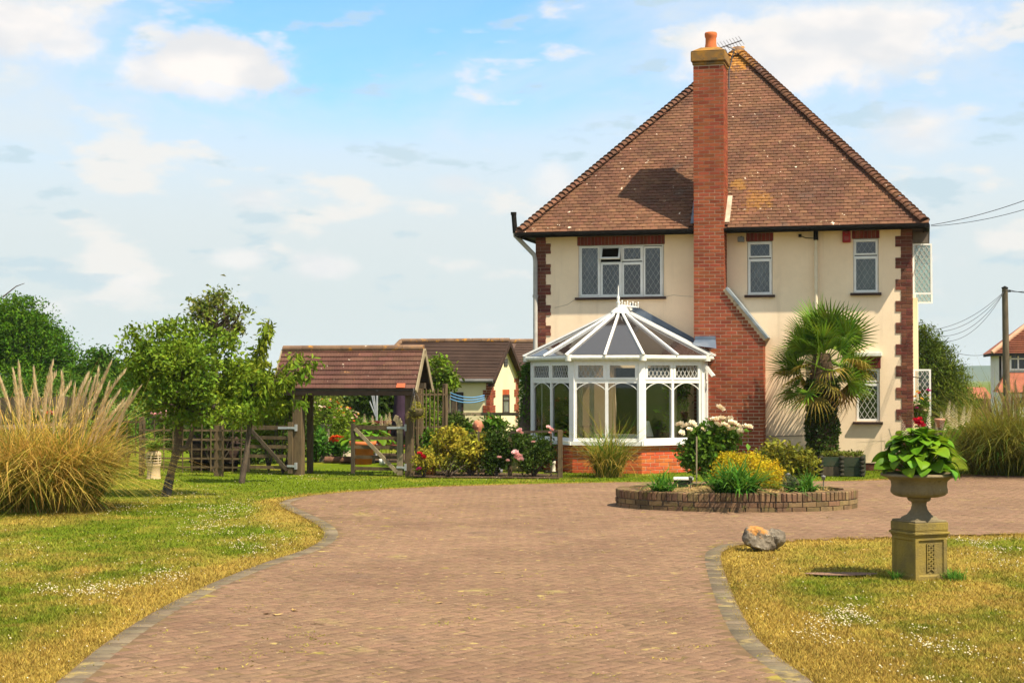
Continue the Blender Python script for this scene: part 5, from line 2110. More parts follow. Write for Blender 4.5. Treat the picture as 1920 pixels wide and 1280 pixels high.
# white rose bush at the back of the bed
Yr = 24.55
rb_base = Vector((at(1335, 0, Yr).x, Yr, 0.22))
rose = shrub('rose_bush', 'bushy rose with cream white flowers at back of oval bed', 'rose bush', rb_base,
             px_blobs([(1330, 840, 48, 34, 0.0), (1300, 845, 28, 32, -.05), (1368, 828, 26, 26, 0), (1335, 815, 34, 22, .05), (1318, 868, 36, 22, 0)], Yr, 0.7),
             leafmat('rose_leaf', (0.085, 0.175, 0.016), (0.115, 0.215, 0.018), 2, isl=0.5, k=0.8), 200, 18, 0.075, 0.055, shell=0.45, aspect=0.6, stems=12)
for px, py, r_ in ((1350, 767, 9), (1275, 797, 8), (1286, 800, 8), (1298, 796, 8), (1293, 806, 6), (1340, 788, 8), (1352, 786, 8), (1368, 788, 8), (1374, 795, 9), (1360, 799, 8), (1372, 806, 8),
                   (1388, 810, 7), (1402, 802, 9), (1385, 800, 6), (1345, 797, 7), (1278, 812, 6), (1330, 800, 6), (1318, 806, 5)):
    bloom(rose, at(px, py, Yr - 0.22 + rnd.uniform(-.05, .15)) - rb_base, P_WHITE, r_ * Yr / F * 1.3)
cane = MB()
cane.tube([at(1306, 905, 23.2), at(1306, 818, 23.2)], 0.011, 6)
tag(cane.build('garden_cane', WOOD_PALE), 'thin bamboo cane standing upright left of largest strap leaf clump', 'cane')
# white-topped floodlight box at the back
fp = at(1281, 893, 24.1)
fb_root = empty('garden_floodlight', Vector((fp.x, fp.y, 0.22)), R(-6), 'black garden floodlight with white top below the white rose bush', 'lamp')
b = MB()
b.box(-0.15, 0.15, -0.1, 0.1, 0.17, 0.21)
b.build('reflector', UPVC, fb_root, bevel=0.008)
b = MB()
b.box(-0.14, 0.14, -0.085, 0.085, 0.03, 0.168)
b.build('housing', BLACK, fb_root, bevel=0.01)
b = MB()
b.tube([(0, 0, -0.05), (0, 0, 0.03)], 0.02, 8)
b.build('spike', BLACK, fb_root)
# little solar stake lamps
for k, (px, py, lab) in enumerate(((1295, 923, 'stake lamp between the left and largest strap leaf clumps'), (1544, 921, 'stake lamp at right end of oval brick bed'), (1478, 916, 'stake lamp right of low golden shrub'))):
    p = gp(px, py, 0.23)
    r_ = empty('stake_lamp', p, 0, 'small dark solar ' + lab, 'lamp', 'solar stake lamps in the oval bed')
    b = MB()
    b.tube([(0, 0, -0.03), (0, 0, 0.17)], 0.008, 6)
    b.build('stake', ALU, r_)
    b = MB()
    b.lathe([(0.0, 0.17), (0.026, 0.17), (0.030, 0.21), (0.034, 0.215), (0.034, 0.23), (0.0, 0.245)], 12)
    b.build('lamp_head', GREYBOX, r_)

# ------------------------------------------------------------------ pedestal and urn
pc = gp(1717, 1089)
PW = 0.365
ang = R(23)
ctr = pc + Vector((math.cos(ang), math.sin(ang), 0)) * PW / 2 + Vector((-math.sin(ang), math.cos(ang), 0)) * PW / 2
ped = empty('pedestal', ctr, ang, 'square stone pedestal with carved panel standing on the lawn', 'pedestal')
hw = PW / 2


def sq(b, r, z0, z1, r2=None):
    r2 = r2 or r
    b.add([(-r, -r, z0), (r, -r, z0), (r, r, z0), (-r, r, z0), (-r2, -r2, z1), (r2, -r2, z1), (r2, r2, z1), (-r2, r2, z1)],
          [(0, 1, 5, 4), (1, 2, 6, 5), (2, 3, 7, 6), (3, 0, 4, 7), (4, 5, 6, 7), (3, 2, 1, 0)])


b = MB()
PH = 0.505
# shaft with recessed panels
zt_ = 0.405
for k in range(4):
    Mk = Matrix.Rotation(k * math.pi / 2, 4, 'Z')
    r, q, dpt = hw, 0.040, 0.016
    o = [(-r, -r, -0.05), (r, -r, -0.05), (r, -r, zt_), (-r, -r, zt_)]
    i_ = [(-r + q, -r, 0.045), (r - q, -r, 0.045), (r - q, -r, zt_ - 0.03), (-r + q, -r, zt_ - 0.03)]
    j_ = [(x * 0.97, -r + dpt, z) for x, y, z in i_]
    b.add([Mk @ Vector(p) for p in o + i_ + j_], [(0, 1, 5, 4), (1, 2, 6, 5), (2, 3, 7, 6), (3, 0, 4, 7), (4, 5, 9, 8), (5, 6, 10, 9), (6, 7, 11, 10), (7, 4, 8, 11), (8, 9, 10, 11)])
b.build('shaft', STONE_MOSS, ped, bevel=0.006)
b = MB()
sq(b, hw + 0.004, zt_, zt_ + 0.022, hw + 0.014)
sq(b, hw + 0.022, zt_ + 0.023, zt_ + 0.048)
sq(b, hw + 0.010, zt_ + 0.049, zt_ + 0.06, hw + 0.010)
sq(b, hw + 0.010, zt_ + 0.061, zt_ + 0.135)
b.build('capital', STONE_MOSS, ped, bevel=0.007)
# carved lozenge panel of interlaced strapwork
b = MB()
for k in range(6):
    z0 = 0.085 + k * 0.042
    for s_ in (1, -1):
        b.bar((-0.036 * s_, -hw + 0.012, z0), (0.036 * s_, -hw + 0.012, z0 + 0.052), 0.014, 0.016, up=(0, 1, 0))
b.box(-0.046, -0.036, -hw + 0.004, -hw + 0.02, 0.08, 0.345)
b.box(0.036, 0.046, -hw + 0.004, -hw + 0.02, 0.08, 0.345)
b.build('carved_ornament', STONE_MOSS, ped)
UZ = zt_ + 0.136
urn = empty('garden_urn', ctr + Vector((0, 0, UZ)), ang, 'weathered stone urn on the square pedestal, planted with hosta', 'urn')
b = MB()
sq(b, 0.185, 0.0, 0.02, 0.18)
b.lathe([(0.178, 0.021), (0.165, 0.04), (0.115, 0.065), (0.080, 0.11), (0.068, 0.155), (0.072, 0.185), (0.098, 0.195), (0.112, 0.215), (0.105, 0.235), (0.09, 0.24)], 28)
b.build('foot', STONE, urn, bevel=0.004)
b = MB()
UR = 0.355


def flute(r, z, a):
    k = max(0.0, 1 - abs(z - 0.275) / 0.07)
    return r * (1 + 0.035 * k * math.cos(18 * a))


b.lathe([(0.09, 0.232), (0.19, 0.236), (0.235, 0.25), (0.258, 0.275), (0.262, 0.305), (0.258, 0.34), (0.265, 0.385), (0.30, 0.415), (UR, 0.432), (UR + 0.006, 0.445), (UR - 0.004, 0.458), (0.31, 0.462), (0.285, 0.44), (0.27, 0.41)], 72, mod=flute)
b.build('bowl', STONE, urn)
b = MB()
b.lathe([(0.285, 0.43), (0.15, 0.445), (0.0, 0.45)], 24)
b.build('earth', SOIL, urn)
# hosta
hosta = empty('hosta', ctr + Vector((0, 0, UZ + 0.44)), 0, 'bright green hosta with broad leaves and pale flower spikes in urn', 'plant')


def hosta_leaf(L_, wd, arch, m=L_HOSTA):
    """broad heart-shaped ribbed leaf on a stalk, along +x"""
    b = MB()
    nl, nw = 8, 6
    vs_, fs_ = [], []
    for i in range(nl + 1):
        t = i / nl
        w = 1.22 * wd * (math.sin(math.pi * min(1, t ** 0.80)) ** 0.62) * (1 - 0.10 * t) + 0.002
        x = L_ * t * math.cos(arch * t * 0.6)
        z = 0.10 * L_ * math.sin(math.pi * t * 0.7) - L_ * arch * 0.45 * t * t
        for j in range(nw + 1):
            s = 2 * j / nw - 1
            vs_.append((x, w * s, z + 0.16 * w * (abs(s) ** 1.5) * 1.2 + (0.006 if j % 2 else 0)))
    for i in range(nl):
        for j in range(nw):
            a = i * (nw + 1) + j
            fs_.append((a, a + 1, a + nw + 2, a + nw + 1))
    b.add(vs_, fs_, True)
    return b.mesh('leaf', m)


leaf_var = [hosta_leaf(0.24, 0.085, 0.9), hosta_leaf(0.20, 0.075, 1.2), hosta_leaf(0.26, 0.080, 0.6), hosta_leaf(0.18, 0.07, 1.0)]
nlv = 130
for k in range(nlv):
    f_ = k / nlv
    az = k * 2.399 + rnd.gauss(0, 0.2)
    rad = 0.05 + 0.235 * f_
    z = 0.29 * (1 - f_ ** 2.2) + rnd.uniform(0.0, 0.06) + 0.02
    pitch = 0.70 - 1.0 * f_ + rnd.gauss(0, 0.15)
    M = Matrix.Translation((rad * math.cos(az), rad * math.sin(az), z)) @ Matrix.Rotation(az + rnd.gauss(0, .25), 4, 'Z') @ Matrix.Rotation(-pitch, 4, 'Y') @ Matrix.Rotation(rnd.gauss(0, 0.3), 4, 'X') @ Matrix.Scale(rnd.uniform(0.62, 0.92), 4)
    link('leaf', leaf_var[k % 4], hosta, M)
sb = MB()
for k in range(nlv):
    f_ = k / nlv
    az = k * 2.399
    rad = 0.05 + 0.235 * f_
    sb.tube([(rad * 0.25 * math.cos(az), rad * 0.25 * math.sin(az), 0.0), (rad * math.cos(az), rad * math.sin(az), 0.29 * (1 - f_ ** 2.2) + 0.04)], 0.006, 5)
sb.build('leaf_stalk', L_HOSTA, hosta, kind='stuff')
sp_me = spike_mesh('flower_spike', petal('pale_bell', (0.75, 0.66, 0.52), (0.70, 0.58, 0.42)), 42, 0.22, 0.032)
hz = hosta.location
for px, py, L_ in ((1699, 818, 1.0), (1715, 822, 0.8), (1740, 806, 0.9), (1780, 800, 1.15), (1768, 812, 1.0), (1790, 806, 1.0), (1803, 800, 1.0), (1812, 795, 0.9), (1757, 825, 0.7), (1730, 828, .6), (1775, 790, 1.0)):
    p = at(px, py - 22, 15.25 + rnd.uniform(-.12, .15)) - hz
    M = Matrix.Translation(p - Vector((0, 0, 0.10 * L_))) @ Matrix.Rotation(rnd.gauss(0, 0.22), 4, 'X') @ Matrix.Rotation((px - 1750) * 0.005 + rnd.gauss(0, .1), 4, 'Y') @ Matrix.Scale(L_ * .9, 4)
    link('flower_spike', sp_me, hosta, M)
    sb = MB()
    sb.tube([(p.x * 0.3, p.y * 0.3, 0.1), (p.x * 0.8, p.y * 0.8, p.z * 0.6), p - Vector((0, 0, 0.09 * L_))], 0.004, 5)
    sb.build('flower_stalk', L_HOSTA, hosta)
# tufts of longer grass at the foot of the pedestal
tf = empty('grass_tuft', ctr + Vector((0.30, -0.12, 0)), 0, 'tuft of long green grass at right foot of stone pedestal', 'grass tuft')
blades('foliage', np.concatenate([disc_points(150, 0.10, 0.14), disc_points(60, 0.05, 0.05) + np.array([-0.55, 0.0, 0])]), 0.13, 0.008, L_STRAP, tf, lean=0.5, arch=0.6, seg=3)

# ------------------------------------------------------------------ rock at the corner of the lawn
def rock_mesh(seed, sx, sy, sz, m, sub=4, amp=0.22):
    bm = bmesh.new()
    bmesh.ops.create_icosphere(bm, subdivisions=sub, radius=1)
    r_ = np.random.default_rng(seed)
    pl = [(Vector(r_.normal(0, 1, 3)).normalized(), r_.uniform(0.62, 0.9)) for _ in range(16)]
    from mathutils import noise as mn
    for v in bm.verts:
        d = v.co.normalized()
        rad = 1.0
        for nrm, h in pl:
            c = d.dot(nrm)
            if c > 0.05:
                rad = min(rad, h / c)
        rad += amp * 0.5 * (mn.noise(d * 2.4 + Vector((seed, 0, 0)))) + amp * 0.22 * mn.noise(d * 7 + Vector((0, seed, 0)))
        v.co = Vector((d.x * sx, d.y * sy, d.z * sz)) * rad
    me = bpy.data.meshes.new('rock')
    bm.to_mesh(me)
    bm.free()
    me.materials.append(m)
    return me


rp = gp(1432, 1034)
rk = empty('rock', rp + Vector((0, 0.1, 0)), 0, 'grey boulder with orange lichen at corner of lawn by drive', 'rock')
link('stone', rock_mesh(3, 0.20, 0.17, 0.165, ROCK), rk, Matrix.Translation((-0.03, 0, 0.125)) @ Matrix.Rotation(0.15, 4, 'Y'))
link('stone', rock_mesh(8, 0.105, 0.12, 0.155, ROCK), rk, Matrix.Translation((0.155, 0.03, 0.12)) @ Matrix.Rotation(0.2, 4, 'Y'))
# ================================================================== LYCHGATE WITH TILED ROOF
LO = gp(768, 893)
lych = empty('lychgate', LO, -YAW, 'tiled roof on timber posts over the garden gateway', 'lychgate')
lu = lambda px, py, v=0.0: frame_uz(px, py, v, LO)
POST = 0.16
uL = lu(560, 800)[0]
uR = 0.0
dep = 0.62
zE = 1.70
for (u, v, w_, nm) in ((uR, 0.0, 0.15, 'post'), (uL, 0.0, 0.20, 'post'), (uR, dep, 0.14, 'post'), (uL + 0.0, dep, 0.11, 'post')):
    b = MB()
    b.box(u - w_ / 2, u + w_ / 2, v - w_ / 2, v + w_ / 2, -0.05, zE + 0.02)
    b.build(nm, WOOD, lych, bevel=0.012)
b = MB()
b.box(uL - 0.35, uR + 0.12, -0.06, 0.06, zE + 0.021, zE + 0.13)
b.build('wall_plate', WOOD_OLD, lych)
b = MB()
b.box(uL - 0.35, uR + 0.12, dep - 0.06, dep + 0.06, zE + 0.021, zE + 0.13)
b.build('wall_plate', WOOD_OLD, lych)
vF, vB = -0.16, dep + 0.26
vM = (vF + vB) / 2
u0r, u1r = lu(512, 727, vF)[0], lu(780, 727, vF)[0]
zF = lu(776, 729, vF)[1]
zR = lu(793, 652, vM)[1]
b = MB()
th_ = 0.03
for (va, vb) in ((vF, vM), (vB, vM)):
    b.add([(u0r, va, zF - th_), (u1r, va, zF - th_), (u1r, vb, zR - th_), (u0r, vb, zR - th_), (u0r, va, zF - 0.002), (u1r, va, zF - 0.002), (u1r, vb, zR - 0.002), (u0r, vb, zR - 0.002)],
          [(0, 1, 2, 3), (7, 6, 5, 4), (0, 1, 5, 4), (1, 2, 6, 5), (0, 3, 7, 4)])
lroof = b.build('roof', SOFFIT, lych)
rise, run = zR - zF, vM - vF
sl_ = math.hypot(rise, run)
c_, s_ = run / sl_, rise / sl_
NCR = 9
g_ = sl_ / NCR
NT = 10
tw = (u1r - u0r) / NT
b = MB()
b.box(-tw / 2 + 0.003, tw / 2 - 0.003, 0, g_ + 0.05, 0, 0.022)
for k in range(-2, 3):
    b.box(k * tw / 5 - 0.004, k * tw / 5 + 0.004, 0.0, g_, 0.0221, 0.027)
tile2 = b.mesh('tile', TILE_GATE)
slope = Matrix(((1, 0, 0, 0), (0, c_, -s_, 0), (0, s_, c_, 0), (0, 0, 0, 1)))
slopeB = Matrix(((-1, 0, 0, 0), (0, -c_, s_, 0), (0, s_, c_, 0), (0, 0, 0, 1)))
for r_ in range(NCR):
    off = (tw / 2 if r_ % 2 else 0)
    for k in range(NT + (1 if r_ % 2 == 0 else 1)):
        u = u0r + tw * (k + 0.5) - off
        if u < u0r - 0.02 or u > u1r + 0.02:
            continue
        cut = 1.0
        uu = min(max(u, u0r + tw * 0.25), u1r - tw * 0.25) if (u - tw / 2 < u0r - 0.01 or u + tw / 2 > u1r + 0.01) else u
        sx = 0.5 if uu != u else 1.0
        M = Matrix.Translation((uu, vF + r_ * g_ * c_, zF + r_ * g_ * s_ + 0.004)) @ slope @ Matrix.Rotation(R(-9) + rnd.gauss(0, .008), 4, 'X') @ Matrix.Rotation(rnd.gauss(0, .005), 4, 'Z') @ Matrix.Scale(sx, 4, (1, 0, 0))
        link('tile', tile2, lroof, M)
b = MB()
for r_ in range(NCR):
    M = Matrix.Translation(((u0r + u1r) / 2, vB - r_ * g_ * c_, zF + r_ * g_ * s_ + 0.004)) @ slopeB @ Matrix.Rotation(R(-7), 4, 'X')
    b.box(-(u1r - u0r) / 2, (u1r - u0r) / 2, 0, g_ + 0.05, 0, 0.022, M)
b.build('rear_tiling', TILE_GATE, lroof, kind='stuff')
# one newer red tile
M = Matrix.Translation((lu(751, 722, vF)[0], vF - 0.006, zF + 0.022)) @ slope @ Matrix.Rotation(R(-7), 4, 'X')
b = MB()
b.box(-0.085, 0.085, -0.004, 0.10, 0.006, 0.020)
link('tile', b.mesh('red_tile', TILE_NEW), lroof, M, label='newer bright red tile at the eave')
nr = 7
for k in range(nr):
    b = MB()
    l_ = (u1r - u0r) / nr
    b.tube([(u0r + k * l_ + 0.004, vM, zR - 0.01), (u0r + (k + 1) * l_ - 0.004, vM, zR - 0.01)], 0.072, 12)
    b.build('ridge_tile', TILE_RIDGE, lroof)
for u in (u1r + 0.012, u0r - 0.012):
    b = MB()
    b.bar((u, vF - 0.02, zF - 0.05), (u, vM, zR - 0.045), 0.022, 0.11, up=(0, -s_, c_))
    b.bar((u, vB + 0.02, zF - 0.05), (u, vM, zR - 0.045), 0.022, 0.11, up=(0, s_, c_))
    b.build('barge_board', WOOD_PALE, lych)
b = MB()
b.box(u0r + 0.02, u1r - 0.02, vF + 0.0, vF + 0.02, zF - 0.13, zF - 0.032)
b.build('fascia', mat('shade_toned_fascia', (0.03, 0.02, 0.014), (0.02, 0.015, 0.012), 6), lych)  # board coloured near black to stand in for shadow under the eave
b = MB()
for u in (uR - 0.02, uL):
    b.poly([(u, vF + 0.1, zF), (u, vB - 0.1, zF), (u, vM, zR - 0.1)])
b.build('gable_boarding', SOFFIT, lych)
b = MB()
b.bar((uR + 0.02, 0.0, 1.2), (uR - 0.02, -0.0, 1.21), 0.05, 0.05)

# -- gates
def field_gate(label, origin, ang, L_, Hh, curved=True):
    """five-bar gate, hanging stile at x = 0, closing stile at x = -L"""
    g_ = empty('gate', origin, ang, label, 'gate', 'five-bar gates at the lychgate')
    b = MB()
    if curved:
        pts = [(0, 0, 0.0), (0, 0, Hh * 0.8), (-0.01, 0, Hh * 0.98), (-0.05, 0, Hh * 1.07), (-0.12, 0, Hh * 1.10)]
        for p, q in zip(pts[:-1], pts[1:]):
            b.bar(p, q, 0.07, 0.115, up=(1, 0, 0.3))
        b.build('hanging_stile', WOOD_PALE, g_)
    else:
        b.box(-0.05, 0.05, -0.035, 0.035, 0.0, Hh * 1.02)
        b.build('hanging_stile', WOOD, g_)
    b = MB()
    b.box(-L_ - 0.035, -L_ + 0.035, -0.033, 0.033, 0.02, Hh * 0.98)
    b.build('closing_stile', WOOD_OLD, g_)
    for k, z in enumerate((0.11, 0.32, 0.50, 0.67, 0.86)):
        b = MB()
        h_ = 0.055 if k < 4 else 0.05
        if k == 4:
            b.bar((-L_ + 0.036, 0, z * Hh / 0.95), (-0.056, 0, z * Hh / 0.95), 0.05, 0.085, up=(0, 0, 1))
        else:
            b.bar((-L_ + 0.036, 0, z * Hh / 0.95), (-0.052, 0, z * Hh / 0.95), 0.03, h_ * 1.2, up=(0, 0, 1))
        b.build('rail', WOOD, g_)
    b = MB()
    b.bar((-0.06, -0.031, 0.06), (-L_ + 0.05, -0.031, 0.84 * Hh / 0.95), 0.03, 0.07, up=(0.6, 0, 1))
    b.build('brace', WOOD_PALE if curved else WOOD_OLD, g_)
    for z in (0.86, 0.14):
        b = MB()
        b.box(-0.26 if z > 0.5 else -0.06, 0.14, -0.046, -0.037, z * Hh / 0.95 - 0.022, z * Hh / 0.95 + 0.022)
        b.box(-0.062, 0.062, -0.05, 0.05, z * Hh / 0.95 - 0.012, z * Hh / 0.95 + 0.012)
        b.box(0.10, 0.14, -0.047, 0.02, z * Hh / 0.95 - 0.06, z * Hh / 0.95 + 0.07)
        b.build('strap_hinge', STEEL, g_)
    return g_


sc_ = 31.3 / F
gR = from_frame(lu(752, 800)[0], -0.05, 0.03, LO)
field_gate('wooden five-bar gate with curved stile beside right lychgate post', gR, -YAW, 0.98, 1.02, True)
gL = from_frame(lu(549, 800)[0], -0.10, 0.03, LO)
field_gate('wooden five-bar gate opened back left of left lychgate post', gL, -YAW + R(-2), 0.93, 1.00, False)

# hanging basket at the right corner of the roof
hb_p = at(781, 765, 31.1)
hb_ = empty('hanging_basket', hb_p, 0, 'hanging basket of trailing plants below right corner of lychgate roof', 'hanging basket')
b = MB()
b.lathe([(0.0, -0.20), (0.06, -0.19), (0.12, -0.14), (0.15, -0.06), (0.16, 0.0), (0.14, 0.0), (0.0, -0.03)], 18)
b.build('basket', mat('moss_liner', (0.13, 0.10, 0.05), (0.08, 0.065, 0.03), 14, bump=0.8), hb_)
b = MB()
top = at(775, 727, 31.1) - hb_p
for k in range(3):
    a = k * 2.09 + 0.5
    b.tube([(0.15 * math.cos(a), 0.15 * math.sin(a), 0.0), tuple(top)], 0.004, 5)
b.build('chain', ALU, hb_)
pts, _ = blob_points([(Vector((0, 0, 0.02)), (0.15, 0.15, 0.09)), (Vector((0.02, 0, -0.12)), (0.15, 0.14, 0.12))], 60, 10, 0.03, 0.6)
leaf_cloud('foliage', pts, 0.04, L_YELLOW, hb_)

# ================================================================== TRELLIS FENCES
def trellis(label, a, b_, z0, z1, n_slats, rails, posts=(0.0, 1.0), m=WOOD, slat_w=0.022, post_h=None, name='trellis_fence', group=None, postw=0.085):
    a, b_ = Vector(a), Vector(b_)
    d = b_ - a
    L_ = d.length
    ang = math.atan2(d.y, d.x)
    t = empty(name, (a.x, a.y, 0), ang, label, 'fence', group)
    sm = MB()
    sm.box(-slat_w / 2, slat_w / 2, -0.012, 0.0, z0, z1)
    sme = sm.mesh('slat', m)
    for k in range(n_slats):
        x = L_ * (k + 0.5) / n_slats
        link('slat', sme, t, Matrix.Translation((x + rnd.gauss(0, .006), 0, rnd.uniform(-.01, .01))) @ Matrix.Rotation(rnd.gauss(0, .008), 4, 'Y'))
    for z in rails:
        r_ = MB()
        r_.box(0, L_, 0.001, 0.024, z - 0.018, z + 0.018)
        r_.build('rail', m, t)
    for f_ in posts:
        p = MB()
        x = L_ * f_
        p.box(x - postw / 2, x + postw / 2, 0.026, 0.026 + postw, -0.05, (post_h or z1) + 0.06)
        p.build('post', m, t, bevel=0.006)
    return t


tA, tB, tC = at(263, 880, 31.6), at(404, 880, 31.4), at(462, 880, 31.2)
trellis('square trellis panel behind the leaning apple tree trunk', tA, tB, 0.10, 1.10, 8, (0.18, 0.35, 0.53, 0.72, 0.90), posts=(0.0, 1.0))
trellis('narrow square trellis panel left of the opened back gate', tB + Vector((0.06, 0, 0)), tC, 0.10, 1.14, 3, (0.18, 0.35, 0.53, 0.72, 0.90), posts=(0.02,))
trellis('tall thin trellis panel left of the striped chimney pot', at(185, 870, 33.5), at(262, 880, 31.7), 0.35, 1.18, 5, (0.45, 0.75, 1.05), posts=(0.0,), slat_w=0.03)
trellis('tall slatted trellis going back from right lychgate post', from_frame(0.10, 0.05, 0, LO), from_frame(0.42, 1.2, 0, LO), 0.15, 1.72, 8, (0.3, 0.95, 1.6), posts=(1.0,), m=WOOD, slat_w=0.028, post_h=1.75)
# post and rail fence in the flower border
pf = empty('rail_fence', at(955, 885, 31.4) * Vector((1, 1, 0)) if False else Vector((at(955, 885, 31.4).x, 31.4, 0)), 0, 'low post and rail fence through flower border, left of conservatory', 'fence')
o_ = pf.location
for px, py0, Y, w_ in ((956, 808, 31.4, 0.085), (1050, 806, 31.0, 0.10)):
    b = MB()
    p = at(px, py0, Y) - o_
    b.box(p.x - w_ / 2, p.x + w_ / 2, p.y - w_ / 2, p.y + w_ / 2, -0.05, p.z)
    b.build('post', WOOD, pf, bevel=0.008)
b = MB()
b.bar(at(880, 812, 31.6) - o_, at(1048, 808, 31.06) - o_, 0.03, 0.045)
b.build('rail', WOOD_OLD, pf)
for px in (897, 1033):
    b = MB()
    q = at(px, 808, 31.3) - o_
    b.box(q.x - 0.02, q.x + 0.02, q.y - 0.02, q.y + 0.02, 0, q.z)
    b.build('picket', WOOD_OLD, pf)
b = MB()
b.bar(at(1020, 862, 31.2) - o_, at(1048, 862, 31.06) - o_, 0.03, 0.035)
b.bar(at(1020, 885, 31.2) - o_, at(1048, 885, 31.06) - o_, 0.03, 0.035)
b.build('lower_rail', WOOD_OLD, pf)

# arbour frame behind the border (posts, rails and square trellis)
ar = empty('arbour', Vector((at(852, 880, 36).x, 36, 0)), -YAW, 'rustic timber arbour frame behind yellow shrubs, before the annexe', 'arbour')
o_ = ar.location
Ri = Matrix.Rotation(YAW, 4, 'Z')
loc = lambda px, py, Y: Ri @ (at(px, py, Y) - o_)
for px, top in ((852, 752), (823, 762), (866, 775)):
    b = MB()
    p = loc(px, top, 36)
    b.box(p.x - 0.05, p.x + 0.05, p.y - 0.05, p.y + 0.05, 0, p.z)
    b.build('post', WOOD_OLD, ar)
for py in (776,):
    b = MB()
    b.bar(loc(815, py, 36), loc(972, py, 36.3), 0.05, 0.07)
    b.build('top_rail', WOOD_PALE, ar)
for px in (828, 838, 848):
    b = MB()
    b.bar(loc(px, 765, 35.9), loc(px, 830, 35.9), 0.02, 0.02)
    b.build('slat', WOOD_OLD, ar)
for py in (782, 796, 812):
    b = MB()
    b.bar(loc(818, py, 35.88), loc(853, py, 35.88), 0.02, 0.03)
    b.build('slat', WOOD_OLD, ar)

# ================================================================== TREES OF THE GARDEN
def T(px, py, Y):
    return at(px, py, Y)


# leaning apple tree
Ya = 26.0
ab_ = Vector((gp(311, 931).x, Ya, 0))
apple_bl = px_blobs([(320, 685, 62, 50, 0), (262, 672, 36, 36, -.3), (392, 700, 60, 52, .2), (438, 712, 38, 42, .3), (290, 742, 50, 34, -.3), (385, 768, 58, 26, -.1), (340, 632, 46, 30, .2), (415, 648, 32, 28, .2), (248, 722, 22, 30, 0), (450, 775, 28, 18, 0), (258, 632, 18, 20, 0), (350, 700, 60, 60, -.5), (300, 625, 18, 16, 0), (330, 785, 34, 18, -.2)], Ya)
shoots = []
for px, py in ((228, 634), (240, 622), (250, 612), (244, 655), (262, 628), (268, 612), (300, 620), (288, 606), (320, 612), (236, 668), (350, 596), (338, 604), (362, 600), (326, 602), (372, 604), (385, 598), (405, 612), (430, 625), (452, 640), (270, 640), (312, 600)):
    p = at(px, py, Ya + rnd.uniform(-.3, .3))
    q = p + Vector((rnd.uniform(-.05, .05) * 3, 0, -0.35))
    for k in range(34):
        t = rnd.random()
        shoots.append(tuple(p.lerp(q, t) + Vector((rnd.gauss(0, .045), rnd.gauss(0, .045), rnd.gauss(0, .03)))))
ap = tree('apple_tree', 'leaning apple tree on left lawn with dark wrapped trunk base', 'tree', ab_, apple_bl,
          [at(311, 932, Ya), at(322, 880, Ya), at(333, 840, Ya), at(336, 800, Ya), at(340, 770, Ya)], [0.07, 0.062, 0.064, 0.07, 0.06], L_APPLE, 350, 36, 0.075, 0.075, shell=0.5, aspect=0.5, n_limbs=40, shoots=np.array(shoots))
b = MB()
b.tube([at(311, 931, Ya) - ab_, at(316, 908, Ya) - ab_, at(319, 893, Ya) - ab_], [0.082, 0.075, 0.072], 12)
b.build('trunk_wrap', BARK_DARK, ap)
b = MB()
b.tube([at(336, 845, Ya) - ab_, at(350, 838, Ya) - ab_, at(356, 825, Ya) - ab_, at(362, 800, Ya) - ab_], [0.05, 0.045, 0.04, 0.03], 8)
b.build('limb', BARK, ap)
# cherry tree with long drooping leaves
Yc = 29.3
cb0 = Vector((gp(455, 905).x, Yc, 0))
cherry_bl = px_blobs([(470, 720, 40, 55, 0), (455, 760, 34, 30, 0)], Yc)


def droop_shoot(p0, p1, n, out):
    for k in range(n):
        t = rnd.random()
        p = p0.lerp(p1, t) + Vector((rnd.gauss(0, .05), rnd.gauss(0, .06), rnd.gauss(-0.05, .05)))
        out.append(tuple(p))


cs = []
limbs = [((470, 740), (505, 602)), ((480, 740), (592, 668)), ((480, 745), (578, 690)), ((470, 760), (560, 655)), ((470, 770), (575, 745)), ((470, 700), (490, 640)), ((465, 750), (430, 680)), ((480, 730), (545, 700)), ((490, 650), (503, 600))]
for (a, c) in limbs:
    p0, p1 = at(*a, Yc + rnd.uniform(-.2, .2)), at(*c, Yc + rnd.uniform(-.3, .3))
    droop_shoot(p0.lerp(p1, 0.25), p1, 150, cs)
ch = tree('cherry_tree', 'cherry tree with drooping leaves beside opened gate', 'tree', cb0, cherry_bl,
          [at(453, 905, Yc), at(462, 850, Yc), at(468, 800, Yc), at(470, 760, Yc)], [0.06, 0.048, 0.045, 0.042], L_CHERRY, 90, 18, 0.13, 0.09, aspect=0.33, droop=1.1, up=0.0, n_limbs=6, shoots=np.array(cs))
b = MB()
for (a, c) in limbs:
    p0, p1 = at(470, 770, Yc) - cb0, at(*c, Yc) - cb0
    q0 = at(*a, Yc) - cb0
    b.tube([p0, p0.lerp(q0, 0.9), q0.lerp(p1, 0.5), p1], [0.035, 0.028, 0.016, 0.006], 6)
b.build('limb', BARK, ch)
# plum with sparse reddish foliage behind
Yp = 33.0
pb0 = Vector((at(405, 880, Yp).x, Yp, 0))
tree('plum_tree', 'sparse reddish leaved tree rising behind the apple tree', 'tree', pb0, px_blobs([(400, 605, 52, 50, 0), (445, 600, 24, 34, 0), (380, 570, 34, 28, 0), (420, 568, 30, 26, .1), (462, 582, 10, 10, 0), (405, 555, 24, 14, 0)], Yp),
     [pb0, at(404, 760, Yp), at(402, 680, Yp), at(400, 630, Yp)], [0.10, 0.085, 0.07, 0.05], L_PURPLE, 105, 16, 0.085, 0.085, shell=0.25, n_limbs=60, aspect=0.55)

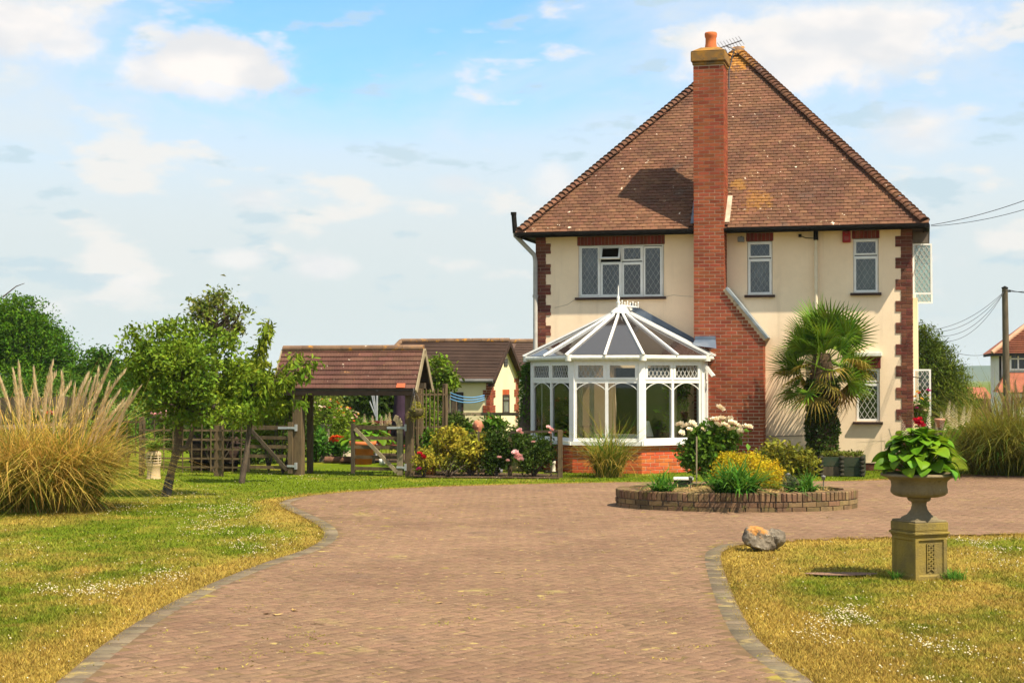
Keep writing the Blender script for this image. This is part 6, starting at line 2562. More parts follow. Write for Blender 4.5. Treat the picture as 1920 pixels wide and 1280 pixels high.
# chimney pot used as a planter
cp = gp(288, 897)
pot = empty('chimney_pot_planter', cp, R(20), 'striped chimney pot planter standing before the trellis', 'planter')
b = MB()
b.lathe([(0.145, 0.0), (0.13, 0.03), (0.122, 0.22), (0.135, 0.24), (0.14, 0.275), (0.125, 0.29)], 20)
b.build('body', mat('buff_clay', (0.50, 0.37, 0.22), (0.40, 0.29, 0.17), 5, bump=0.2), pot)
b = MB()
b.lathe([(0.115, 0.291), (0.115, 0.45)], 16)
b.build('core', BLACK, pot)
for k in range(3):
    b = MB()
    z = 0.315 + k * 0.052
    b.lathe([(0.118, z - 0.008), (0.146, z - 0.010), (0.140, z + 0.004), (0.118, z + 0.006)], 20)
    b.build('louvre', mat('pot_band_%s' % 'abc'[k], (0.55, 0.43, 0.30), None), pot)
for k in range(6):
    b = MB()
    b.box(0.118, 0.143, -0.009, 0.009, 0.29, 0.46, Matrix.Rotation(k * math.pi / 3, 4, 'Z'))
    b.build('rib', MATS['pot_band_a'], pot)
b = MB()
b.lathe([(0.15, 0.45), (0.145, 0.49), (0.115, 0.53), (0.09, 0.52), (0.0, 0.51)], 20)
b.build('rim', MATS['buff_clay'], pot)
pp = empty('potted_plant', cp + Vector((0, 0, 0.5)), 0, 'leafy green plant growing in striped chimney pot', 'plant')
blades('foliage', disc_points(60, 0.07), 0.40, 0.05, L_MID, pp, lean=0.5, arch=0.9, seg=5)

# ================================================================== PAMPAS GRASS
def pampas(label, base, rx, ry, nb, L_, mats_, plumes, pm, lean_dir=(0, 0, 0), plume_l=0.75, lean=0.55):
    root = empty('pampas_grass', base, 0, label, 'pampas grass', 'pampas grass clumps')
    for m_, share, ll in mats_:
        blades('foliage', disc_points(int(nb * share), rx, ry), L_ * ll, 0.013, m_, root, lean=lean, arch=0.95, seg=6, lvar=0.28, lean_dir=lean_dir)
    pb_ = Vector(base)
    stem_b = MB()
    for i, (foot, tip) in enumerate(plumes):
        foot, tip = foot - pb_, tip - pb_
        d = tip - foot
        bend = Vector((rnd.gauss(0.01, 0.025), rnd.gauss(0, 0.02), 0))
        stem_b.tube([foot, foot.lerp(tip, 0.5) - Vector((d.x * 0.06, 0, 0)), tip - d * 0.1], [0.006, 0.005, 0.003], 5, cap=False)
        n_ = 210
        t = rng.random(n_) ** 0.9
        pl = plume_l * rnd.uniform(0.75, 1.2) / max(d.length, 0.3)
        P0 = np.array([tuple(foot + d * (1 - pl + pl * tt) + bend * (4 * tt * tt - 1.2 * tt)) for tt in t])
        # feathery threads hug the stem
        az = rng.random(n_) * 6.28
        dn_ = np.array(d.normalized())
        rad = 0.025 * np.sin(np.pi * np.clip(t * 0.9 + 0.08, 0, 1)) ** 0.7 + 0.004
        o = np.stack([np.cos(az), np.sin(az), np.zeros(n_)], 1) * rad[:, None]
        V = np.zeros((n_, 3, 3), np.float32)
        sd = np.stack([-np.sin(az), np.cos(az), np.zeros(n_)], 1) * 0.006
        V[:, 0] = P0 + o * 0.2 + sd
        V[:, 1] = P0 + o * 0.2 - sd
        V[:, 2] = P0 + o * 1.5 + dn_ * 0.10
        link('plume', np_mesh('plume', V.reshape(-1, 3), np.arange(n_ * 3).reshape(-1, 3), pm), root)
    stem_b.build('stalks', L_STRAW, root, kind='stuff')
    return root


Yq = 23.4
pl = []
tips = [(30, 690), (55, 700), (75, 688), (98, 690), (130, 700), (118, 712), (150, 692), (165, 705), (182, 688), (205, 690), (200, 712), (226, 702), (238, 722), (244, 733), (232, 716), (212, 705), (194, 696), (170, 690), (140, 706), (112, 695),
        (88, 704), (64, 712), (42, 706), (20, 690), (8, 700), (2, 690), (-12, 698), (-30, 690), (-50, 700), (218, 694), (160, 722), (105, 724), (52, 726), (186, 728)]
for tx, ty in tips:
    y = Yq + rnd.uniform(-0.6, 0.6)
    t = at(tx + rnd.gauss(3, 8), ty + abs(rnd.gauss(0, 20)) - 8, y)
    f_ = Vector((at(105 + (tx - 110) * 0.5 + rnd.gauss(0, 14), 0, y).x, y, 0.35))
    pl.append((f_, t))
pampas('big pampas grass with upright tan plumes on left lawn', Vector((at(85, 0, Yq).x, Yq, 0)), 0.80, 0.55, 9500, 1.5,
       [(L_STRAW, 0.55, 1.0), (L_GREENSTRAW, 0.35, 0.95), (L_STRAP, 0.10, 0.8)], pl, PLUME, plume_l=0.78, lean=0.30)
Yq = 31.8
pl = []
for tx, ty in ((1838, 740), (1852, 742), (1866, 748), (1880, 730), (1888, 720), (1895, 738), (1903, 716), (1912, 722), (1920, 705), (1930, 712), (1945, 700), (1872, 760), (1908, 745), (1845, 755), (1960, 710)):
    y = Yq + rnd.uniform(-0.3, 0.5)
    pl.append((Vector((at(1890 + (tx - 1890) * 0.5, 0, y).x, y, 0.4)), at(tx, ty, y)))
pampas('olive pampas grass with brown plumes at right edge, beyond drive', Vector((at(1895, 0, Yq).x, Yq, 0)), 0.85, 0.6, 8000, 1.72,
       [(L_RUSTGRASS, 0.6, 1.0), (L_GREENSTRAW, 0.25, 1.0), (L_STRAP, 0.15, 0.85)], pl, PLUME_R, plume_l=0.7, lean=0.36)
# ornamental grass before the conservatory
og = empty('ornamental_grass', Vector((at(1140, 0, 31.2).x, 31.2, 0)), 0, 'tall arching green and straw grass before conservatory brick base', 'grass')
blades('foliage', disc_points(420, 0.22, 0.2), 1.12, 0.013, L_GREENSTRAW, og, lean=0.28, arch=0.75, seg=7, lvar=0.3)
blades('dry_blades', disc_points(330, 0.28, 0.2), 0.95, 0.010, L_STRAW, og, lean=0.42, arch=1.0, seg=7, lvar=0.3)
blades('green_blades', disc_points(260, 0.2, 0.18), 0.9, 0.014, L_STRAP, og, lean=0.22, arch=0.5, seg=6, lvar=0.3)

# ================================================================== PALM IN A RAISED BED
Ypm = 32.3
pp0 = Vector((at(1538, 0, Ypm).x, Ypm, 0))
palm = empty('fan_palm', pp0, 0, 'fan palm with ivy clad trunk before house wall', 'palm tree')
crown_z = at(1538, 662, Ypm).z
b = MB()
b.tube([(0, 0, 0), (0.01, 0, 1.0), (0.0, 0, crown_z * 0.8), (0, 0, crown_z)], [0.28, 0.26, 0.25, 0.17], 16)
b.build('trunk', mat('palm_fibre', (0.10, 0.065, 0.035), (0.06, 0.04, 0.022), 20, bump=1.0, bscale=30), palm)
n_ = 5200
az = rng.random(n_) * 6.28
zz = rng.random(n_) * (at(0, 712, Ypm).z)
rr = 0.27 + 0.055 * rng.random(n_) + 0.03 * np.sin(zz * 9 + az * 2)
leaf_cloud('ivy', np.stack([rr * np.cos(az), rr * np.sin(az), zz], 1), 0.055, L_IVY, palm, aspect=0.9, up=-0.3)


def fan_frond(rad, nseg, span, droop, cup, pet, m):
    """palmate leaf: stalk along +x of length pet, then nseg tapering leaflets over an angle span"""
    b = MB()
    b.tube([(0, 0, 0), (pet * 0.5, 0, 0.03), (pet, 0, 0.0)], [0.014, 0.010, 0.008], 5)
    for k in range(nseg):
        t = k / (nseg - 1) * 2 - 1
        a = t * span / 2
        L_ = rad * (1 - 0.25 * abs(t) ** 2) * rnd.uniform(0.92, 1.06)
        d = Vector((math.cos(a), math.sin(a), 0))
        s = Vector((-math.sin(a), math.cos(a), 0))
        w = rad * span / nseg * 0.24
        prev = None
        vs_ = []
        base = Vector((pet, 0, 0))
        nn = 5
        for i in range(nn + 1):
            f_ = i / nn
            ww = w * (0.25 + 1.5 * f_) if f_ < 0.45 else w * (0.925 * (1 - (f_ - 0.45) / 0.55) + 0.03)
            fall = -droop * rad * max(0, f_ - 0.45) ** 2 * 2.6 * rnd.uniform(0.7, 1.3)
            c = base + d * L_ * f_ + Vector((0, 0, cup * abs(t) * L_ * f_ * 0.3 + fall))
            vs_ += [c + s * ww, c + Vector((0, 0, 0.35 * ww)), c - s * ww]
        fs_ = []
        for i in range(nn):
            q = i * 3
            fs_ += [(q, q + 1, q + 4, q + 3), (q + 1, q + 2, q + 5, q + 4)]
        b.add(vs_, fs_, False)
    return b.mesh('frond', m)


fr_g = [fan_frond(0.64, 22, R(200), 0.06, 0.8, 0.60, L_PALM), fan_frond(0.60, 20, R(180), 0.22, 0.6, 0.66, L_PALM), fan_frond(0.66, 22, R(210), 0.03, 1.0, 0.50, L_PALM)]
fr_y = [fan_frond(0.58, 20, R(190), 0.35, 0.5, 0.62, L_PALM_Y), fan_frond(0.54, 18, R(170), 0.6, 0.3, 0.60, L_PALM_Y)]
fr_d = [fan_frond(0.60, 24, R(220), 1.4, 0.0, 0.5, L_PALM_D)]
nf = 64
for k in range(nf):
    f_ = k / (nf - 1)
    az = k * 2.399 + rnd.gauss(0, 0.15)
    el = R(82) - R(112) * f_ + rnd.gauss(0, 0.2)
    if f_ < 0.6:
        me = fr_g[k % 3]
    elif f_ < 0.9:
        me = (fr_y + fr_g)[rnd.randrange(5)]
    else:
        me = (fr_y + fr_d)[rnd.randrange(3)]
    z = crown_z - 0.02 - 0.50 * f_
    M = Matrix.Translation((0.06 * math.cos(az), 0.06 * math.sin(az), z)) @ Matrix.Rotation(az, 4, 'Z') @ Matrix.Rotation(-el, 4, 'Y') @ Matrix.Rotation(rnd.gauss(0, 0.6), 4, 'X') @ Matrix.Scale(rnd.uniform(0.78, 1.16), 4)
    link('frond', me, palm, M, label='yellowing frond' if me in fr_y else 'dead brown frond' if me in fr_d else None)
# raised timber bed
tbd = empty('raised_bed', Vector((at(1540, 0, 31.9).x, 31.9, 0)), -YAW, 'green stained timber raised bed at foot of fan palm', 'planter')
o_ = tbd.location
ou = to_frame(o_)
x0, x1 = frame_uz(1425, 870, ou.y - 0.45)[0] - ou.x, frame_uz(1617, 870, ou.y - 0.45)[0] - ou.x
ya, yb = -0.45, 0.75
nb_ = 5
for side_y in (ya, yb):
    for k in range(nb_):
        xa, xb = x0 + (x1 - x0) * k / nb_, x0 + (x1 - x0) * (k + 1) / nb_
        for r_ in range(2):
            b = MB()
            b.box(xa + 0.004, xb - 0.004, side_y - 0.02, side_y + 0.02, 0.01 + r_ * 0.19, 0.19 + r_ * 0.19)
            b.build('board', WOOD_GREEN if (k + r_) % 3 else WOOD_OLD, tbd)
for xs_ in (x0, x1):
    for r_ in range(2):
        b = MB()
        b.box(xs_ - 0.02, xs_ + 0.02, ya + 0.022, yb - 0.022, 0.01 + r_ * 0.19, 0.19 + r_ * 0.19)
        b.build('board', WOOD_GREEN, tbd)
for k in range(nb_ + 1):
    x = x0 + (x1 - x0) * k / nb_
    b = MB()
    n2 = 5
    for j in range(n2):
        z = 0.0 + j * 0.082
        b.lathe([(0.030, z), (0.052, z + 0.025), (0.052, z + 0.05), (0.030, z + 0.0815)], 10, (x, ya - 0.045, 0))
    b.build('scalloped_post', mat('dark_timber', (0.03, 0.028, 0.02), (0.045, 0.04, 0.025), 8) if 'dark_timber' not in MATS else MATS['dark_timber'], tbd)
b = MB()
b.poly([(x0, ya, 0.36), (x1, ya, 0.36), (x1, yb, 0.36), (x0, yb, 0.36)])
b.build('earth', SOIL, tbd)
gc = empty('ground_cover', Vector((at(1575, 0, 31.7).x, 31.7, 0.36)), 0, 'low green ground cover along top of raised palm bed', 'plant')
leaf_cloud('foliage', np.concatenate([disc_points(900, 0.42, 0.25, 0.03) + np.stack([np.zeros(900), np.zeros(900), rng.random(900) * 0.07], 1)]), 0.05, leafmat('cover_leaf', (0.13, 0.19, 0.02), (0.20, 0.20, 0.03), 4, isl=0.4), gc, up=0.6)
Ys = 30.9
shrub('variegated_shrub', 'yellow green variegated shrub left of the ivy clad palm trunk', 'shrub', Vector((at(1470, 0, Ys).x, Ys, 0)),
      px_blobs([(1455, 848, 32, 22, .1), (1490, 862, 38, 24, 0), (1440, 866, 26, 22, 0), (1512, 872, 24, 20, -.05), (1470, 880, 36, 14, 0)], Ys), leafmat('variegated_leaf_b', (0.30, 0.28, 0.028), (0.12, 0.15, 0.018), 5, isl=0.5, k=0.9), 230, 18, 0.075, 0.055, shell=0.4)
# ================================================================== FLOWER BORDER LEFT OF THE CONSERVATORY
bb = MB()
pts = [at(778, 0, 30.9), at(1048, 0, 30.6), at(1050, 0, 31.9), at(778, 0, 33.2)]
bb.poly([(p.x, p.y, 0.018) for p in pts])
bb.build('soil', SOIL, kind='structure')


def border_shrub(name, label, cat, Y, bl, m, nc, per, leaf, sp, **kw):
    cx_ = sum(q[0] for q in bl) / len(bl)
    return shrub(name, label, cat, Vector((at(cx_, 0, Y).x, Y, 0.0)), px_blobs(bl, Y), m, nc, per, leaf, sp, **kw)


border_shrub('variegated_shrub', 'tall yellow green shrub nearest the slatted trellis in border', 'shrub', 31.6, [(842, 830, 34, 26, 0), (828, 850, 30, 22, 0), (855, 820, 24, 18, .1), (835, 870, 22, 12, 0)], L_YELLOW, 150, 18, 0.07, 0.055, shell=0.55, stems=14)
border_shrub('variegated_shrub', 'spreading yellow green shrub in border left of dark rose', 'shrub', 31.4, [(885, 842, 34, 24, 0), (868, 858, 28, 18, 0), (902, 830, 20, 18, .1), (880, 870, 20, 12, 0)], L_YELLOW, 130, 18, 0.07, 0.055, shell=0.55, stems=14)
lowy = border_shrub('variegated_shrub', 'low yellow green shrub with red roses by right gatepost', 'shrub', 30.95, [(796, 860, 18, 18, 0), (808, 866, 16, 14, 0), (786, 872, 12, 14, 0)], L_YELLOW, 70, 16, 0.055, 0.045, shell=0.5)
for px, py, m_ in ((787, 851, P_RED), (786, 880, P_MAGENTA), (793, 857, P_RED)):
    bloom(lowy, at(px, py, 30.7) - lowy.location, m_, 0.07)
dr = border_shrub('rose_bush', 'dark green climbing rose in middle of border', 'rose bush', 31.3, [(932, 838, 26, 30, 0), (920, 865, 22, 22, 0), (945, 858, 18, 24, 0), (930, 812, 20, 12, 0)], L_DARK, 130, 18, 0.065, 0.05, shell=0.5)
pr = border_shrub('rose_bush', 'pink flowered rose between the two border fence posts', 'rose bush', 31.15, [(1000, 865, 30, 18, 0), (1018, 850, 22, 18, 0), (985, 868, 16, 16, 0), (975, 826, 13, 12, 0), (1022, 828, 12, 16, 0)], L_DARK, 120, 16, 0.06, 0.05, shell=0.45)
for px, py, r_ in ((974, 808, .075), (977, 812, .06), (1028, 802, .065), (1034, 806, .055), (966, 850, .09), (972, 856, .10), (976, 862, .08), (968, 860, .08), (1000, 829, .05), (952, 864, .05), (936, 858, .06), (1031, 812, .05)):
    bloom(pr, at(px, py, 30.85) - pr.location, P_PINK, r_)
og2 = border_shrub('bare_shrub', 'sparse brown stemmed shrub under the yellow border shrubs', 'shrub', 31.1, [(850, 872, 34, 14, 0), (835, 880, 20, 8, 0)], L_PURPLE, 16, 6, 0.05, 0.05, stems=16)
# ginger cat sitting at the edge of the border
cat_p = gp(807, 892) + Vector((0, 0.1, 0.02))
catt = empty('cat', cat_p, 0, 'ginger and white cat sitting on grass edge below red roses', 'cat')
b = MB()
b.tube([(0.01, 0.02, 0.0), (0.01, 0.02, 0.03), (0.005, 0.015, 0.08), (0.005, 0.0, 0.14), (0.015, -0.01, 0.18), (0.025, -0.015, 0.205), (0.03, -0.02, 0.23), (0.03, -0.02, 0.255), (0.03, -0.02, 0.275)],
       [0.04, 0.075, 0.075, 0.06, 0.042, 0.036, 0.043, 0.040, 0.015], 14)
for s_ in (-1, 1):
    b.tube([(0.03 + s_ * 0.024, -0.018, 0.25), (0.03 + s_ * 0.032, -0.016, 0.30)], [0.018, 0.002], 8)
    b.tube([(0.03 * s_ + 0.02, -0.045, 0.13), (0.03 * s_ + 0.02, -0.055, 0.06), (0.03 * s_ + 0.02, -0.065, 0.0)], [0.024, 0.018, 0.020], 8)
    b.tube([(0.055 * s_ + 0.01, 0.0, 0.05), (0.06 * s_ + 0.01, -0.05, 0.02)], [0.05, 0.022], 8)
b.tube([(0.03, -0.055, 0.232), (0.03, -0.072, 0.226)], [0.022, 0.010], 8)
b.tube([(-0.06, 0.04, 0.02), (-0.10, 0.0, 0.02), (-0.09, -0.05, 0.02)], [0.020, 0.018, 0.012], 8)
b.build('body', mat('ginger_fur', (0.48, 0.19, 0.05), (0.36, 0.13, 0.035), 22, rough=1, zone=[((0.75, 0.68, 0.58), tuple(cat_p + Vector((0.03, -0.07, 0.19))), 0.05, 0.95)]), catt)
for s_ in (-1, 1):
    b = MB()
    b.lathe([(0.0, -0.006), (0.006, 0.0), (0.0, 0.006)], 6, (0.03 + s_ * 0.017, -0.058, 0.245))
    b.build('eye', BLACK, catt)
# stones along the border
for k, (px, py, s_, lab, m_) in enumerate(((897, 880, 0.16, 'pale grey stone at border edge below dark rose', ROCK), (840, 884, 0.15, 'flat brown stone at border edge below yellow shrub', mat('brown_rock', (0.26, 0.19, 0.14), (0.18, 0.13, 0.10), 7, bump=0.7)), (972, 876, 0.19, 'yellow lichened stone at border edge below pink rose', mat('yellow_rock', (0.55, 0.43, 0.16), (0.40, 0.32, 0.14), 7, bump=0.7)),
                                            (934, 880, 0.12, 'small slate grey stone at border edge', mat('slate_rock', (0.25, 0.25, 0.26), (0.17, 0.17, 0.18), 7, bump=0.7)))):
    p = gp(px, py + 8)
    tag(link('stone', rock_mesh(20 + k, s_, s_ * 0.7, s_ * 0.62, m_, 3), None, Matrix.Translation(p + Vector((0, 0.15, s_ * 0.4)))), lab, 'stone')
b = MB()
p = gp(1038, 886)
b.lathe([(0.055, 0), (0.05, 0.03), (0.035, 0.05), (0.04, 0.1), (0.03, 0.17), (0.045, 0.2), (0.04, 0.24), (0.0, 0.27)], 12, tuple(p))
tag(b.build('garden_ornament', mat('white_stone', (0.60, 0.54, 0.42), (0.48, 0.43, 0.33), 8, bump=0.4)), 'small white stone column ornament beside border end post', 'ornament')
# terracotta head planter showing over the shrubs
hp_ = at(896, 800, 32.6)
hd = empty('head_planter', Vector((hp_.x, 32.6, 0)), 0, 'terracotta head shaped planter rising above the yellow shrubs', 'planter')
b = MB()
b.box(-0.13, 0.13, -0.13, 0.13, 0, 0.72)
b.build('plinth', WOOD_OLD, hd)
b = MB()
b.lathe([(0.12, 0.72), (0.11, 0.75), (0.065, 0.79), (0.06, 0.83), (0.075, 0.87), (0.092, 0.92), (0.098, 0.98), (0.088, 1.03), (0.05, 1.065), (0.0, 1.075)], 18)
b.tube([(0, -0.09, 0.97), (0, -0.112, 0.93)], [0.014, 0.02], 8)
for s_ in (-1, 1):
    b.tube([(s_ * 0.095, 0, 0.98), (s_ * 0.105, 0.01, 0.92)], [0.018, 0.012], 8)
b.build('head', mat('terracotta_pink', (0.52, 0.21, 0.12), (0.42, 0.16, 0.09), 6, bump=0.3), hd)
border_shrub('leafy_shrub', 'mid green leafy plants on either side of terracotta head planter', 'shrub', 33.6, [(925, 800, 26, 14, 0), (884, 802, 10, 12, 0), (945, 806, 20, 10, 0), (900, 830, 40, 20, 0)], L_MID, 120, 16, 0.09, 0.06, shell=0.5)
border_shrub('climber', 'bright green climber on the arbour right of lychgate roof', 'climber', 34.5, [(825, 690, 22, 24, 0), (838, 716, 18, 16, 0), (806, 735, 16, 26, 0), (812, 790, 14, 30, 0), (820, 740, 14, 20, 0), (804, 825, 14, 18, 0)], L_APPLE, 150, 18, 0.09, 0.07, shell=0.4)
border_shrub('evergreen_shrub', 'small dark evergreen at foot of the slatted trellis', 'shrub', 31.7, [(800, 832, 10, 14, 0), (801, 815, 8, 10, 0)], L_MID, 40, 14, 0.06, 0.04)

# ================================================================== GARDEN SEEN THROUGH THE GATEWAY
bb = MB()
pts = [at(610, 0, 36.5), at(790, 0, 36.5), at(800, 0, 41), at(600, 0, 41)]
bb.poly([(p.x, p.y, 0.02) for p in pts])
bb.build('soil', SOIL, kind='structure')
for k, (px0, px1, Y, lab) in enumerate(((612, 668, 36.4, 'brown log edging of garden bed beyond gateway opening'),)):
    a, c = at(px0, 0, Y), at(px1, 0, Y)
    b = MB()
    b.tube([(a.x, Y, 0.07), ((a.x + c.x) / 2, Y - 0.05, 0.075), (c.x, Y, 0.07)], 0.085, 10)
    tag(b.build('log', mat('log_bark', (0.17, 0.085, 0.05), (0.11, 0.055, 0.035), 9, bump=0.6)), lab, 'log')
# standing post with flower baskets
def pedestal_basket(label, px, Y, top_py, base_py, rb):
    p0 = Vector((at(px, 0, Y).x, Y, 0))
    r_ = empty('flower_column', p0, 0, label, 'planter', 'columns topped with flowers beyond the gateway')
    zt = at(px, top_py, Y).z
    b = MB()
    b.lathe([(0.16, 0.0), (0.15, 0.08), (0.10, 0.12), (0.085, 0.3), (0.08, zt - 0.12), (0.12, zt - 0.06), (0.14, zt)], 14)
    b.build('column', mat('pale_stone', (0.42, 0.36, 0.26), (0.33, 0.28, 0.2), 6, bump=0.4) if 'pale_stone' not in MATS else MATS['pale_stone'], r_)
    pts_, _ = blob_points([(Vector((0, 0, zt + rb * 0.7)), (rb * 1.15, rb, rb))], 60, 14, 0.05, 0.6)
    leaf_cloud('foliage', pts_, 0.06, L_APPLE, r_)
    for k in range(34):
        a, e_ = rnd.uniform(0, 6.28), rnd.uniform(-0.3, 1.4)
        d = Vector((math.cos(a) * math.cos(e_) * 1.15, math.sin(a) * math.cos(e_), math.sin(e_)))
        bloom(r_, Vector((0, 0, zt + rb * 0.7)) + d * rb * 1.05, (P_PINK, P_WHITE, P_YELLOW, P_ORANGE)[k % 4], 0.035)
    return r_


pedestal_basket('stone column of mixed pink and yellow flowers left of gateway centre', 614, 37.0, 795, 860, 0.33)
pedestal_basket('shorter column of orange and yellow flowers at gateway centre', 652, 38.0, 800, 860, 0.26)


def garden_plant(name, label, Y, bl, m, nc, per, leaf, sp, cat='plant', **kw):
    return border_shrub(name, label, cat, Y, bl, m, nc, per, leaf, sp, **kw)


garden_plant('leafy_plant', 'bushy green plant at foot of left flower column', 36.8, [(598, 830, 20, 22, 0), (590, 845, 12, 14, 0)], L_STRAP, 60, 16, 0.09, 0.06)
garden_plant('leafy_plant', 'green foliage between the two flower columns', 37.6, [(635, 800, 16, 22, 0), (632, 832, 18, 22, 0), (645, 815, 14, 20, 0)], L_APPLE, 80, 16, 0.08, 0.06)
gh = empty('hosta', Vector((at(690, 0, 36.4).x, 36.4, 0.3)), 0, 'broad leaved lime green hosta behind right gate', 'plant')
for k in range(60):
    az = k * 2.399
    f_ = k / 60
    M = Matrix.Translation((0.55 * f_ * math.cos(az), 0.3 * f_ * math.sin(az), 0.55 - 0.35 * f_)) @ Matrix.Rotation(az, 4, 'Z') @ Matrix.Rotation(-0.5 + 0.9 * f_, 4, 'Y') @ Matrix.Scale(1.15, 4)
    link('leaf', leaf_var[k % 4], gh, M)
for k, (px, py, Y) in enumerate(((685, 790, 36.8), (698, 792, 36.8), (719, 790, 36.8), (728, 786, 36.9))):
    pass
sw = empty('flowering_spikes', Vector((at(705, 0, 36.9).x, 36.9, 0)), 0, 'white flower spikes above the lime hosta', 'plant')
sp2 = spike_mesh('white_spike', P_WHITE, 60, 0.30, 0.055)
for px, py in ((683, 800), (698, 802), (715, 803), (724, 800), (730, 796)):
    p = at(px, py, 36.9) - sw.location
    link('flower_spike', sp2, sw, Matrix.Translation(p) @ Matrix.Rotation(rnd.gauss(0, .15), 4, 'X'))
    b = MB()
    b.tube([(p.x, p.y, 0), (p.x, p.y, p.z)], 0.006, 5)
    b.build('flower_stem', L_STRAP, sw)
tp = gp(680, 862)
tpo = empty('terracotta_pot', Vector((at(682, 0, 35.9).x, 35.9, 0)), 0, 'large orange terracotta pot behind right gate', 'pot')
b = MB()
b.lathe([(0.0, 0.0), (0.20, 0.0), (0.27, 0.42), (0.30, 0.43), (0.305, 0.52), (0.275, 0.52), (0.26, 0.44), (0.0, 0.42)], 22)
b.build('body', TERRACOTTA, tpo)
lil = garden_plant('lily', 'plant with drooping orange red flowers left of right gate', 37.0, [(634, 842, 14, 18, 0)], L_STRAP, 30, 12, 0.10, 0.06)
for k in range(9):
    a = k * 0.7
    bloom(lil, at(632 + 10 * math.cos(a), 824 + 4 * math.sin(a), 36.7) - lil.location, P_ORANGE, 0.085)
# washing-line post / folded parasol
pz = empty('rotary_airer', Vector((at(707, 0, 39).x, 39, 0)), 0, 'folded grey rotary clothes airer beyond the gateway', 'clothes airer')
b = MB()
b.tube([(0, 0, 0), at(707, 728, 39) - Vector((pz.location.x, 39, 0))], 0.028, 8)
b.build('mast', STEEL, pz)
for (px, py) in ((693, 752), (697, 740), (700, 735)):
    b = MB()
    b.tube([at(706, 785, 39) - Vector((pz.location.x, 39, 0)), at(px, py, 39) - Vector((pz.location.x, 39, 0))], 0.018, 6)
    b.build('arm', STEEL, pz)
# shed with a blue ribbed roof
sh = empty('garden_shed', Vector((at(665, 0, 46).x, 46, 0)), -YAW, 'grey timber shed with blue ribbed roof beyond the gateway', 'shed')
w2 = 1.1
zt = at(660, 748, 46).z
for k in range(12):
    b = MB()
    b.box(-0.42 + k * 0.1, -0.42 + k * 0.1 + 0.094, 0, 0.03, 0, zt)
    b.build('board', WOOD_OLD, sh)
b = MB()
b.box(-0.42, 0.78, 0.031, 1.6, 0, zt)
b.build('body', WOOD_OLD, sh)
b = MB()
zr = at(660, 728, 46).z
b.add([(-0.55, -0.15, zt + 0.0), (0.9, -0.15, zt), (0.7, 0.7, zr), (-0.7, 0.7, zr), (-0.55, -0.15, zt + 0.04), (0.9, -0.15, zt + 0.04), (0.7, 0.7, zr + 0.04), (-0.7, 0.7, zr + 0.04)], [(4, 5, 6, 7), (3, 2, 1, 0), (0, 1, 5, 4), (1, 2, 6, 5), (0, 3, 7, 4)])
for k in range(6):
    f_ = k / 5
    b.bar((-0.55 + 1.45 * f_, -0.15, zt + 0.05), (-0.7 + 1.4 * f_, 0.7, zr + 0.05), 0.03, 0.03)
b.build('roof', GLASSBLUE, sh)
# low wooden planks and a white tub on the grass
b = MB()
a, c = gp(640, 868), gp(702, 868)
b.box(a.x, c.x, a.y, a.y + 0.2, 0.0, 0.12)
tag(b.build('timber_baulk', WOOD_PALE), 'pale timber baulk lying on grass behind right gate', 'timber')
b = MB()
p = gp(718, 871)
b.lathe([(0.0, 0), (0.075, 0.0), (0.09, 0.13), (0.08, 0.13), (0.0, 0.1)], 14, tuple(p))
tag(b.build('flowerpot', WHITE), 'small white flowerpot on grass behind right gate', 'pot')
# red-brown slatted bench
bn = empty('bench', Vector((at(728, 0, 36.6).x, 36.6, 0)), -YAW + R(8), 'red brown slatted garden bench behind right gate stile', 'bench')
BENCH = mat('red_bench', (0.16, 0.035, 0.025), (0.11, 0.028, 0.02), 6)
for k in range(9):
    b = MB()
    b.box(-0.45 + k * 0.1, -0.40 + k * 0.1, 0.35, 0.38, 0.42, 0.88)
    b.build('slat', BENCH, bn)
for nm, bx_ in (('seat', (-0.5, 0.5, -0.05, 0.36, 0.36, 0.40)), ('top_rail', (-0.5, 0.5, 0.34, 0.39, 0.881, 0.95))):
    b = MB()
    b.box(*bx_)
    b.build(nm, BENCH, bn)
for x in (-0.46, 0.46):
    for y in (0.0, 0.34):
        b = MB()
        b.box(x - 0.03, x + 0.03, y - 0.03, y + 0.03, 0, 0.359)
        b.build('leg', BENCH, bn)
# dark shapes behind the trellis: barrel pots and greenery
bl_p = Vector((at(385, 0, 33.8).x, 33.8, 0))
for k, (px, Y, lab, rr_, hh) in enumerate(((385, 33.6, 'dark barrel planter behind trellis post left of cherry tree', 0.30, 0.95), (428, 33.2, 'dark barrel planter behind narrow trellis panel', 0.27, 0.9))):
    q = empty('barrel_planter', Vector((at(px, 0, Y).x, Y, 0)), 0, lab, 'planter', 'barrel planters behind the trellis')
    b = MB()
    b.lathe([(0.0, 0), (rr_ * 0.85, 0), (rr_, hh * 0.45), (rr_ * 0.88, hh * 0.8), (rr_ * 0.8, hh * 0.8), (0, hh * 0.75)], 18)
    b.build('barrel', mat('barrel_wood', (0.05, 0.03, 0.022), (0.035, 0.022, 0.018), 8) if 'barrel_wood' not in MATS else MATS['barrel_wood'], q)
    b = MB()
    for z in (hh * 0.2, hh * 0.62):
        b.lathe([(rr_ * 0.96, z - 0.02), (rr_ * 1.0, z - 0.02), (rr_ * 1.0, z + 0.02), (rr_ * 0.96, z + 0.02)], 18)
    b.build('hoop', BLACK, q)
    pts_, _ = blob_points([(Vector((0, 0, hh * 0.9)), (rr_ * 1.1, rr_, 0.18))], 30, 12, 0.05)
    leaf_cloud('foliage', pts_, 0.06, L_MID, q)
    for j in range(8):
        bloom(q, Vector((rnd.uniform(-.3, .3), -rr_ * 0.9, hh * 0.92 + rnd.uniform(-.05, .2))), (P_MAGENTA, P_PINK)[j % 2], 0.04)
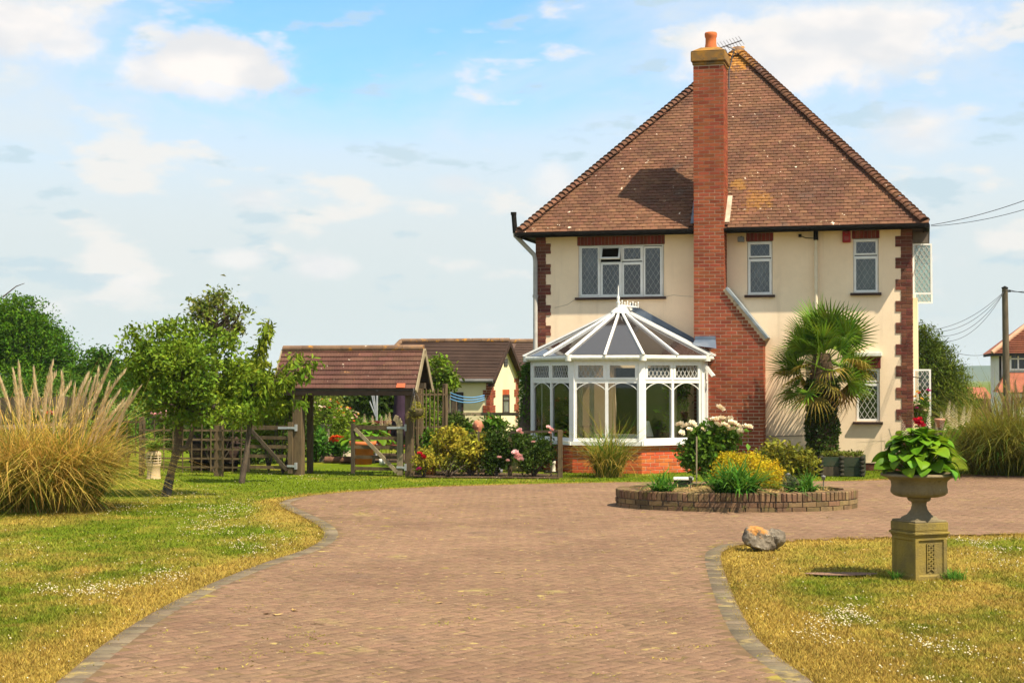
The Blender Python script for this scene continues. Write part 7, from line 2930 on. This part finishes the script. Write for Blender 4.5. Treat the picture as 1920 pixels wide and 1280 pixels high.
# hanging basket of pink flowers by the apple tree
hk = empty('hanging_basket', at(303, 778, 31.0), 0, 'hanging basket of pink flowers seen under the apple crown', 'hanging basket')
b = MB()
b.lathe([(0.0, -0.14), (0.1, -0.11), (0.17, 0.0), (0.0, -0.01)], 14)
b.build('basket', MATS['moss_liner'], hk)
b = MB()
b.tube([(0, 0, 0), (0, 0, 0.6)], 0.006, 5)
b.build('chain', ALU, hk)
for k in range(12):
    bloom(hk, Vector((rnd.gauss(0, .09), rnd.gauss(0, .06), rnd.uniform(0, .07))), P_PINK, 0.05)
# ================================================================== ANNEXE BEHIND THE GARDEN
AN = Vector((at(918, 0, 47).x, 47.0, 0))
ann = empty('annexe', AN, -YAW, 'single storey cream annexe with brown tiled roof and brick corner', 'annexe')
au = lambda px, py, v=0.0: frame_uz(px, py, v, AN)
# long side faces us, the gable end looks to the right (u = 0 plane), like the house
zEa = au(880, 706)[1]
GD = 3.45                         # depth of the gable end
vr = GD / 2
zRg = frame_uz(944, 640, vr, AN)[1]
uLf = au(700, 712)[0]
PALE = mat('pale_render', (0.80, 0.70, 0.44), (0.74, 0.63, 0.39), 1.2, rough=0.95, bump=0.1)
b = MB()
b.poly([(uLf, 0, -0.1), (0, 0, -0.1), (0, 0, zEa), (uLf, 0, zEa)])
b.poly([(0, 0, -0.1), (0, GD, -0.1), (0, GD, zEa), (0, vr, zRg - 0.1), (0, 0, zEa)])
b.poly([(0, GD, -0.1), (uLf, GD, -0.1), (uLf, GD, zEa), (0, GD, zEa)])
b.build('wall', PALE, ann)
# brick corners, toothed into the render
for v0, out in ((0.0, 1), (GD, -1)):
    qb = MB()
    qb.box(0.001, 0.008, min(v0, v0 + out * 0.42), max(v0, v0 + out * 0.42), 0.0, zEa - 0.05)
    qn = qb.build('quoin', MORTAR, ann)
    sp = (lambda z, k: [(0.0, 0.62 if (k // 3) % 2 else 0.42)]) if out > 0 else (lambda z, k: [(GD - (0.55 if (k // 3) % 2 else 0.35), GD)])
    lay(qn, courses(0.7, zEa - 0.05, sp), wall_place(math.pi / 2, (0.02, 0)), BRICK_RED, 0.03)
    if out > 0:
        lay(qn, courses(0.7, zEa - 0.05, lambda z, k: [(-0.20 if (k // 3) % 2 else -0.10, 0.02)]), wall_place(0, (0, -0.02)), BRICK_RED, 0.03)
# roof: slope towards us with its courses, far slope, lichened ridge
OVE, OVG = 0.14, 0.16
zEv = zEa - OVE * (zRg - zEa) / vr
eL, eR = uLf - 0.2, OVG
hipu = frame_uz(752, 637, vr, AN)[0]
A_ = Vector((eL, -OVE, zEv)); B_ = Vector((eR, -OVE, zEv)); C_ = Vector((eR, vr, zRg)); D_ = Vector((hipu, vr, zRg))
b = MB()
b.poly([A_, B_, C_, D_])
b.poly([(eR, GD + OVE, zEv), (eL, GD + OVE, zEv), tuple(D_), tuple(C_)])
b.poly([(eL, GD + OVE, zEv), tuple(A_), tuple(D_)])
rf = b.build('roof', TILE_ANNEX, ann)
nck = 26
for k in range(nck):
    f0, f1 = k / nck, (k + 1) / nck
    a, c, d, e = A_.lerp(D_, f0), B_.lerp(C_, f0), B_.lerp(C_, f1), A_.lerp(D_, f1)
    up = Vector((0, -0.012, 0.034))
    b = MB()
    b.add([a + up, c + up, d + Vector((0, 0, 0.004)), e + Vector((0, 0, 0.004)), a, c], [(0, 1, 2, 3), (4, 5, 1, 0)])
    b.build('tile_course', TILE_ANNEX, rf)
for (pa, pb_) in ((D_, C_), (A_, D_)):
    n_ = 12
    for k in range(n_):
        b = MB()
        b.tube([pa.lerp(pb_, (k + 0.02) / n_) + Vector((0, 0, 0.02)), pa.lerp(pb_, (k + 0.98) / n_) + Vector((0, 0, 0.02))], 0.085, 8)
        b.build('ridge_tile', TILE_RIDGE, rf)
mat('dark_board', (0.055, 0.03, 0.022), (0.04, 0.025, 0.02), 5)
for v0, v1_ in ((-OVE, vr), (GD + OVE, vr)):
    b = MB()
    b.bar((eR + 0.02, v0, zEv - 0.07), (eR + 0.02, v1_, zRg - 0.05), 0.035, 0.14, up=(0, 0, 1))
    b.build('barge_board', MATS['dark_board'], ann)
b = MB()
b.box(0.0, eR, -OVE, 0.0, zEv - 0.2, zEv - 0.03)
b.build('eave_box', MATS['dark_board'], ann)
b = MB()
b.tube([(eL, -OVE - 0.05, zEv - 0.04), (eR, -OVE - 0.05, zEv - 0.04)], 0.06, 8)
b.build('gutter', GREYBOX, ann)


def gable_v(px):
    """depth along the gable wall (u = 0) of a pixel column"""
    r = ray(px, 700)
    # point on the line AN + v * (SA, CA) with x / y = r.x / r.y
    return (r.x * AN.y - AN.x * r.y) / (SA * r.y - CA * r.x)


def gable_z(py, v):
    y = AN.y + CA * v
    return at(960, py, y).z


def on(px0, px1, py0, py1):
    v0, v1 = gable_v(px0), gable_v(px1)
    return v0, v1, gable_z(py1, v0), gable_z(py0, v0)


x0, x1, z0, z1 = on(944.5, 951, 672, 686)
b = MB()
b.box(0.0, 0.02, x0, x1, z0, z1)
vt = b.build('vent', BLACK, ann)
for k in range(5):
    b = MB()
    b.box(0.021, 0.032, x0 + 0.005, x1 - 0.005, z0 + (z1 - z0) * (k + 0.2) / 5, z0 + (z1 - z0) * (k + 0.6) / 5)
    b.build('louvre', GREYBOX, vt)
mat('dark_pane', (0.10, 0.10, 0.10), (0.2, 0.2, 0.2), 3, rough=0.15, spec=0.5)
x0, x1, z0, z1 = on(942, 954, 740, 776)
b = MB()
frame_rect(b, x0, x1, z0, z1, -0.03, 0.01, 0.06)
b.box(x0, x1, -0.03, 0.01, (z0 + z1) / 2 + 0.1, (z0 + z1) / 2 + 0.14)
Mg = Matrix.Rotation(math.pi / 2, 4, 'Z')
wn1 = b.build('window', SILL, ann, Mg)
b = MB()
b.box(x0 + 0.05, x1 - 0.05, -0.012, -0.008, z0 + 0.05, z1 - 0.05)
b.build('pane', MATS['dark_pane'], wn1)
b = MB()
nbk = 7
for k in range(nbk):
    b = MB()
    b.box(x0 + (x1 - x0) * k / nbk + 0.01, x0 + (x1 - x0) * (k + 1) / nbk - 0.01, -0.024, 0.01, z1 + 0.004, z1 + 0.16)
    b.build('brick', BRICK_BRIGHT, wn1)
a, c = au(846, 790), au(869, 735)
b = MB()
frame_rect(b, a[0], c[0], a[1], c[1], -0.03, 0.02, 0.05)
b.box((a[0] + c[0]) / 2 - 0.02, (a[0] + c[0]) / 2 + 0.02, -0.03, 0.02, a[1], c[1])
wn2 = b.build('window', SILL, ann)
b = MB()
b.box(a[0] + 0.05, c[0] - 0.05, -0.01, -0.005, a[1] + 0.05, c[1] - 0.05)
b.build('pane', MATS['dark_pane'], wn2)
# further roof behind
fr = empty('rear_wing', Vector((at(980, 0, 62).x, 62, 0)), -YAW, 'brown tiled roof of rear wing between annexe and house', 'building')
o_ = fr.location
FO = Vector((o_.x, o_.y, 0))
q0, q1 = frame_uz(948, 641, 2.5, FO), frame_uz(1040, 640, 2.5, FO)
e0, e1 = frame_uz(940, 712, 0.0, FO), frame_uz(1040, 712, 0.0, FO)
b = MB()
b.poly([(e0[0], 0, e0[1]), (e1[0], 0, e1[1]), (q1[0], 2.5, q1[1]), (q0[0], 2.5, q0[1])])
rf = b.build('roof', TILE_ANNEX, fr)
for k in range(22):
    f0 = k / 22
    b = MB()
    p = Vector((e0[0], 2.5 * f0, e0[1] + (q0[1] - e0[1]) * f0))
    b.box(e0[0], e1[0], p.y - 0.03, p.y + 0.0, p.z, p.z + 0.03)
    b.build('tile_course', TILE_ANNEX, rf)
b = MB()
b.tube([(q0[0], 2.5, q0[1]), (q1[0], 2.5, q1[1])], 0.12, 8)
b.build('ridge', TILE_RIDGE, rf)
b = MB()
b.box(e0[0], e1[0], 0.3, 5.0, 0, e0[1] - 0.05)
b.build('wall', MATS['pale_render'], fr)

# ================================================================== NEIGHBOUR'S HOUSE ON THE RIGHT
NB_ = Vector((at(1868, 0, 78).x, 78.0, 0))
nh = empty('neighbour_house', NB_, R(-10), 'distant white house with orange tiled hip roof at right edge', 'house')
nang = R(10)
nc_, ns_ = math.cos(nang), math.sin(nang)


def nu(px, py, v=0.0):
    r = ray(px, py)
    k = r.x * ns_ + r.y * nc_
    t = (v + NB_.x * ns_ + NB_.y * nc_) / k
    p = Vector((r.x * t - NB_.x, r.y * t - NB_.y, 0))
    return p.x * nc_ - p.y * ns_, HC + r.z * t


ze = nu(1850, 662)[1]
Wn = 8.5
b = MB()
b.box(0, Wn, 0, 3.4, -0.2, ze)
b.build('wall', mat('lilac_white_render', (0.72, 0.64, 0.60), (0.66, 0.58, 0.55), 0.8, rough=0.95), nh)
b = MB()
ov = 0.35
hh = 4.3
A_ = (Wn / 2, 1.7, ze + hh * 0.85)
b.add([(-ov, -ov, ze), (Wn + ov, -ov, ze), (Wn + ov, 3.4 + ov, ze), (-ov, 3.4 + ov, ze), A_], [(0, 1, 4), (1, 2, 4), (2, 3, 4), (3, 0, 4)])
nr_ = b.build('roof', TILE_ORANGE, nh)
for k in range(34):
    f_ = k / 34
    b = MB()
    u0_, u1_ = -ov + (Wn / 2 + ov) * f_, Wn + ov - (Wn / 2 + ov) * f_
    v_, z_ = -ov + (1.7 + ov) * f_, ze + hh * 0.85 * f_
    b.box(u0_ + 0.05, u1_ - 0.05, v_ - 0.05, v_, z_, z_ + 0.035)
    b.build('tile_course', TILE_ORANGE, nr_)
b = MB()
b.tube([(-ov, -ov, ze + 0.02), A_], 0.12, 8)
b.build('hip_ridge', mat('cream_ridge', (0.55, 0.33, 0.22), (0.48, 0.27, 0.17), 4), nr_)
b = MB()
b.box(-ov, Wn + ov, -ov - 0.05, -ov + 0.02, ze - 0.14, ze - 0.01)
b.box(-ov, -ov + 0.05, -ov, 3.4, ze - 0.14, ze - 0.01)
b.build('gutter', BLACK, nh)
u_, _ = nu(1868, 690)
b = MB()
b.tube([(0.05, -0.10, 0), (0.05, -0.10, ze - 0.15)], 0.05, 8)
b.build('downpipe', BLACK, nh)
x0, z0 = nu(1893, 694)
x1, z1 = nu(1921, 664)
b = MB()
frame_rect(b, x0, x1 + 0.5, z0, z1, -0.06, 0.02, 0.08)
for k in (1, 2):
    x = x0 + (x1 + 0.5 - x0) * k / 3
    b.box(x - 0.035, x + 0.035, -0.06, 0.02, z0, z1)
b.box(x0, x1 + 0.5, -0.06, 0.02, z0 + (z1 - z0) * 0.68, z0 + (z1 - z0) * 0.68 + 0.06)
wn3 = b.build('window', UPVC, nh)
b = MB()
b.box(x0 + 0.05, x1 + 0.45, -0.03, -0.025, z0 + 0.05, z1 - 0.05)
b.build('pane', mat('night_pane', (0.03, 0.035, 0.04), None, rough=0.1, spec=0.5), wn3)
# lean-to with a steep orange roof
x0, zl = nu(1872, 735, -1.5)
x1, zt_ = nu(1905, 697, -1.5)
b = MB()
b.add([(x0 - 0.1, -1.7, zl), (x1 + 3, -1.7, zl), (x1 + 3, -0.05, zt_), (x1 - 0.3, -0.05, zt_), (x0 - 0.1, -0.05, zl)], [(0, 1, 2, 3), (0, 3, 4)])
b.build('porch_roof', TILE_ORANGE, nh)
b = MB()
b.box(x0 + 0.2, x1 + 3, -1.4, -0.05, -0.2, zl - 0.05)
b.build('porch_wall', MATS['lilac_white_render'], nh)
b = MB()
b.box(x1 - 0.1, x1 + 0.6, -1.44, -1.41, 0.6, zl - 0.25)
b.build('porch_window', MATS['night_pane'], nh)
# garage
gg = empty('garage', Vector((at(1812, 0, 84).x, 84, 0)), R(-6), 'distant orange roofed garage between conifer and white house', 'garage')
z1_, z2_ = at(0, 747, 84).z, at(0, 726, 84).z
wgg = 45 * 84 / F
b = MB()
b.add([(0, 0, z1_), (wgg, 0, z1_), (wgg, 2.5, z2_), (0, 2.5, z2_)], [(0, 1, 2, 3)])
b.build('roof', TILE_ORANGE, gg)
b = MB()
b.box(0.1, wgg - 0.05, 0.2, 4.0, -0.2, z1_ - 0.03)
b.build('wall', mat('garage_wall', (0.13, 0.05, 0.04), (0.10, 0.04, 0.03), 2), gg)
# telegraph pole and wires
pz_ = at(1888, 745, 56)
pole = empty('telegraph_pole', Vector((pz_.x, 56, 0)), 0, 'wooden telegraph pole before the distant white house', 'telegraph pole')
pt_ = at(1884, 539, 56) - Vector((pz_.x, 56, 0))
b = MB()
b.tube([(0, 0, 0), pt_], [0.13, 0.10], 10)
b.build('shaft', WOOD_OLD, pole)
b = MB()
b.lathe([(0.12, -0.03), (0.12, 0.0), (0.0, 0.06)], 10, tuple(pt_))
b.box(pt_.x - 0.05, pt_.x + 0.2, -0.05, 0.05, pt_.z - 0.16, pt_.z - 0.10)
b.build('pole_cap', BLACK, pole)


def cable(label, a, b_, sag, r_=0.012, group=None):
    m_ = MB()
    pts_ = [a.lerp(b_, k / 16) - Vector((0, 0, sag * 4 * (k / 16) * (1 - k / 16))) for k in range(17)]
    m_.tube(pts_, r_, 5, cap=False)
    tag(m_.build('cable', MATS['cable'] if 'cable' in MATS else mat('cable', (0.05, 0.05, 0.055), None)), label, 'cable', group)


ptop = at(1884, 545, 56)
for k, (px, py, wh) in enumerate(((1750, 618, 'uppermost of four'), (1758, 622, 'second from top of four'), (1765, 630, 'third from top of four'), (1765, 640, 'lowest of four'))):
    cable(wh + ' thin wires fanning left from the telegraph pole', ptop, at(px, py, 52), 0.25 + 0.08 * k, 0.008, 'wires left of the telegraph pole')
cable('upper overhead wire leaving the telegraph pole to the right', ptop, at(1990, 532, 50), 0.12)
cable('lower overhead wire leaving the telegraph pole to the right', at(1884, 541, 56), at(1990, 546, 50), 0.12)
cable('upper overhead wire from right house eave', at(1746, 422, 33.5), at(2010, 340, 30), 0.1, 0.007)
cable('lower overhead wire from right house eave', at(1746, 424, 33.5), at(2010, 362, 30), 0.12, 0.006)
cable('faint wire running from conifer to white house', at(1785, 659, 60), at(1850, 664, 77), 0.1, 0.010)

# ================================================================== TREES BEYOND
def far_tree(label, px, Y, bl, m, nc, per, leaf, sp, cat='tree', name='tree', **kw):
    base = Vector((at(px, 0, Y).x, Y, 0))
    blobs = px_blobs(bl, Y)
    topc = blobs[0][0]
    return tree(name, label, cat, base, blobs, [base, base.lerp(Vector((topc.x, topc.y, topc.z)), 0.5), topc], [0.28, 0.22, 0.12], m, nc, per, leaf, sp, **kw)


far_tree('large dark green tree behind the left pampas grass', 30, 62, [(30, 640, 70, 62, 0), (0, 610, 60, 52, 0), (70, 660, 55, 50, 0), (105, 670, 34, 22, 0), (40, 590, 38, 34, 0), (-40, 640, 60, 60, 0), (120, 690, 30, 26, 0), (85, 620, 30, 26, 0), (60, 700, 80, 30, 0)],
         L_OAK, 520, 95, 0.12, 0.30, shell=0.72, n_limbs=24, flat=0.45)
tw_ = MB()
a = at(5, 557, 61)
tw_.tube([a, at(20, 545, 61), at(30, 537, 61), at(46, 531, 61)], [0.03, 0.025, 0.02, 0.01], 6)
tw_.build('bare_twig', BARK, bpy.data.objects['tree'], Matrix.Translation(-bpy.data.objects['tree'].location))
far_tree('pointed green tree between big left tree and apple tree', 190, 55, [(188, 700, 34, 40, 0), (188, 675, 14, 16, 0), (160, 715, 40, 26, 0), (215, 715, 40, 26, 0)], L_MID, 260, 22, 0.15, 0.20)
far_tree('round green tree behind the apple tree crown', 290, 58, [(290, 712, 80, 36, 0), (240, 720, 50, 28, 0)], L_OAK, 300, 22, 0.15, 0.2)
far_tree('dark shrubbery right behind the narrow trellis and left gate', 440, 36.5, [(350, 800, 40, 34, 0), (400, 805, 44, 40, .2), (450, 810, 40, 40, 0), (500, 815, 44, 42, .3), (545, 820, 36, 40, 0), (470, 850, 60, 20, -.2)], L_DARK, 420, 22, 0.09, 0.10, cat='shrubbery', name='shrubbery_clump')
far_tree('dark tree behind the cherry and left gate', 500, 50, [(480, 752, 70, 46, 0), (540, 745, 50, 44, 0), (430, 760, 60, 40, 0)], L_DARK, 420, 24, 0.13, 0.18)
far_tree('dark tree framed by left half of gateway', 590, 45, [(600, 760, 36, 44, 0), (620, 735, 34, 30, 0), (575, 760, 24, 44, 0)], L_DARK, 300, 24, 0.12, 0.15)
far_tree('dark tree framed by right half of gateway', 740, 44, [(730, 765, 34, 44, 0), (755, 740, 24, 34, 0), (690, 745, 30, 26, 0), (765, 790, 24, 40, 0), (785, 800, 20, 30, 0)], L_DARK, 330, 24, 0.12, 0.15)
far_tree('dark green bush between annexe and conservatory', 986, 42, [(990, 740, 11, 58, 0), (992, 700, 9, 26, 0), (988, 785, 12, 30, 0)], L_MID, 190, 20, 0.09, 0.07)
far_tree('bushy conifer behind right corner of house', 1745, 50, [(1740, 700, 34, 60, 0), (1735, 650, 22, 36, 0), (1760, 700, 30, 54, 0), (1780, 722, 32, 40, 0), (1800, 740, 20, 28, 0), (1728, 632, 14, 22, 0), (1765, 670, 14, 26, 0), (1790, 760, 34, 30, 0), (1740, 770, 40, 30, 0), (1752, 640, 8, 18, 0)],
         L_CONIFER, 420, 60, 0.11, 0.15, name='conifer', shell=0.65, aspect=0.22, up=0.7)
# clipped hedge and long fence across the back
hd_ = empty('hedge', Vector((at(120, 0, 48).x, 48, 0)), 0, 'long green hedge behind the grey board fence on left', 'hedge')
o_ = hd_.location
pts, _ = blob_points([(at(px, 765, 48 + dy) - o_, (1.0, 0.6, 1.1)) for px, dy in ((-60, 0), (0, 0), (60, .3), (120, 0), (180, 0), (240, .3), (300, 0), (360, 0), (420, 0))], 620, 22, 0.14, 0.6)
leaf_cloud('foliage', pts, 0.10, L_MID, hd_)
bf_ = empty('board_fence', Vector((at(0, 0, 40).x, 40, 0)), 0, 'grey vertical board fence behind the left pampas grass', 'fence')
o_ = bf_.location
xa, xb = at(-60, 0, 40).x - o_.x, at(168, 0, 40).x - o_.x
zt = at(0, 744, 40).z
nbd = 26
for k in range(nbd):
    b = MB()
    b.box(xa + (xb - xa) * k / nbd + 0.004, xa + (xb - xa) * (k + 1) / nbd - 0.004, rnd.uniform(0, .01), 0.025, 0.02, zt + rnd.uniform(-.02, .02))
    b.build('board', WOOD_OLD, bf_)
for z in (0.3, zt - 0.25):
    b = MB()
    b.box(xa, xb, 0.03, 0.08, z - 0.04, z + 0.04)
    b.build('rail', WOOD_OLD, bf_)
rw = empty('rail_barrier', Vector((at(60, 0, 36).x, 36, 0)), 0, 'pinkish timber rail crossing behind the left pampas grass', 'rail')
o_ = rw.location
b = MB()
b.bar(at(-40, 802, 36) - o_, at(152, 796, 36) - o_, 0.06, 0.10)
b.build('rail', mat('pinkish_wood', (0.33, 0.22, 0.16), (0.26, 0.17, 0.12), 5), rw)
for px in (-30, 60, 148):
    b = MB()
    p = at(px, 799, 36) - o_
    b.box(p.x - 0.05, p.x + 0.05, p.y + 0.035, p.y + 0.135, 0, p.z + 0.05)
    b.build('post', WOOD_OLD, rw)
# flowers and leafy clump behind the pampas
gpb = garden_plant('flowering_shrub', 'shrub with red flowers before the grey board fence', 37.5, [(90, 775, 26, 12, 0), (75, 785, 20, 10, 0)], L_MID, 40, 12, 0.08, 0.06, cat='shrub')
for px, py, m_ in ((88, 776, P_RED), (94, 774, P_RED), (76, 772, P_WHITE), (100, 776, P_PINK)):
    bloom(gpb, at(px, py, 37.0) - gpb.location, m_, 0.08)
gpl = garden_plant('leafy_plant', 'clump of green leaves behind left trellis panel', 35.0, [(250, 815, 22, 18, 0), (225, 812, 18, 16, 0), (255, 835, 20, 14, 0)], L_STRAP, 60, 16, 0.09, 0.06)
# hanging basket on the house's right side
hb2 = empty('hanging_basket', at(1728, 758, 33.6), 0, 'hanging basket of bright mixed flowers on right side of house', 'hanging basket')
pts, _ = blob_points([(Vector((0, 0, 0)), (0.17, 0.15, 0.16)), (Vector((0.0, 0, -0.2)), (0.16, 0.14, 0.2)), (Vector((0.02, 0, -0.36)), (0.18, 0.14, 0.12))], 110, 14, 0.04, 0.5)
leaf_cloud('foliage', pts, 0.055, L_MID, hb2)
b = MB()
b.lathe([(0.0, -0.22), (0.1, -0.18), (0.16, -0.06), (0.0, -0.08)], 14)
b.build('basket', MATS['moss_liner'], hb2)
b = MB()
b.tube([(0, 0, 0), (0, 0, 0.55)], 0.006, 5)
b.tube([(0, 0, 0.55), (-0.18, 0.02, 0.58)], 0.01, 5)
b.build('bracket', BLACK, hb2)
for px, py, m_ in ((1720, 735, P_YELLOW), (1724, 737, P_ORANGE), (1740, 731, P_MAGENTA), (1743, 733, P_MAGENTA), (1716, 744, P_YELLOW), (1717, 760, P_WHITE), (1743, 752, P_WHITE), (1735, 770, P_WHITE), (1719, 765, P_MAGENTA), (1742, 742, P_WHITE), (1728, 748, P_YELLOW), (1722, 758, P_WHITE)):
    bloom(hb2, at(px, py, 33.3) - hb2.location, m_, 0.045)
# red geranium and clay pot beyond the urn
rg_ = garden_plant('geranium', 'red geranium flower showing just above the hosta', 30.5, [(1722, 812, 14, 12, 0), (1730, 830, 16, 20, 0)], L_MID, 30, 12, 0.06, 0.05)
for px, py in ((1716, 790), (1724, 788), (1720, 796), (1728, 796), (1731, 800), (1722, 792)):
    bloom(rg_, at(px, py, 30.2) - rg_.location, P_RED, 0.085)
cpz = at(1762, 792, 31)
cl = empty('clay_pot', Vector((cpz.x, 31, 0)), 0, 'clay pot on a post behind the hosta flower spikes', 'pot')
b = MB()
b.lathe([(0.0, cpz.z - 0.1), (0.07, cpz.z - 0.1), (0.10, cpz.z + 0.04), (0.11, cpz.z + 0.05), (0.10, cpz.z + 0.08), (0.0, cpz.z + 0.06)], 14)
b.build('body', mat('faded_terracotta', (0.50, 0.25, 0.15), (0.42, 0.20, 0.12), 6, bump=0.2), cl)
b = MB()
b.tube([(0, 0, 0), (0, 0, cpz.z - 0.1)], 0.05, 8)
b.build('post', WOOD_OLD, cl)

# folded parasol behind the right gatepost, and a washing line by the annexe
fp_ = empty('folded_parasol', Vector((at(751, 0, 33.4).x, 33.4, 0)), R(3), 'folded dark purple parasol behind right lychgate post', 'parasol')
b = MB()
b.lathe([(0.02, 0.55), (0.17, 0.75), (0.13, 1.1), (0.085, 1.6), (0.03, 2.0), (0.0, 2.05)], 14, mod=lambda r, z, a: r * (1 + 0.18 * math.cos(6 * a)))
b.build('canopy', mat('purple_canvas', (0.045, 0.025, 0.045), (0.03, 0.018, 0.03), 5), fp_)
b = MB()
b.tube([(0, 0, 0), (0, 0, 2.08)], 0.02, 8)
b.build('pole', WOOD_OLD, fp_)
wl_ = empty('washing_line', Vector((at(875, 0, 44).x, 44, 0)), 0, 'sagging blue washing lines in front of annexe side wall', 'washing line')
for k in range(3):
    b = MB()
    a_, c_ = at(842, 735 + 6 * k, 43.6) - wl_.location, at(908, 741 + 4 * k, 45.6) - wl_.location
    b.tube([a_.lerp(c_, j / 8) - Vector((0, 0, 0.10 * 4 * (j / 8) * (1 - j / 8))) for j in range(9)], 0.018, 5)
    b.build('line', mat('blue_cord_%s' % 'abc'[k], (0.10, 0.25, 0.45), None), wl_)
b = MB()
b.tube([at(842, 735, 43.6) - wl_.location, Vector((at(842, 0, 43.6).x, 43.6, 0)) - wl_.location], 0.03, 6)
b.build('line_post', WOOD_OLD, wl_)
# more growth that fills the garden behind fence and gate
for k, (px, Y, bl, lab, m_) in enumerate((
        (230, 37, [(225, 800, 34, 26, 0), (200, 812, 24, 20, 0), (255, 806, 26, 26, 0)], 'rounded green bush left of and behind the striped chimney pot', L_MID),
        (330, 35.5, [(320, 812, 30, 28, 0), (345, 825, 24, 22, 0)], 'dark bush right behind the leaning apple tree trunk', L_DARK),
        (505, 33.2, [(505, 790, 26, 34, 0), (525, 770, 20, 30, 0), (490, 815, 18, 20, 0)], 'leafy climber just behind the opened left gate', L_CHERRY),
        (600, 39, [(600, 760, 24, 32, 0), (625, 770, 22, 28, 0), (585, 790, 20, 26, 0)], 'olive green shrub behind left flower column', L_PURPLE),
        (665, 40, [(668, 815, 22, 24, 0), (690, 806, 22, 26, 0), (740, 815, 26, 28, 0), (720, 800, 20, 22, 0)], 'dense green shrub behind lime hosta and right gate', L_MID),
        (810, 33.2, [(805, 790, 12, 40, 0), (812, 840, 14, 24, 0), (790, 810, 8, 30, 0)], 'climber filling the slatted trellis by lychgate', L_APPLE),
        (850, 34, [(850, 800, 30, 22, 0), (875, 806, 26, 18, 0), (830, 806, 20, 22, 0)], 'dark foliage between yellow shrubs and arbour', L_DARK),
        (965, 33, [(965, 830, 22, 26, 0), (1000, 838, 24, 20, 0), (1030, 845, 18, 22, 0)], 'dark foliage behind pink roses near conservatory', L_DARK))):
    garden_plant('shrub', lab, Y, bl, m_, 110, 20, 0.075, 0.07, cat='shrub')

# ================================================================== AIR: pale summer haze between us and the far hills
hz_m = bpy.data.materials.new('haze')
hz_m.use_nodes = True
nt = hz_m.node_tree
nt.nodes.clear()
o_ = nt.nodes.new('ShaderNodeOutputMaterial')
pv = nt.nodes.new('ShaderNodeVolumePrincipled')
pv.inputs['Color'].default_value = (0.80, 0.90, 1.0, 1)
pv.inputs['Density'].default_value = 0.00014
nt.links.new(pv.outputs[0], o_.inputs['Volume'])
hb_ = MB()
hb_.box(-3600, 4600, -400, 5100, -1.3, 60)
tag(hb_.build('haze', hz_m), kind='stuff')
for px, Y, bl, lab, m_ in (
        (540, 32.4, [(530, 745, 22, 18, 0), (550, 770, 14, 26, 0), (520, 775, 16, 22, 0)], 'climber hanging from left end of the lychgate roof', L_CHERRY),
        (400, 32.6, [(380, 800, 26, 16, 0), (430, 796, 24, 18, 0), (405, 830, 18, 14, 0)], 'dark climber along the top of the square trellis panels', L_DARK),
        (235, 33.9, [(228, 795, 20, 16, 0), (212, 810, 14, 18, 0)], 'green climber on the tall thin trellis panel', L_MID)):
    garden_plant('climber', lab, Y, bl, m_, 80, 18, 0.08, 0.06, cat='climber')
